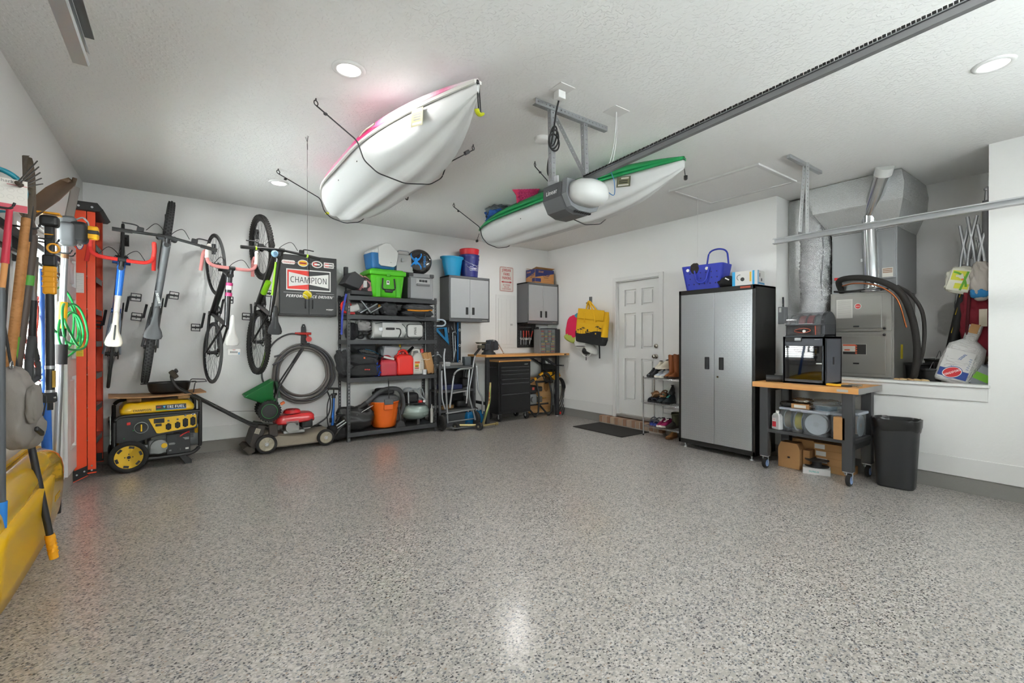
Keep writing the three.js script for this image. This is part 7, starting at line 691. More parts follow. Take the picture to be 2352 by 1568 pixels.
{ // what the bench carries below
  const sy = 0.396, by = (n, l, c, m, gs, x, y, z, ry = 0, gr) => one(n, l, c, m, gs, [x, y, z], ry, gr);
  const a = thing('alcohol_bottle', 'white plastic bottle with red label on the lower shelf', 'bottle', [5.6, sy, 4.155], -0.3); part(a, 'bottle_body', M('#d7d8d8', 0.35, 0, { transmission: 0.25, thickness: 0 }), [skin([[0, 0.9], [0.01, 1], [0.13, 1], [0.155, 0.75], [0.165, 0.35]].map(([y, s]) => rs(0.055 * s, 0.09 * s, 0.014).getPoints(4).slice(0, -1).map(p => V(p.x, y, p.y))))]); part(a, 'cap', white, [cy(0.014, 0.014, 0.022, 0, 0.176, 0)]); sheet(a, 'bottle_label', 0.04, 0.09, 48, '#e6e3e0', (x, w, h) => { x.fillStyle = '#c42a36'; x.fillRect(0, h * 0.38, w, h * 0.58); x.fillStyle = '#c24'; x.fillRect(6, 16, 26, 4); }, [-0.0285, 0.07, -0.012], [0, -PI / 2, 0]);
  const bin = (label, x, z, w, sc, ry = 0, face = 0) => { const b = thing('filament_bin', label, 'storage bin', [x, sy, z], ry, 'clear filament bins on the rolling bench'); part(b, 'bin_body', M('#dfe5ea', 0.1, 0, { transmission: 0.88, thickness: 0 }), [skin([[0, 0.92], [0.005, 0.95], [0.2, 1], [0.205, 1.02]].map(([y, s]) => rs(0.24 * s, w * s, 0.02).getPoints(4).slice(0, -1).map(p => V(p.x, y, p.y))), true)]); part(b, 'bin_lid', M('#b9bfca', 0.3, 0, { transmission: 0.3, thickness: 0 }), [rb(0.25, 0.025, w + 0.02, 0.008, 0, 0.217, 0)]); const ax = face ? [0, 0, PI / 2] : [PI / 2, 0, 0]; const s = part(b, 'spool', M(sc, 0.5), [cy(0.082, 0.082, Math.min(w, 0.07), face ? -0.03 : 0, 0.1, 0, ...ax, 32)]); for (const k of [-1, 1]) part(s, 'spool_flange', M(face ? '#e2e3e4' : '#aeb2b6', 0.4), [T(ex(circ(0, 0, 0.096, 32), 0.004, 0, [circ(0, 0, 0.024, 20)]), (face ? -0.03 + k * 0.036 : 0), 0.1, face ? 0 : k * 0.034, 0, face ? PI / 2 : 0, 0)]); return b; };
  bin('clear filament bin with tan spool behind the white bottle', 5.72, 4.235, 0.11, '#b9a487'); bin('clear filament bin with yellow spool', 5.68, 4.345, 0.1, '#d8c21e'); bin('clear filament bin with large white spool facing out', 5.66, 4.5, 0.2, '#d9d9d8', 0, 1); bin('clear filament bin with brown spool beside the upright cardboard box', 5.72, 4.655, 0.1, '#7d4c40'); bin('clear filament bin at the right end under the bench', 5.86, 4.73, 0.1, '#c9ab98');
  by('cardboard_box', 'upright narrow cardboard box at the right end of the lower shelf', 'box', card, [bb(-0.09, 0.09, 0, 0.2, -0.045, 0.045, 0.003)], 5.63, sy, 4.7); const pk = one('part_box', 'small brown mailer box on the filament bins', 'box', card, [bb(-0.07, 0.07, 0, 0.045, -0.075, 0.075, 0.002)], [5.65, sy + 0.232, 4.36], 0.1); part(pk, 'shipping_label', M('#d8d6d0', 0.6), [bb(-0.0715, -0.07, 0.008, 0.036, -0.05, 0.05)]); by('foil_pouch', 'crumpled silver foil pouch on the brown mailer box', 'pouch', M('#a39d94', 0.22, 0.9), [soft(0.14, 0.05, 0.17, 0.8, 0.007, 8, 2)], 5.66, sy + 0.278, 4.36); by('black_tray', 'black tray with loose parts on the left filament bins', 'tray', M('#1e1f21', 0.6), [soft(0.2, 0.05, 0.16, 0.6, 0.006, 6, 8)], 5.7, sy + 0.232, 4.24);
  const sp2 = thing('bagged_spool', 'blue-grey filament spool in a clear bag', 'spool', [5.66, sy + 0.232, 4.555]); part(sp2, 'filament', M('#5f7686', 0.35), [cy(0.086, 0.086, 0.045, 0, 0.026, 0, 0, 0, 0, 32)]); part(sp2, 'spool_flange', M('#c4c9cc', 0.3), [cy(0.1, 0.1, 0.004, 0, 0.002, 0, 0, 0, 0, 32)]); part(sp2, 'spool_flange', M('#c4c9cc', 0.3), [cy(0.1, 0.1, 0.004, 0, 0.051, 0, 0, 0, 0, 32)]); part(sp2, 'clear_bag', M('#e6eaec', 0.08, 0, { transmission: 0.9, thickness: 0 }), [soft(0.24, 0.1, 0.24, 0.8, 0.01, 6, 17)]);
  // cartons on the floor
  const c1 = one('cardboard_carton', 'brown carton with clipped top corners under the rolling bench', 'box', card, [ex([[-0.1, 0], [0.1, 0], [0.1, 0.2], [0.075, 0.255], [-0.075, 0.255], [-0.1, 0.2]], 0.12, 0.003, [], 0, 0, 0, 0, -PI / 2)], [5.8, 0, 4.2]); part(c1, 'print_mark', black, [bb(-0.0615, -0.06, 0.1, 0.116, -0.01, 0.012)]); by('cardboard_carton', 'brown carton behind the clipped-corner one under the bench', 'box', card, [bb(-0.08, 0.08, 0, 0.28, -0.1, 0.1, 0.003)], 5.97, 0, 4.27); by('cardboard_carton', 'thin upright brown box beside the empty black spool', 'box', card, [bb(-0.07, 0.07, 0, 0.2, -0.03, 0.03, 0.003)], 5.85, 0, 4.345);
  for (let k = 0; k < 3; k++) { const b = one('mailer_box', ['lowest', 'middle', 'topmost'][k] + ' labelled mailer box in the stack under the bench', 'box', card, [bb(-0.1, 0.1, 0, 0.068, -0.13, 0.13, 0.003)], [5.96 - k * 0.01, 0.075 + k * 0.07, 4.53 - k * 0.01], 0.04 * k, 'stacked mailer boxes'); part(b, 'shipping_label', M('#d3d3d0', 0.6), [bb(-0.1015, -0.1, 0.012, 0.056, -0.12, -0.035)]); } by('mailer_box', 'plain brown box under the mailer stack', 'box', card, [bb(-0.1, 0.1, 0, 0.074, -0.14, 0.14, 0.003)], 5.97, 0, 4.54);
  const su = thing('filament_carton', 'flat white and teal filament carton on the floor under the bench', 'box', [5.79, 0, 4.43], 0.35); part(su, 'carton_body', M('#d9d6d6', 0.5), [bb(-0.1, 0.1, 0, 0.06, -0.11, 0.11, 0.002)]); sheet(su, 'print', 0.2, 0.058, 128, '#157f80', (x, w, h) => { x.fillStyle = '#111'; x.fillRect(w * 0.45, h * 0.3, 20, 16); }, [0, 0.03, 0.1105]); sheet(su, 'lettering', 0.12, 0.03, 96, '#d9d6d6', (x, w, h) => text(x, 'SUNLU', w / 2, h / 2, 20, '#5fb3ad'), [-0.1005, 0.03, -0.02], [0, -PI / 2, 0]);
  const es = thing('empty_spool', 'empty black spool lying on the flat teal carton', 'spool', [5.8, 0.06, 4.43]); part(es, 'core', M('#2a2b2d', 0.5), [cy(0.04, 0.04, 0.06, 0, 0.033, 0, 0, 0, 0, 24)]); for (const y of [0.003, 0.063]) part(es, 'spool_flange', M('#2d2e30', 0.5), [T(ex(circ(0, 0, 0.1, 36), 0.005, 0, [circ(0, 0, 0.026, 20)]), 0, y, 0, PI / 2)]);
}
{ // bin
  const b = thing('trash_can', 'black plastic waste bin with bin liner beside the rolling bench', 'trash can', [5.9, 0, 5.01], 0.1), q = (w, d, y, r = 0.07) => rs(w, d, r).getPoints(6).slice(0, -1).map(p => V(p.x, y, p.y)); part(b, 'bin_body', M('#222325', 0.45), [skin([q(0.21, 0.25, 0), q(0.22, 0.26, 0.015), q(0.25, 0.32, 0.56, 0.1), q(0.265, 0.335, 0.57, 0.11), q(0.265, 0.335, 0.585, 0.11), q(0.245, 0.315, 0.585, 0.1), q(0.21, 0.25, 0.1)])]); part(b, 'bin_liner', M('#141415', 0.28), [skin([q(0.26, 0.33, 0.5, 0.1), q(0.272, 0.342, 0.54, 0.11), q(0.275, 0.345, 0.592, 0.11), q(0.255, 0.325, 0.596, 0.1), q(0.235, 0.3, 0.56, 0.1), q(0.22, 0.28, 0.42, 0.1)].map((r, i) => r.map((p, j) => p.clone().add(V(rnd(0.004, -0.004), i < 2 ? rnd(0.02, -0.02) : rnd(0.006, -0.006), rnd(0.004, -0.004))))), false)]);
}
// ================================================================ furnace alcove
{
  const F = thing('furnace', 'grey steel furnace cabinet in the wall alcove', 'furnace', [0, 0, 0]), g = M('#8b8985', 0.36, 0.45), X = 6.28, Z0 = 4.37, Z1 = 4.895;
  part(F, 'cabinet', g, [bb(X + 0.012, 6.98, AY, 1.76, Z0, Z1, 0.004)]); const up = part(F, 'upper_door', g, [bb(X, X + 0.014, 1.37, 1.745, Z0 + 0.015, Z1 - 0.015, 0.004), bb(X - 0.006, X, 1.4, 1.72, Z0 + 0.05, Z1 - 0.09, 0.004)]); const lo = part(F, 'lower_door', g, [bb(X, X + 0.014, AY + 0.02, 1.355, Z0 + 0.015, Z1 - 0.015, 0.004), bb(X - 0.006, X, AY + 0.05, 1.32, Z0 + 0.05, Z1 - 0.06, 0.004)]);
  for (const [d, y] of [[up, 1.42], [lo, 1.05]]) part(d, 'finger_slot', black, [rb(0.004, 0.014, 0.05, 0.002, X - 0.007, y, 4.6)]); for (const y of [1.395, 1.335]) part(F, 'knob', black, [sp(0.012, X - 0.008, y, Z1 - 0.07)]);
  sheet(up, 'instruction_sheet', 0.14, 0.19, 96, '#c4c1bc', (x, w, h) => { x.fillStyle = '#8e8c88'; for (let y = 10; y < h - 6; y += 7) x.fillRect(8, y, w - 16, 2); }, [X - 0.0075, 1.6, 4.5], [0, -PI / 2, 0]); const bd = part(up, 'round_badge', M('#b5302a', 0.4), [cy(0.026, 0.026, 0.004, X - 0.008, 1.62, 4.615, 0, 0, PI / 2)]); part(bd, 'badge_ring', white, [to(0.026, 0.003, X - 0.009, 1.62, 4.615, 0, PI / 2)]); sheet(up, 'badge_lettering', 0.036, 0.012, 48, '#b5302a', (x, w, h) => text(x, 'Rheem', w / 2, h / 2, 14, '#eee'), [X - 0.0105, 1.62, 4.615], [0, -PI / 2, 0]);
  sheet(lo, 'warning_sheet', 0.2, 0.105, 128, '#b9b5ae', (x, w, h) => { x.fillStyle = '#1d1b1a'; x.fillRect(70, 2, 56, h - 4); x.fillRect(2, h * 0.72, 70, h * 0.26); x.fillStyle = '#b04a2a'; x.fillRect(2, 2, 70, 10); x.fillRect(10, h * 0.5, 30, 8); for (let k = 0; k < 4; k++) { x.beginPath(); x.arc(74, 12 + k * 15, 6, 0, 7); x.fill(); } }, [X - 0.0075, 1.19, 4.585], [0, -PI / 2, 0]); part(F, 'yellow_tag', M('#d8c018', 0.6), [bb(6.5, 6.56, 1.1, 1.24, Z1, Z1 + 0.002)]);
  const c = thing('coil_cabinet', 'grey sheet metal coil box above the furnace', 'duct', [0, 0, 0]), m = M('#939597', 0.36, 0.45); part(c, 'box', m, [bb(6.36, 7.0, 1.765, 2.37, 4.36, 4.9, 0.003)]); part(c, 'front_cover', m, [bb(6.35, 6.362, 1.88, 2.35, 4.37, 4.64, 0.003)]); part(c, 'front_cover', m, [bb(6.35, 6.362, 1.88, 2.35, 4.645, 4.89, 0.003)]); part(c, 'latch', zinc, [bb(6.344, 6.352, 2.07, 2.1, 4.615, 4.63)]); sheet(c, 'sticker', 0.085, 0.09, 64, '#c9c5be', (x, w, h) => { x.fillStyle = '#8a6a52'; for (const y of [6, 18, 30]) x.fillRect(4, y, w - 8, 7); }, [6.3485, 1.94, 4.83], [0, -PI / 2, 0]);
  const foil = M('#cbcdce', 0.26, 0.55, { bumpMap: rep(peelN, 4), bumpScale: 0.0025 });
  const pl = one('foil_plenum', 'foil-faced plenum duct flaring up to the alcove ceiling', 'duct', foil, [skin([[2.372, 6.36, 7.0, 4.36, 4.9], [2.6, 6.2, 7.02, 4.24, 4.98], [2.74, 6.2, 7.02, 4.2, 4.99], [2.872, 6.2, 7.02, 4.2, 4.97]].map(([y, a, b, e, f]) => [V(a, y, e), V(b, y, e), V(b, y, f), V(a, y, f)]), true, true, 0.5)], [0, 0, 0], 0, undefined, 1);
  const fx = one('flexible_duct', 'crinkled silver flexible duct at the left of the alcove', 'duct', M('#e6e8ea', 0.22, 0.5, { bumpMap: rep(peelN, 3, 9), bumpScale: 0.012 }), [skin(Array.from({ length: 74 }, (_, i) => { const y = 1.2 + i * 0.0229, k = 0.14 + (i % 2) * 0.007 - (y > 2.5 ? (y - 2.5) * 0.1 : 0), ox = 0.012 * Math.sin(i * 0.31); return Array.from({ length: 30 }, (_, j) => { const a = j * PI / 15, r = k + 0.022 * noise.noise(Math.cos(a) * 4 + 5, i * 0.6, Math.sin(a) * 4); return V(6.4 + r * Math.cos(a), y, 4.19 + ox + r * Math.sin(a)); }); }), true)]); part(fx, 'wire', M('#6d6e70', 0.6), [tb([[6.3, 2.87, 4.33], [6.28, 2.6, 4.3], [6.3, 2.2, 4.3], [6.28, 1.9, 4.29], [6.3, 1.7, 4.29]], 0.004, 40)]);
  one('duct_board', 'flat grey foil duct board panel on the alcove left wall', 'panel', foil, [bb(6.43, 7.03, AY, 2.86, 3.905, 4.03, 0.004)], [0, 0, 0], 0, undefined, 1);
  const fl = thing('flue_pipe', 'shiny galvanised flue pipe bending up to the ceiling', 'pipe', [0, 0, 0]), z = M('#cfd2d4', 0.2, 0.85); part(fl, 'riser', z, [bar([6.34, 1.76, 4.71], [6.34, 2.47, 4.69], 0.066, 0.066, 28)]); part(fl, 'elbow', z, [bar([6.34, 2.46, 4.69], [6.325, 2.53, 4.694], 0.068, 0.068, 28), sp(0.067, 6.325, 2.53, 4.694, 1, 1, 1, 24), to(0.068, 0.003, 6.34, 2.47, 4.69, PI / 2)]); part(fl, 'slanted_pipe', z, [bar([6.325, 2.53, 4.694], [6.06, 2.86, 4.88], 0.066, 0.066, 28)]); part(fl, 'ceiling_collar', M('#d9d9d7', 0.4), [bar([6.09, 2.82, 4.86], [6.045, 2.876, 4.89], 0.069, 0.07, 28)]); part(fl, 'base_collar', z, [lt([[0.1, 0], [0.1, 0.01], [0.072, 0.016], [0.07, 0.04]], 6.34, 1.762, 4.71)]);
  const ln = thing('refrigerant_lines', 'black insulated refrigerant lines arching over the furnace side', 'pipes', [0, 0, 0]); part(ln, 'insulated_line', M('#221f1d', 0.85), [tb([[6.36, 1.78, 4.45], [6.25, 1.88, 4.46], [6.2, 1.9, 4.55], [6.2, 1.87, 4.75], [6.2, 1.74, 4.95], [6.22, 1.5, 5.04], [6.26, 1.2, 5.07], [6.32, 0.97, 5.04], [6.4, 0.91, 5.0]], 0.028, 90, false, 12)]); part(ln, 'insulated_line', M('#2a2725', 0.85), [tb([[6.36, 1.8, 4.9], [6.32, 1.72, 5.0], [6.32, 1.55, 5.09], [6.32, 1.2, 5.1], [6.36, 0.95, 5.03]], 0.016, 60)]); part(ln, 'copper_line', M('#b0653c', 0.3, 0.9), [tb([[6.22, 1.83, 4.5], [6.17, 1.84, 4.62], [6.17, 1.8, 4.8], [6.2, 1.68, 4.93], [6.24, 1.4, 5.0]], 0.007, 50)]); part(ln, 'cap', red, [cy(0.018, 0.018, 0.025, 6.24, 1.905, 4.44), cy(0.012, 0.012, 0.02, 6.3, 1.79, 4.86)]); part(ln, 'wiring', cordB, [tb([[6.3, 1.785, 4.4], [6.28, 1.775, 4.5], [6.29, 1.78, 4.7], [6.3, 1.775, 4.85]], 0.01)]);
  const e = thing('switch_box', 'small grey electrical box on the alcove side wall', 'switch', [6.235, 1.56, 3.903]); part(e, 'box', M('#7b7d80', 0.5), [bb(-0.05, 0.05, -0.09, 0.09, 0, 0.06, 0.006)]); part(e, 'front_cover', M('#85878a', 0.5), [bb(-0.056, -0.048, -0.1, 0.09, 0.0, 0.064, 0.004)]); part(e, 'label', white, [bb(-0.0575, -0.056, 0.03, 0.08, 0.01, 0.035)]); part(e, 'conduit', cordB, [tb([[-0.0, 0.09, 0.03], [0, 0.14, 0.03], [0.02, 0.2, 0.02]], 0.01)]);
}
{ // things kept in the alcove's right part
  const tray = (label, x, z, r, h) => { const b = thing('planter_pot', label, 'pot', [x, AY, z], 0, 'black pots in the alcove'); part(b, 'pot_body', M('#232425', 0.5), [lt([[0, 0], [r * 0.85, 0], [r, h], [r * 1.06, h], [r * 1.06, h - 0.015], [r, h - 0.02], [r * 0.96, h], [r * 0.8, 0.01]], 0, 0, 0)]); part(b, 'wire_handle', steel, [tb([[-r, h, 0], [0, h + r * 0.8, 0.01], [r, h, 0]], 0.0025)]); };
  tray('black pot behind the refrigerant lines', 6.62, 5.0, 0.1, 0.16); tray('black pot standing tall left of the charcoal bag', 6.75, 5.12, 0.1, 0.2); tray('low black pot at the alcove sill by the lines', 6.42, 5.14, 0.075, 0.12);
  for (let k = 0; k < 9; k++) one('pebble', 'buff pebble on the alcove ledge below the lines', 'pebble', M(['#b89868', '#a5825a', '#c2a67c'][k % 3], 0.85), [sp(0.024, 0, 0.012, 0, 1.2, 0.6, 1, 10)], [6.27 + (k % 2) * 0.05, AY, 4.92 + k * 0.026], k, 'pebbles on the ledge');
  const c = thing('charcoal_bag', 'white and blue charcoal bag with folded top in the alcove', 'bag', [6.4, AY, 5.285]); c.rotation.set(0.28, -0.15, 0); part(c, 'bag_body', M('#cfcfcd', 0.5, 0, { bumpMap: rep(peelN, 2), bumpScale: 0.006 }), [skin([[0, 0.13, 0.24], [0.02, 0.15, 0.27], [0.2, 0.16, 0.28], [0.34, 0.13, 0.24], [0.4, 0.05, 0.09], [0.47, 0.02, 0.1], [0.53, 0.015, 0.09]].map(([y, a, b]) => rs(a, b, a * 0.4).getPoints(5).slice(0, -1).map(p => V(p.x + rnd(0.006, -0.006), y, p.y))))]); part(c, 'top_tape', M('#b58a58', 0.8), [bb(-0.012, 0.012, 0.46, 0.54, -0.03, 0.03)]);
  sheet(c, 'print', 0.2, 0.26, 256, '#cfcfcd', (x, w, h) => { x.fillStyle = '#1f3f86'; x.fillRect(0, h * 0.66, w, h * 0.28); x.fillStyle = '#1f3f86'; x.beginPath(); x.ellipse(w * 0.46, h * 0.76, w * 0.36, h * 0.2, -0.5, 0, 7); x.fill(); x.fillStyle = '#e8e6e2'; x.beginPath(); x.ellipse(w * 0.46, h * 0.76, w * 0.34, h * 0.18, -0.5, 0, 7); x.fill(); x.fillStyle = '#c0252c'; x.beginPath(); x.ellipse(w * 0.46, h * 0.76, w * 0.31, h * 0.16, -0.5, 0, 7); x.fill(); text(x, 'KINGSFORD', w * 0.46, h * 0.76, 32, '#f0eeea', { rot: -0.7, sx: 0.9 }); text(x, 'THE ORIGINAL', w * 0.52, h * 0.32, 34, '#2a4c8e', { rot: -1.1, sx: 0.8 }); x.fillStyle = '#7d8fb0'; for (let k = 0; k < 6; k++) x.fillRect(w * 0.86, h * (0.2 + k * 0.07), 22, 8); }, [-0.0815, 0.165, 0.0], [0, -PI / 2, 0], 0.5);
  const ch = (label, z, x, col, h = 1.42) => { const g = thing('folded_chair', label, 'chair', [x, AY, z], 0, 'folded beach chairs in the alcove'); for (const [dz, tp] of [[-0.04, 0.03], [0.05, -0.03]]) part(g, 'frame_tube', alu, [bend([[0, 0.02, dz], [0, h * 0.55, dz], [-0.03, h * 0.8, dz + tp], [-0.01, h, dz + tp * 2.5]], 0.013, 0.08)]); part(g, 'arm_tube', alu, [bend([[0.03, 0.5, 0.0], [0.03, h * 0.72, 0.02], [-0.01, h * 0.86, 0.06]], 0.011, 0.06)]); part(g, 'arm_rest', M('#8f9092', 0.45), [rb(0.03, 0.26, 0.035, 0.01, -0.01, h * 0.66, 0.01)]); part(g, 'seat_fabric', fabric(col), [soft(0.06, 0.8, 0.14, 0.7, 0.01, 5, z * 10, 0.04, 0.1, 0)]); };
  ch('folded aluminium beach chair nearest the alcove back', 5.3, 6.72, '#6b6d70', 1.45); ch('folded beach chair with grey fabric in the middle', 5.37, 6.6, '#55585c', 1.5); ch('folded beach chair against the alcove right edge', 5.45, 6.5, '#6e7174', 1.4); ch('shorter folded beach chair behind the charcoal bag', 5.42, 6.72, '#3c4a58', 1.3);
  const n = thing('umbrella_sleeve', 'black sleeve with yellow chevrons standing in the alcove', 'umbrella', [6.62, AY, 5.19]); n.rotation.x = 0.16; part(n, 'sleeve', M('#1b1b1c', 0.7), [bar([0, 0, 0], [0, 0.9, 0], 0.045, 0.04, 18)]); for (const y of [0.25, 0.45, 0.62, 0.78]) part(n, 'chevron', M('#d9b51c', 0.7), [bar([0, y, 0], [0, y + 0.07, 0.004], 0.0465, 0.043, 3)]);
  const tw = thing('printed_towel', 'white towel with green and yellow print clipped to the chairs', 'towel', [6.46, 1.7, 5.3]); tw.rotation.set(0.25, 0, 0); part(tw, 'cloth', fabric('#d9d8c9'), [soft(0.09, 0.24, 0.2, 0.6, 0.015, 5, 33)]); sheet(tw, 'print', 0.15, 0.19, 96, '#d9d8c9', (x, w, h) => { x.fillStyle = '#cfd04a'; x.fillRect(6, 10, 60, 54); x.fillRect(30, 80, 60, 30); x.strokeStyle = '#5d9c34'; x.lineWidth = 10; x.beginPath(); x.moveTo(10, 20); x.quadraticCurveTo(60, 20, 80, 96); x.stroke(); x.beginPath(); x.moveTo(70, 10); x.lineTo(60, 118); x.stroke(); x.fillStyle = '#d8552c'; x.beginPath(); x.moveTo(40, 34); x.lineTo(62, 56); x.lineTo(54, 62); x.fill(); }, [-0.048, 0.12, 0], [0, -PI / 2, 0], 0.9);
  const rd = one('red_duffel', 'dark red fabric bag hanging behind the charcoal bag', 'bag', fabric('#6e1220'), [soft(0.18, 0.66, 0.2, 0.7, 0.03, 5, 44)], [6.5, AY + 0.2, 5.43]); part(rd, 'bag_straps', fabric('#4a0d16'), [bend([[-0.08, 0.62, -0.04], [-0.1, 0.4, -0.05], [-0.1, 0.1, -0.06]], 0.012, 0.05)]); part(rd, 'tag', M('#cfc7b4', 0.7), [bb(-0.105, -0.1, 0.3, 0.45, 0.02, 0.07)]);
  const bt = one('beach_towel', 'rolled white and blue beach towel at the alcove right edge', 'towel', fabric('#c2bcb4'), [soft(0.12, 0.34, 0.12, 0.7, 0.02, 4, 51)], [6.4, 1.62, 5.46]); part(bt, 'blue_print', fabric('#2f7fb8'), [soft(0.125, 0.1, 0.125, 0.8, 0.006, 4, 52, 0, 0.02, -0.004)]);
  const gb = thing('fertiliser_bag', 'green and grey product box in the alcove corner', 'box', [6.36, AY, 5.44]); gb.rotation.set(0.5, 0.1, 0); part(gb, 'box_body', M('#8a9096', 0.5), [bb(-0.06, 0.06, 0, 0.17, -0.05, 0.05, 0.004)]); part(gb, 'green_band', M('#6fb02c', 0.5), [bb(-0.0615, 0.0615, 0.05, 0.11, -0.0515, 0.0515)]); one('garden_gloves', 'brown mixed clutter on the box in the alcove corner', 'gloves', fabric('#6b5a48'), [soft(0.12, 0.1, 0.12, 0.9, 0.04, 8, 57)], [6.5, AY + 0.17, 5.44]);
  const um = thing('beach_umbrella', 'grey umbrella pole with chrome tip rising above the chairs', 'umbrella', [6.5, AY, 5.482]); part(um, 'canopy_roll', fabric('#77787a'), [bar([0, 0.9, 0], [0, 1.6, 0], 0.035, 0.03, 14)]); part(um, 'pole', alu, [bar([0, 0, 0], [0, 0.9, 0], 0.012)]); part(um, 'tip', chrome, [sp(0.022, 0, 1.7, 0), cy(0.014, 0.02, 0.1, 0, 1.64, 0)]);
}
// ================================================================ ceiling: kayaks, opener, tracks
// hull along z (stern at -1, bow at +1), gunwale at y = 0
function kayak(root, L, B, dp, hullM, deckM, bandM, plain) {
  const st = Array.from({ length: 27 }, (_, i) => -1 + i / 13), W = t => B / 2 * (t < 0 ? (1 - Math.max(0, -t - 0.45) ** 2 * 1.75) : (1 - Math.max(0, t - 0.05) ** 1.9 * 1.07)), K = t => dp * (t > 0 ? 1 - Math.max(0, t - 0.3) ** 2.2 * 1.45 : 1 - Math.max(0, -t - 0.72) ** 2 * 3.2), G = t => 0.05 * Math.max(0, t) ** 2 + (t < -0.8 ? 0.01 : 0);
  const sec = t => { const w = Math.max(0.012, W(t)), k = Math.max(0.03, K(t)), g = G(t), o = []; const pr = plain ? [[1, 0], [0.985, 0.25], [0.94, 0.5], [0.86, 0.7], [0.72, 0.85], [0.54, 0.94], [0.36, 0.98], [0.18, 1], [0, 1]] : [[1, 0], [0.97, 0.3], [0.86, 0.58], [0.7, 0.78], [0.5, 0.86], [0.36, 0.8], [0.22, 0.88], [0.1, 0.99], [0, 1.02]]; for (const [a, b] of pr) o.push(V(-a * w, g - b * k, t * L / 2)); for (const [a, b] of pr.slice(0, -1).reverse()) o.push(V(a * w, g - b * k, t * L / 2)); return o; };
  const hull = part(root, 'hull', hullM, [skin(st.map(sec), true)]);
  for (const s of [-1, 1]) part(hull, 'scupper', M('#3a3a3a', 0.6), [T(new THREE.SphereGeometry(0.006, 8, 6).scale(0.5, 1, 1), s * B / 2 * 0.93, -dp * 0.42, L * 0.06), T(new THREE.SphereGeometry(0.006, 8, 6).scale(0.5, 1, 1), s * B / 2 * 0.93, -dp * 0.42, -L * 0.12)]);
  const lip = part(hull, 'gunwale', bandM, [-1, 1].map(s => skin(st.map(t => { const w = Math.max(0.012, W(t)), g = G(t); return [V(s * Math.max(0, w - 0.03), g - 0.012, t * L / 2), V(s * (w + 0.012), g - 0.008, t * L / 2), V(s * (w + 0.012), g + 0.01, t * L / 2), V(s * Math.max(0, w - 0.03), g + 0.014, t * L / 2)]; }), true, true, 0.6)));
  const deck = part(root, 'deck', deckM, [skin(st.map(t => { const w = Math.max(0.01, W(t)) * 0.985, g = G(t), h = plain ? 0.012 : 0.12 * (1 - Math.abs(t) ** 3) + 0.012, c = t > -0.5 && t < 0.35 ? 0.16 : 0; return Array.from({ length: 15 }, (_, j) => { const a = j * PI / 14, x = Math.cos(a), y = Math.sin(a); return V(Math.sign(x) * Math.abs(x) ** 0.7 * w, g + 0.01 + y ** 0.6 * h - (Math.abs(x) < 0.5 ? c : 0), t * L / 2); }); }), true)]); return hull;
}
const K1 = thing('pink_kayak', 'white kayak with pink deck slung under the ceiling', 'kayak', [2.15, 2.672, 2.76]), hullW = M('#dcdddc', 0.5);
const pinkT = tex(64, 256, (x, w, h) => { fill(x, w, h, '#e9dfe2'); for (let y = 0; y < h; y += 2) { const v = 1 - y / h, e = (a, s) => Math.exp(-(((v - a) / s) ** 2)), k = Math.min(1, e(0.62, 0.1) + 0.75 * e(0.2, 0.1) + 0.35 * e(0.4, 0.12) + 0.5 * e(0.92, 0.025)); x.fillStyle = `rgba(222,40,112,${k})`; x.fillRect(0, y, w, 2); } });
kayak(K1, 2.68, 0.66, 0.21, hullW, new THREE.MeshPhysicalMaterial({ map: pinkT, roughness: 0.6 }), M('#dad7d2', 0.45));
sheet(K1, 'capacity_sticker', 0.1, 0.105, 96, '#6f6c3a', (x, w, h) => { x.fillStyle = '#d8d6cc'; x.fillRect(36, 8, 52, 12); x.fillRect(10, h - 22, 76, 12); x.fillStyle = '#b7b023'; x.fillRect(12, 24, 72, 50); x.fillStyle = '#1d1d14'; for (const y of [32, 46, 60]) x.fillRect(18, y, 60, 8); }, [-0.185, -0.04, 0.94], [0.1, -1.24, 0.0]);
part(K1, 'bow_loop', cordB, [bar([0, 0.05, 1.33], [0.0, -0.12, 1.35], 0.004), bar([0.012, 0.05, 1.33], [0.012, -0.12, 1.35], 0.004), sp(0.014, 0, 0.055, 1.33)]); part(K1, 'carry_handle', M('#b8bd12', 0.45), [T(new THREE.TorusGeometry(0.055, 0.012, 8, 16, 1.9).scale(1, 0.75, 1.2), 0.006, -0.09, 1.35, 0, 0.6, PI + 0.62)]); part(K1, 'stern_handle', M('#b8bd12', 0.45), [rb(0.03, 0.02, 0.04, 0.006, -0.14, -0.1, -1.35)]); part(K1, 'deck_lettering', M('#cfc6b4', 0.6), [tb([[-0.3, 0.05, 0.1], [-0.31, 0.065, 0.3], [-0.3, 0.05, 0.52]], 0.006)]); part(K1, 'side_loop', cordB, [tb([[0.31, -0.03, -0.5], [0.34, -0.1, -0.45], [0.31, -0.04, -0.35]], 0.005)]);
const K2 = thing('green_kayak', 'white kayak with green deck slung beyond the door opener', 'kayak', [4.0, 2.652, 2.78]); kayak(K2, 2.78, 0.66, 0.225, hullW, M('#0f7f45', 0.4), M('#11854a', 0.42));
sheet(K2, 'capacity_sticker', 0.12, 0.085, 96, '#5d5d48', (x, w, h) => { x.fillStyle = '#cfccc2'; x.fillRect(30, 6, 54, 10); x.fillRect(10, h - 18, 76, 10); x.fillStyle = '#7d7b5c'; x.fillRect(10, 20, 76, 28); x.fillStyle = '#2a2a20'; for (const y of [24, 36]) x.fillRect(16, y, 62, 7); }, [-0.195, -0.045, 0.95], [0.1, -1.24, 0.0]);
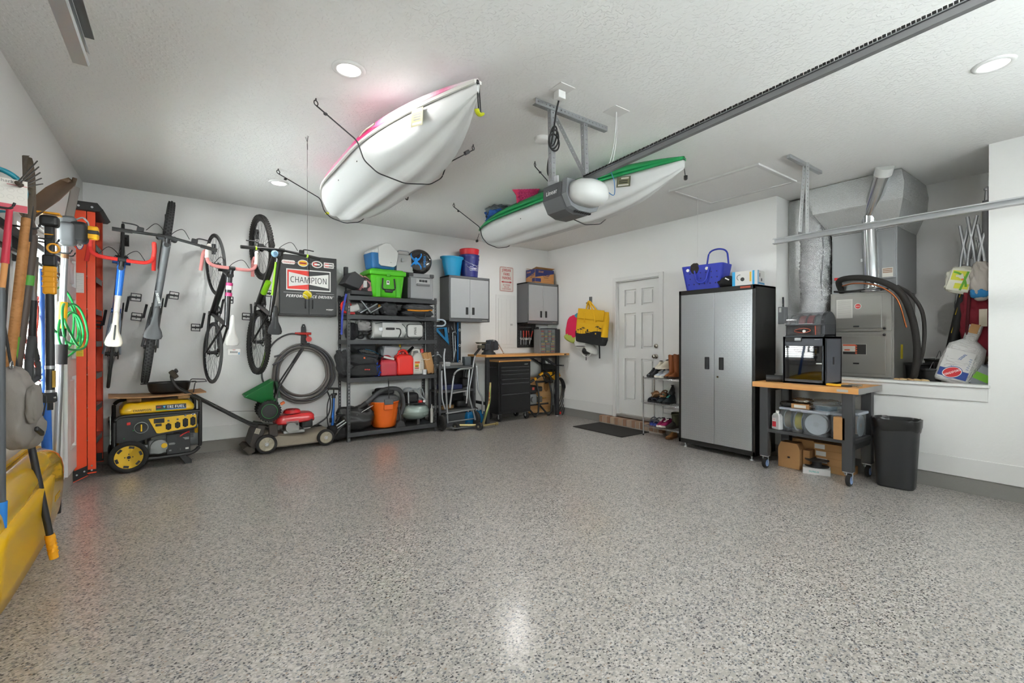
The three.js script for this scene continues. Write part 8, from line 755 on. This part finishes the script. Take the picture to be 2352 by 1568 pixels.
part(K2, 'bow_loop', cordB, [bar([0, 0.05, 1.38], [0.02, -0.1, 1.39], 0.003), sp(0.012, 0, 0.05, 1.38)]); part(K2, 'carry_handle', M('#232324', 0.5), [T(new THREE.TorusGeometry(0.055, 0.012, 8, 16, 1.9).scale(1, 0.75, 1.2), 0.02, -0.06, 1.39, 0, 0.6, PI + 0.62)]); part(K2, 'seat_back', M('#33322e', 0.6), [T(new THREE.SphereGeometry(0.5, 16, 8).scale(0.3, 0.1, 0.55), -0.12, 0.06, 0.42)]); part(K2, 'stern_toggle', cordB, [bar([-0.18, -0.04, -1.36], [-0.2, -0.12, -1.38], 0.003), rb(0.02, 0.03, 0.04, 0.006, -0.2, -0.13, -1.38)]);
{
  const v = one('mermaid_tail', 'pink scaled mermaid fin standing on the green kayak', 'fin', M('#c22a55', 0.5), [ex([[-0.11, 0], [0.11, 0], [0.1, 0.1], [0.17, 0.23], [0.08, 0.2], [0.0, 0.2], [-0.12, 0.22], [-0.22, 0.25], [-0.12, 0.1]], 0.02, 0.006, [], 0, 0, 0, 0, -0.7)], [3.78, 2.72, 2.45]); const sc = []; for (let r = 0; r < 8; r++) for (let c = 0; c < 7; c++) { const x = -0.09 + c * 0.03 + (r % 2) * 0.015, y = 0.02 + r * 0.024; sc.push(T(new THREE.SphereGeometry(0.014, 8, 5).scale(1, 0.95, 0.35), x * Math.cos(0.7) - 0.007, y, x * Math.sin(0.7) + 0.008, 0, -0.7)); } stuff(part(v, 'scales', M('#a81f5c', 0.35), sc)); part(v, 'foot_strap', black, [rb(0.16, 0.03, 0.05, 0.01, 0.03, 0.03, 0.05, 0, -0.7), rb(0.04, 0.07, 0.03, 0.008, 0.08, 0.06, 0.08, 0, -0.7)]);
  const j = one('blue_life_vest', 'blue and grey life vest on the stern of the green kayak', 'vest', fabric('#1f4f96'), [soft(0.3, 0.15, 0.34, 0.7, 0.015, 5, 81)], [3.92, 2.71, 1.72]); part(j, 'grey_trim', fabric('#5f6668'), [soft(0.22, 0.08, 0.3, 0.8, 0.012, 5, 83, -0.05, 0.09, 0.02)]); part(j, 'vest_strap', black, [tb([[-0.16, 0.04, -0.05], [-0.12, 0.12, 0.0], [0.0, 0.16, 0.04]], 0.012)]);
}
// straps with eye hooks under each kayak
function sling(label, xa, xb, z, yk, K, half, dep) {
  const g = thing('kayak_strap', label, 'strap', [0, 0, 0], 0, 'kayak hanging straps'), y = yk;
  for (const x of [xa, xb]) { const h = part(g, 'eye_hook', M('#3b3b3c', 0.4, 0.5), [to(0.016, 0.0035, x, H - 0.03, z, 0, 0.5, 0, 2 * PI, 20, 6), bar([x, H - 0.014, z], [x, H, z], 0.004)]); }
  part(g, 'strap_line', M('#2c2c2d', 0.8), [bend([[xa, H - 0.045, z], ...[[-1.06, 0.01], [-0.92, 0.6], [-0.62, 0.93], [0, 1.09], [0.62, 0.93], [0.92, 0.6], [1.06, 0.01]].map(([u, v]) => [K + u * half, y - v * dep, z]), [xb, H - 0.045, z]], 0.0045, 0.03, 6)]); part(g, 'cam_buckle', M('#4b4c4e', 0.5), [rb(0.05, 0.03, 0.03, 0.008, xb - 0.06, H - 0.08, z, 0, 0, 0.6)]); part(g, 'knot', M('#2c2c2d', 0.8), [sp(0.01, xa + 0.06, H - 0.085, z, 1.4, 1, 1)]);
}
sling('black strap under the bow half of the pink kayak', 1.53, 2.74, 3.07, 2.672, 2.15, 0.33, 0.21); sling('black strap under the stern of the pink kayak', 1.54, 2.74, 1.55, 2.672, 2.15, 0.225, 0.19); sling('black strap under the bow half of the green kayak', 3.37, 4.62, 3.09, 2.652, 4.0, 0.33, 0.225); sling('black strap under the stern of the green kayak', 3.38, 4.62, 1.57, 2.652, 4.0, 0.25, 0.205);
{ // opener
  const O = thing('door_opener', 'grey garage door opener with white light cover', 'door opener', [3.03, -0.072, 0]), g = M('#4d4e50', 0.45), z0 = 3.8, z1 = 4.0;
  part(O, 'motor_case', g, [ex([[-0.16, 2.42], [0.16, 2.42], [0.165, 2.32], [0.12, 2.24], [0.05, 2.215], [-0.05, 2.215], [-0.12, 2.24], [-0.165, 2.32]], z1 - z0, 0.012, [], 0, 0, (z0 + z1) / 2)]); const pr = [[-0.15, 2.425], [0.15, 2.425], [0.158, 2.33], [0.115, 2.255], [0.05, 2.235], [-0.05, 2.235], [-0.115, 2.255], [-0.158, 2.33]];
  part(O, 'trim_band', M('#75777a', 0.45), [ex(pr.map(([x, y]) => [x * 1.05, 2.33 + (y - 2.33) * 1.06]), 0.05, 0.004, [], 0, 0, z1 + 0.025)]); part(O, 'light_cover', M('#d5d6d4', 0.35), [skin([[0, 1.02], [0.06, 1], [0.11, 0.84], [0.135, 0.5], [0.14, 0.2]].map(([z, s]) => Array.from({ length: 24 }, (_, i) => { const a = i * PI / 12; return V(0.145 * s * Math.sign(Math.cos(a)) * Math.abs(Math.cos(a)) ** 0.75, 2.345 + 0.085 * s * Math.sign(Math.sin(a)) * Math.abs(Math.sin(a)) ** 0.75, z1 + 0.05 + z); })))]); for (let k = 0; k < 8; k++) part(O, 'vent_slot', black, [bx(0.006, 0.012, 0.02, -0.07 + k * 0.02, 2.226, z1 + 0.03)]);
  sheet(O, 'lettering', 0.12, 0.04, 96, '#4d4e50', (x, w, h) => text(x, 'Linear', w / 2, h / 2, 30, '#e2e2e0'), [-0.1665, 2.365, 3.9], [0, -PI / 2, 0]); part(O, 'mount_bracket', zinc, [bb(-0.165, 0.165, 2.42, 2.428, 3.86, 3.96, 0.003), bb(-0.165, -0.15, 2.42, 2.47, 3.86, 3.96, 0.003), bb(0.15, 0.165, 2.42, 2.47, 3.86, 3.96, 0.003)]);
  const hg = thing('opener_hanger', 'perforated steel hanger carrying the door opener', 'hanger', [0, 0, 0]), hs = n => Array.from({ length: n }, (_, i) => circ(0, -((n - 1) / 2) * 0.034 + i * 0.034, 0.0045, 8)), iron = (a, b, nm, side) => { const L = V(...a).distanceTo(V(...b)), n = Math.floor(L / 0.034), q = ex([[-0.017, -L / 2], [0.017, -L / 2], [0.017, L / 2], [-0.017, L / 2]], 0.003, 0, hs(n)); const d = V(...b).sub(V(...a)).normalize(), s = V(...side), c = s.clone().cross(d).normalize(); s.copy(d).cross(c); const g2 = q.clone(); g2.rotateY(PI / 2); g2.translate(-0.017, 0, 0.017); const mm = new THREE.Matrix4().makeBasis(s, d, c).setPosition(V(...a).add(V(...b)).multiplyScalar(0.5)); return part(hg, nm, M('#a2a4a6', 0.4, 0.5), [q.applyMatrix4(mm), g2.applyMatrix4(mm)]); };
  iron([2.7, H - 0.018, 3.93], [3.39, H - 0.018, 3.93], 'ceiling_bar', [0, 1, 0]); iron([2.86, H - 0.03, 3.92], [2.868, 2.37, 3.92], 'hanger_leg', [1, 0, 0]); iron([3.17, H - 0.03, 3.92], [3.19, 2.37, 3.92], 'hanger_leg', [1, 0, 0]); iron([2.87, H - 0.08, 3.935], [3.18, 2.42, 3.935], 'diagonal_brace', [0, 0, 1]);
  const R = thing('opener_rail', 'long dark steel opener rail with drive chain', 'rail', [0, 0, 0]), a = [3.03, 2.362, 4.02], b = [3.03, 2.5, 7.28]; part(R, 'rail_bar', M('#7d7e80', 0.4, 0.4), [strip(a, b, 0.026, 0.026, [0, 1, 0])]); part(R, 'rail_flange', M('#85878a', 0.4, 0.6), [strip([3.03, 2.379, 4.02], [3.03, 2.517, 7.28], 0.004, 0.04, [0, 1, 0])]); const ck = []; for (let i = 0; i < 220; i++) { const t = i / 220; ck.push(bx(0.006, 0.01, 0.011, 3.016 + (i % 2) * 0.003, 2.392 + t * 0.135, 4.06 + t * 3.2)); } stuff(part(R, 'drive_chain', M('#232323', 0.5, 0.5), ck));
  const pw = thing('ceiling_outlet', 'ceiling outlet plate with white power adapter above the opener', 'outlet', [2.77, H, 4.11]); part(pw, 'plate', white, [bb(-0.06, 0.06, -0.006, 0, -0.06, 0.06, 0.002)]); part(pw, 'adapter', white, [rb(0.06, 0.05, 0.05, 0.005, 0.0, -0.035, -0.02)]); part(pw, 'power_cord', cordB, [tb([[0.0, -0.06, -0.03], [0.02, -0.12, -0.08], [0.06, -0.2, -0.15], [0.08, -0.28, -0.2], [0.1, -0.45, -0.25], [0.14, -0.5, -0.2], [0.2, -0.55, -0.2]], 0.006, 60)]); part(pw, 'cord_coil', cordB, [0, 1, 2].map(k => tb(Array.from({ length: 12 }, (_, i) => { const t = i * PI / 6; return [0.075 + 0.028 * Math.cos(t) + k * 0.004, -0.22 - k * 0.02 + 0.06 * Math.sin(t), -0.17 + 0.02 * Math.sin(t + k)]; }), 0.006, 40, true, 6)));
  const p2 = thing('wire_plate', 'blank ceiling plate with thin white and blue wires', 'plate', [3.27, H, 4.12]); part(p2, 'plate', white, [bb(-0.07, 0.07, -0.005, 0, -0.06, 0.06, 0.002)]); part(p2, 'white_wire', white, [tb([[0, -0.005, 0], [-0.01, -0.15, 0.0], [-0.03, -0.3, -0.01], [-0.05, -0.42, -0.04]], 0.003, 30), tb([[0.004, -0.005, 0], [0.0, -0.15, 0.004], [-0.02, -0.3, 0], [-0.03, -0.42, -0.03]], 0.003, 30)]); part(p2, 'blue_wire', M('#4d7fb5', 0.5), [tb([[-0.03, -0.4, -0.03], [-0.02, -0.5, 0.0], [-0.05, -0.6, 0.02], [-0.12, -0.56, 0.0], [-0.16, -0.46, -0.06]], 0.003, 40)]);
  one('smoke_detector', 'flat white smoke detector on the ceiling near the opener', 'detector', white, [lt([[0, -0.03], [0.045, -0.03], [0.06, -0.02], [0.065, 0]], 0, 0, 0)], [3.122, H, 3.489]);
}
{ // attic hatch and door tracks
  const h = new THREE.Group(); h.name = 'trim_8'; h.userData = { kind: 'structure', label: 'attic hatch panel with white trim' }; scene.add(h); part(h, 'hatch_panel', paintC, [bb(5.06, 5.76, H - 0.012, H, 3.36, 4.21, 0.003)], null, 1); part(h, 'hatch_trim', trimW, [bb(5.02, 5.06, H - 0.018, H, 3.31, 4.25, 0.003), bb(5.76, 5.8, H - 0.018, H, 3.31, 4.25, 0.003), bb(5.06, 5.76, H - 0.018, H, 3.31, 3.36, 0.003), bb(5.06, 5.76, H - 0.018, H, 4.21, 4.25, 0.003)]); part(h, 'pull_cord', M('#cfcfcc', 0.7), [bar([5.42, H - 0.012, 3.4], [5.42, 2.2, 3.4], 0.0015, 0.0015, 5)]);
  const track = (label, x, s) => { const t = thing('door_track', label, 'door track', [x, 2.222, 0], 0, 'garage door tracks'), z = M('#c9ccce', 0.3, 0.7); part(t, 'track', z, [ex([[-0.012, -0.026], [0.026, -0.026], [0.03, -0.02], [0.03, -0.016], [0.024, -0.021], [-0.008, -0.021], [-0.008, 0.021], [0.024, 0.021], [0.03, 0.016], [0.03, 0.02], [0.026, 0.026], [-0.012, 0.026]].map(([a, b]) => [a * s, b]), 3.06, 0, [], 0, 0, 5.74)]); const ti = t => Array.from({ length: 16 }, (_, i) => circ(0, -0.28 + i * 0.037, 0.004, 8)); return t; };
  const tr = track('right garage door track running along the alcove wall', 5.4, -1), tl = track('left garage door track at the top left corner', 0.53, 1); const zz = M('#b4b7b9', 0.35, 0.5);
  part(tr, 'ceiling_bar', zz, [bx(0.66, 0.03, 0.03, -0.03, H - 2.222 - 0.016, 4.49 - 0)]); for (const [x, dz] of [[-0.16, 0.0], [-0.06, 0.02]]) part(tr, 'hanger_strap', M('#c9cbcc', 0.35, 0.7), [(() => { const L = 0.64, q = ex([[-0.017, -L / 2], [0.017, -L / 2], [0.017, L / 2], [-0.017, L / 2]], 0.003, 0, Array.from({ length: 17 }, (_, i) => circ(0, -0.28 + i * 0.035, 0.0045, 8))); q.rotateY(-0.4); q.rotateZ((x + 0.05) * -1.2 * -1); q.translate(x * 0.55, (H - 2.222) / 2 + 0.01, 4.49 + dz); return q; })()]);
  part(tl, 'mount_plate', M('#c9cbcb', 0.4, 0.5), [ex([[-0.05, 0], [0.05, 0], [0.05, 0.35], [-0.05, 0.35]], 0.003, 0, [circ(0, 0.03, 0.012), circ(0, 0.1, 0.012), circ(0, 0.17, 0.012)], -0.06, 0.03, 4.75)]); part(tl, 'flat_bar', M('#7d7f81', 0.4, 0.7), [bb(0.02, 0.05, 0.035, 0.04, 4.28, 7.2)]);
}
// ================================================================ left wall: tool rack, hanging tools, yellow kayak
{
  const R = thing('tool_rack', 'black wall rail with hooks along the left wall', 'rack', [0, 0, 0]); part(R, 'rail', black, [bb(0.05, 0.075, 1.86, 1.9, 1.35, 3.9, 0.004), bb(0.05, 0.075, 1.76, 1.78, 1.35, 3.9, 0.004)]); part(R, 'bracket', black, [1.45, 2.45, 3.4].map(z => bb(0, 0.05, 1.74, 1.92, z - 0.015, z + 0.015)).slice(0, 1)); for (const z of [2.45, 3.4]) part(R, 'bracket', black, [bb(0.018, 0.05, 1.74, 1.92, z - 0.015, z + 0.015)]);
  for (const z of [1.86, 1.98, 2.38, 2.52, 2.84, 3.3]) part(R, 'hook', black, [bend([[0.07, 1.88, z], [0.19, 1.87, z], [0.2, 1.9, z]], 0.005, 0.02)]);
}
{ // pole saw
  const s = thing('pole_saw', 'yellow and black pole saw with aluminium pole nearest the ladder', 'pole saw', [0, 0, 0.1]), yl = M('#e0a412', 0.4), b = [0.1, 0.1, 1.83], t = [0.155, 1.93, 1.8]; const at = k => [b[0] + (t[0] - b[0]) * k, b[1] + (t[1] - b[1]) * k, b[2] + (t[2] - b[2]) * k];
  part(s, 'pole', M('#b6b9bb', 0.35, 0.85), [bar(at(0.05), at(1), 0.019)]); part(s, 'foot_cap', M('#1b1a19', 0.7), [bar(at(0), at(0.085), 0.036, 0.034, 20), bar(at(0.085), at(0.1), 0.034, 0.024, 20)]); part(s, 'collar', black, [bar(at(0.555), at(0.63), 0.036, 0.036, 20)]); part(s, 'yellow_grip', yl, [bar(at(0.69), at(0.79), 0.026, 0.026, 16)]); part(s, 'black_band', black, [bar(at(0.66), at(0.69), 0.025, 0.025, 16)]); part(s, 'brown_band', M('#6b4a2a', 0.5), [bar(at(0.955), at(0.975), 0.0205)]);
  const hd = part(s, 'motor_head', M('#5a5c5e', 0.55), [rb(0.1, 0.16, 0.1, 0.03, 0.165, 2.02, 1.79), rb(0.08, 0.09, 0.08, 0.02, 0.17, 2.1, 1.78)]); part(hd, 'motor_cover', black, [rb(0.1, 0.15, 0.12, 0.03, 0.22, 2.04, 1.77)]); part(hd, 'battery', yl, [rb(0.07, 0.09, 0.07, 0.012, 0.29, 2.05, 1.76)]); part(hd, 'battery_strap', black, [rb(0.074, 0.03, 0.075, 0.008, 0.29, 2.05, 1.76)]); part(s, 'guide_bar', M('#75726d', 0.4, 0.7), [strip([0.17, 2.12, 1.78], [0.2, 2.37, 1.74], 0.05, 0.012, [1, 0, -0.6], 0.005)]); part(s, 'loop_guard', M('#9a9c9e', 0.4, 0.6), [bend([[0.18, 2.11, 1.78], [0.24, 2.16, 1.75], [0.27, 2.12, 1.74], [0.26, 2.08, 1.74]], 0.006, 0.02)]);
}
{ // hedge trimmer handle
  const s = thing('pole_trimmer', 'black pole trimmer with yellow grip hanging beside the pole saw', 'trimmer', [0.17, 0, 2.45]), yl = M('#e09a12', 0.42); s.rotation.x = 0.0; part(s, 'pole', M('#232426', 0.5), [bar([0, 0.92, 0], [0, 1.6, 0], 0.021)]); part(s, 'grip', yl, [rb(0.058, 0.17, 0.05, 0.012, 0, 1.64, 0), ...[0, 1, 2, 3].map(k => rb(0.062, 0.008, 0.054, 0.003, 0.0, 1.6 + k * 0.03, 0))]); part(s, 'upper_body', black, [rb(0.062, 0.07, 0.056, 0.012, 0, 1.755, 0), rb(0.044, 0.2, 0.04, 0.012, 0, 1.87, 0)]); part(s, 'trigger_frame', yl, [to(0.026, 0.006, 0.018, 1.83, 0.015, 0, 0.4), rb(0.04, 0.006, 0.045, 0.002, 0, 1.91, 0)]); part(s, 'battery_seat', black, [rb(0.085, 0.07, 0.07, 0.02, 0, 1.99, 0)]); part(s, 'yellow_plate', yl, [rb(0.1, 0.012, 0.08, 0.005, 0, 2.035, 0)]); part(s, 'joint', alu, [cy(0.0225, 0.0225, 0.02, 0, 1.12, 0)]); part(s, 'joint', alu, [cy(0.0225, 0.0225, 0.02, 0, 0.975, 0)]); part(s, 'label', M('#a8842a', 0.5), [bx(0.012, 0.1, 0.03, 0.0185, 1.05, 0.008)]); part(s, 'coupler', black, [rb(0.056, 0.06, 0.056, 0.008, 0, 0.94, 0), cy(0.014, 0.014, 0.05, 0, 0.89, 0)]); part(s, 'bolt', chrome, [sp(0.007, 0.024, 0.94, 0.024)]);
}
const tool = (name, label, cat) => thing(name, label, cat, [0, 0, 0], 0, 'long-handled tools on the wall rail'), rustS = M('#5e5346', 0.6, 0.5, { bumpMap: rep(grainN, 2), bumpScale: 0.002 }), ash = new THREE.MeshPhysicalMaterial({ map: woodT(['#a5703a', '#a87440', '#9c6834', '#b07c48', '#6d441c', '#c89a60'], 256), roughness: 0.6 });
{
  let t = tool('paddle', 'blue tapered paddle shaft with black grip end', 'paddle'); part(t, 'shaft', M('#2560b4', 0.45), [bar([0.1, 0.55, 2.12], [0.12, 1.72, 2.32], 0.026, 0.02, 16)]); part(t, 'grip', M('#2f2723', 0.8), [bar([0.095, 0.28, 2.08], [0.1, 0.56, 2.122], 0.03, 0.027, 16)]);
  t = tool('spade', 'wooden-handled spade with dark steel blade hanging upside down', 'spade'); part(t, 'handle', ash, [bar([0.06, 0.75, 2.84], [0.15, 1.83, 2.84], 0.0165, 0.015, 16)]); part(t, 'socket', black, [bar([0.148, 1.8, 2.84], [0.16, 1.99, 2.84], 0.02, 0.016, 16)]); part(t, 'blade', rustS, [skin([[1.9, 0.02], [1.95, 0.06], [2.02, 0.08], [2.12, 0.085], [2.2, 0.075], [2.25, 0.045], [2.262, 0.02]].map(([y, w]) => [-1, -0.5, 0, 0.5, 1].map(k => V(0.13 + 0.03 * k * k - (y - 1.9) * 0.02, y, 2.79 + k * w)).concat([1, 0.5, 0, -0.5, -1].map(k => V(0.134 + 0.03 * k * k - (y - 1.9) * 0.02, y, 2.79 + k * w)))), true, true, 0.8)]); part(t, 'green_label', M('#5f9c34', 0.5), [bar([0.091, 1.12, 2.84], [0.108, 1.3, 2.84], 0.0175, 0.017, 16)]);
  t = tool('garden_fork', 'five-tined black garden fork above the tool rail', 'fork'); part(t, 'handle', ash, [bar([0.1, 0.9, 3.0], [0.17, 1.9, 2.96], 0.019, 0.018)]); part(t, 'fork_head', rustS, [bar([0.17, 1.88, 2.96], [0.18, 2.06, 2.92], 0.016), bar([0.18, 2.03, 2.96], [0.2, 2.0, 3.26], 0.009), bar([0.2, 2.0, 3.27], [0.2, 2.02, 3.12], 0.008)]); for (let k = 0; k < 5; k++) part(t, 'tine', M('#3a3732', 0.5, 0.5), [bar([0.2, 2.0 + k * 0.004, 3.26 - k * 0.03], [0.2, 2.215 - k * 0.022, 2.9 - k * 0.028], 0.004, 0.003, 8)]);
  t = tool('edging_shovel', 'brown steel shovel blade slanting across the rail', 'shovel'); part(t, 'handle', M('#4d413a', 0.5), [bend([[0.05, 0.72, 2.72], [0.145, 1.75, 2.72], [0.155, 1.86, 2.74], [0.15, 1.92, 2.8]], 0.02, 0.08, 14)]); part(t, 'green_band', M('#4f9a38', 0.5), [bar([0.132, 1.58, 2.72], [0.137, 1.635, 2.72], 0.0215, 0.0215, 14)]); part(t, 'blade', M('#6b5440', 0.55, 0.4), [skin([[0, 0.02], [0.12, 0.07], [0.35, 0.09], [0.75, 0.085], [0.95, 0.05], [1, 0.012]].map(([u, w]) => { const c = V(0.09 + 0.14 * u, 1.97 + 0.35 * u, 2.5 - 0.34 * u), sd = V(0.75, 0.1, 0.42).normalize(), nn = V(-0.25, 0.8, 0.5).normalize(); return [-1, -0.4, 0.4, 1].map(k => c.clone().addScaledVector(sd, k * w).addScaledVector(nn, k * k * 0.03)).concat([1, 0.4, -0.4, -1].map(k => c.clone().addScaledVector(sd, k * w).addScaledVector(nn, k * k * 0.03 - 0.004))); }), true, true, 0.8)]);
  t = tool('snow_shovel', 'dark grey D-handle of a shovel hanging low on the rail', 'shovel'); part(t, 'shaft', M('#7c7e80', 0.45, 0.4), [bar([0.08, 1.3, 2.38], [0.1, 1.78, 2.4], 0.016)]); part(t, 'shaft_label', black, [bar([0.082, 1.3, 2.38], [0.09, 1.52, 2.39], 0.0175)]); part(t, 'd_handle', M('#3c3e40', 0.6), [bend([[0.085, 1.02, 2.46], [0.085, 1.14, 2.47], [0.082, 1.24, 2.41], [0.082, 1.3, 2.38]], 0.02, 0.05), bend([[0.085, 1.04, 2.29], [0.085, 1.14, 2.29], [0.082, 1.24, 2.36], [0.082, 1.3, 2.38]], 0.02, 0.05), bar([0.085, 1.03, 2.48], [0.085, 1.05, 2.27], 0.018)]);
  t = tool('red_rake', 'red and wooden rake handle at the left edge', 'rake'); part(t, 'handle', M('#c88a50', 0.6), [bar([0.13, 0.9, 3.38], [0.18, 1.65, 3.34], 0.011)]); part(t, 'red_sleeve', M('#b5233a', 0.5), [bar([0.178, 1.62, 3.342], [0.19, 1.86, 3.33], 0.014, 0.011, 16)]);
  t = tool('push_broom_pole', 'black pole with yellow ribbed end leaning across the yellow hull', 'broom'); part(t, 'pole', M('#222326', 0.5), [bar([0.24, 0.24, 2.88], [0.09, 1.3, 2.88], 0.0155)]); part(t, 'end_cap', M('#e8a212', 0.5), [bar([0.255, 0.12, 2.88], [0.238, 0.25, 2.88], 0.019, 0.021, 16), ...[0, 1, 2, 3, 4].map(k => bar([0.252 - k * 0.0027, 0.15 + k * 0.02, 2.88], [0.2505 - k * 0.0027, 0.158 + k * 0.02, 2.88], 0.0222, 0.0222, 16))]);
  t = tool('squeegee_pole', 'grey pole with bright blue end grip at the left edge', 'pole'); part(t, 'pole', M('#55585c', 0.45, 0.3), [bar([0.2, 0.6, 3.5], [0.2, 1.5, 3.5], 0.0135)]); part(t, 'end_cap', M('#1f78c8', 0.5), [bar([0.2, 0.5, 3.5], [0.2, 0.61, 3.5], 0.016, 0.018, 16)]); part(t, 'wire_ring', alu, [to(0.025, 0.003, 0.2, 0.48, 3.5, 0, PI / 2)]);
}
{
  const b = thing('sling_bag', 'grey sling bag hanging from the tool rail', 'bag', [0.17, 0.7, 3.0]); b.rotation.set(0.25, 0, 0); b.scale.setScalar(0.8); b.position.set(0.16, 0.76, 3.06); part(b, 'bag_body', fabric('#8d8782', 0.8), [soft(0.17, 0.5, 0.3, 0.75, 0.02, 3, 91)]); part(b, 'bag_lobe', fabric('#8a8580', 0.8), [soft(0.16, 0.24, 0.2, 0.85, 0.01, 3, 92, 0.02, -0.06, -0.12)]); part(b, 'pocket', fabric('#8f8a84', 0.8), [soft(0.06, 0.22, 0.2, 0.7, 0.008, 3, 93, 0.09, 0.18, 0.05)]); part(b, 'zip', black, [tb([[0.1, 0.36, 0.02], [0.125, 0.3, -0.05], [0.12, 0.2, 0.02]], 0.004)]); part(b, 'buckle', black, [rb(0.02, 0.03, 0.16, 0.008, 0.1, 0.1, 0.02, -0.6)]); part(b, 'mesh_patch', darkg, [bx(0.006, 0.1, 0.018, 0.085, 0.3, -0.155, 0.25)]); part(b, 'hang_strap', black, [strip([0, 0.48, 0], [-0.02, 0.75, -0.02], 0.035, 0.006, [0, 0, 1]), strip([-0.02, 0.75, -0.02], [0.0, 1.2, -0.14], 0.04, 0.006, [0, 0, 1])]); part(b, 'carabiner', chrome, [to(0.025, 0.004, 0, 0.52, 0, 0, PI / 2)]);
  const h = thing('garden_hose', 'coil of bright green hose by the window', 'hose', [0, 0, 0]); const loop = (cz, cyy, rz, ry, x, ph) => tb(Array.from({ length: 18 }, (_, i) => { const a = i * PI / 9; return [x + 0.03 * Math.cos(a + ph), cyy + ry * Math.sin(a) + 0.03 * Math.cos(2 * a + ph), cz + rz * Math.cos(a)]; }), 0.008, 70, true, 7); part(h, 'hose_loops', M('#14803f', 0.45), [loop(1.62, 1.42, 0.42, 0.16, 0.13, 0), loop(1.6, 1.38, 0.38, 0.12, 0.15, 1), loop(1.66, 1.45, 0.45, 0.2, 0.11, 2), loop(1.62, 1.35, 0.36, 0.17, 0.16, 3), loop(1.58, 1.3, 0.32, 0.16, 0.14, 4)]);
  const c = thing('extension_cord', 'orange-red extension cord coiled behind the pole trimmer', 'cord', [0, 0, 0]); part(c, 'cord_loops', M('#b8351c', 0.5), [0, 1, 2, 3, 4, 5].map(k => tb(Array.from({ length: 14 }, (_, i) => { const a = i * PI / 7; return [0.07 + 0.02 * Math.sin(a * 2 + k), 1.38 + (0.2 + k * 0.012) * Math.sin(a) - k * 0.02, 2.12 + (0.14 + k * 0.02) * Math.cos(a) + k * 0.01]; }), 0.0045, 60, true, 6)));
  const w = thing('curved_handle', 'teal curved tube handle hooked on the tool rail', 'handle', [0.1, 1.99, 3.13]); part(w, 'tube', M('#147f92', 0.3), [to(0.098, 0.012, 0, 0, 0, 0, 0.3, 0, 2 * PI, 40, 12)]); const cd = thing('product_card', 'white and red product card with line drawings', 'card', [0.166, 1.955, 3.2]); cd.rotation.y = -1.25; part(cd, 'card_sheet', M('#d9d3cc', 0.6), [bb(-0.002, 0, -0.075, 0.075, -0.055, 0.055)]); sheet(cd, 'print', 0.108, 0.148, 128, '#ded8d0', (x, a, b) => { x.fillStyle = '#b5394a'; x.fillRect(0, b * 0.78, a, b * 0.22); x.fillRect(50, b * 0.16, a - 50, 3); text(x, 'Shark', 46, b * 0.08, 22, '#8a8680'); x.strokeStyle = '#b5aea6'; for (let k = 0; k < 6; k++) { x.beginPath(); x.ellipse(26 + (k % 3) * 38, b * (0.34 + Math.floor(k / 3) * 0.22), 14, 11, 0.4, 0, 7); x.stroke(); } }, [0.001, 0, 0], [0, PI / 2, 0]);
}
{
  const K = thing('yellow_kayak', 'glossy yellow kayak hull lying on its side along the left wall', 'kayak', [0.075, 0.335, 3.22]); K.rotation.set(0, 0.02, PI / 2 - 0.08); kayak(K, 2.7, 0.64, 0.13, M('#dfae10', 0.22, 0, { clearcoat: 0.9, clearcoatRoughness: 0.08 }), M('#d9a810', 0.3), M('#c99a0c', 0.35), 1); sheet(K, 'lettering', 0.14, 0.035, 96, '#dfae10', (x, w, h) => { x.fillStyle = '#a99a5a'; for (let k = 0; k < 7; k++) x.fillRect(6 + k * 12, 5, 8, h - 10); }, [0.0, -0.1315, -0.85], [PI / 2, 0, PI / 2], 0.25);
}
scene.traverse(o => { if (o.isMesh) { o.castShadow = true; o.receiveShadow = true; } });
renderer.render(scene, camera);
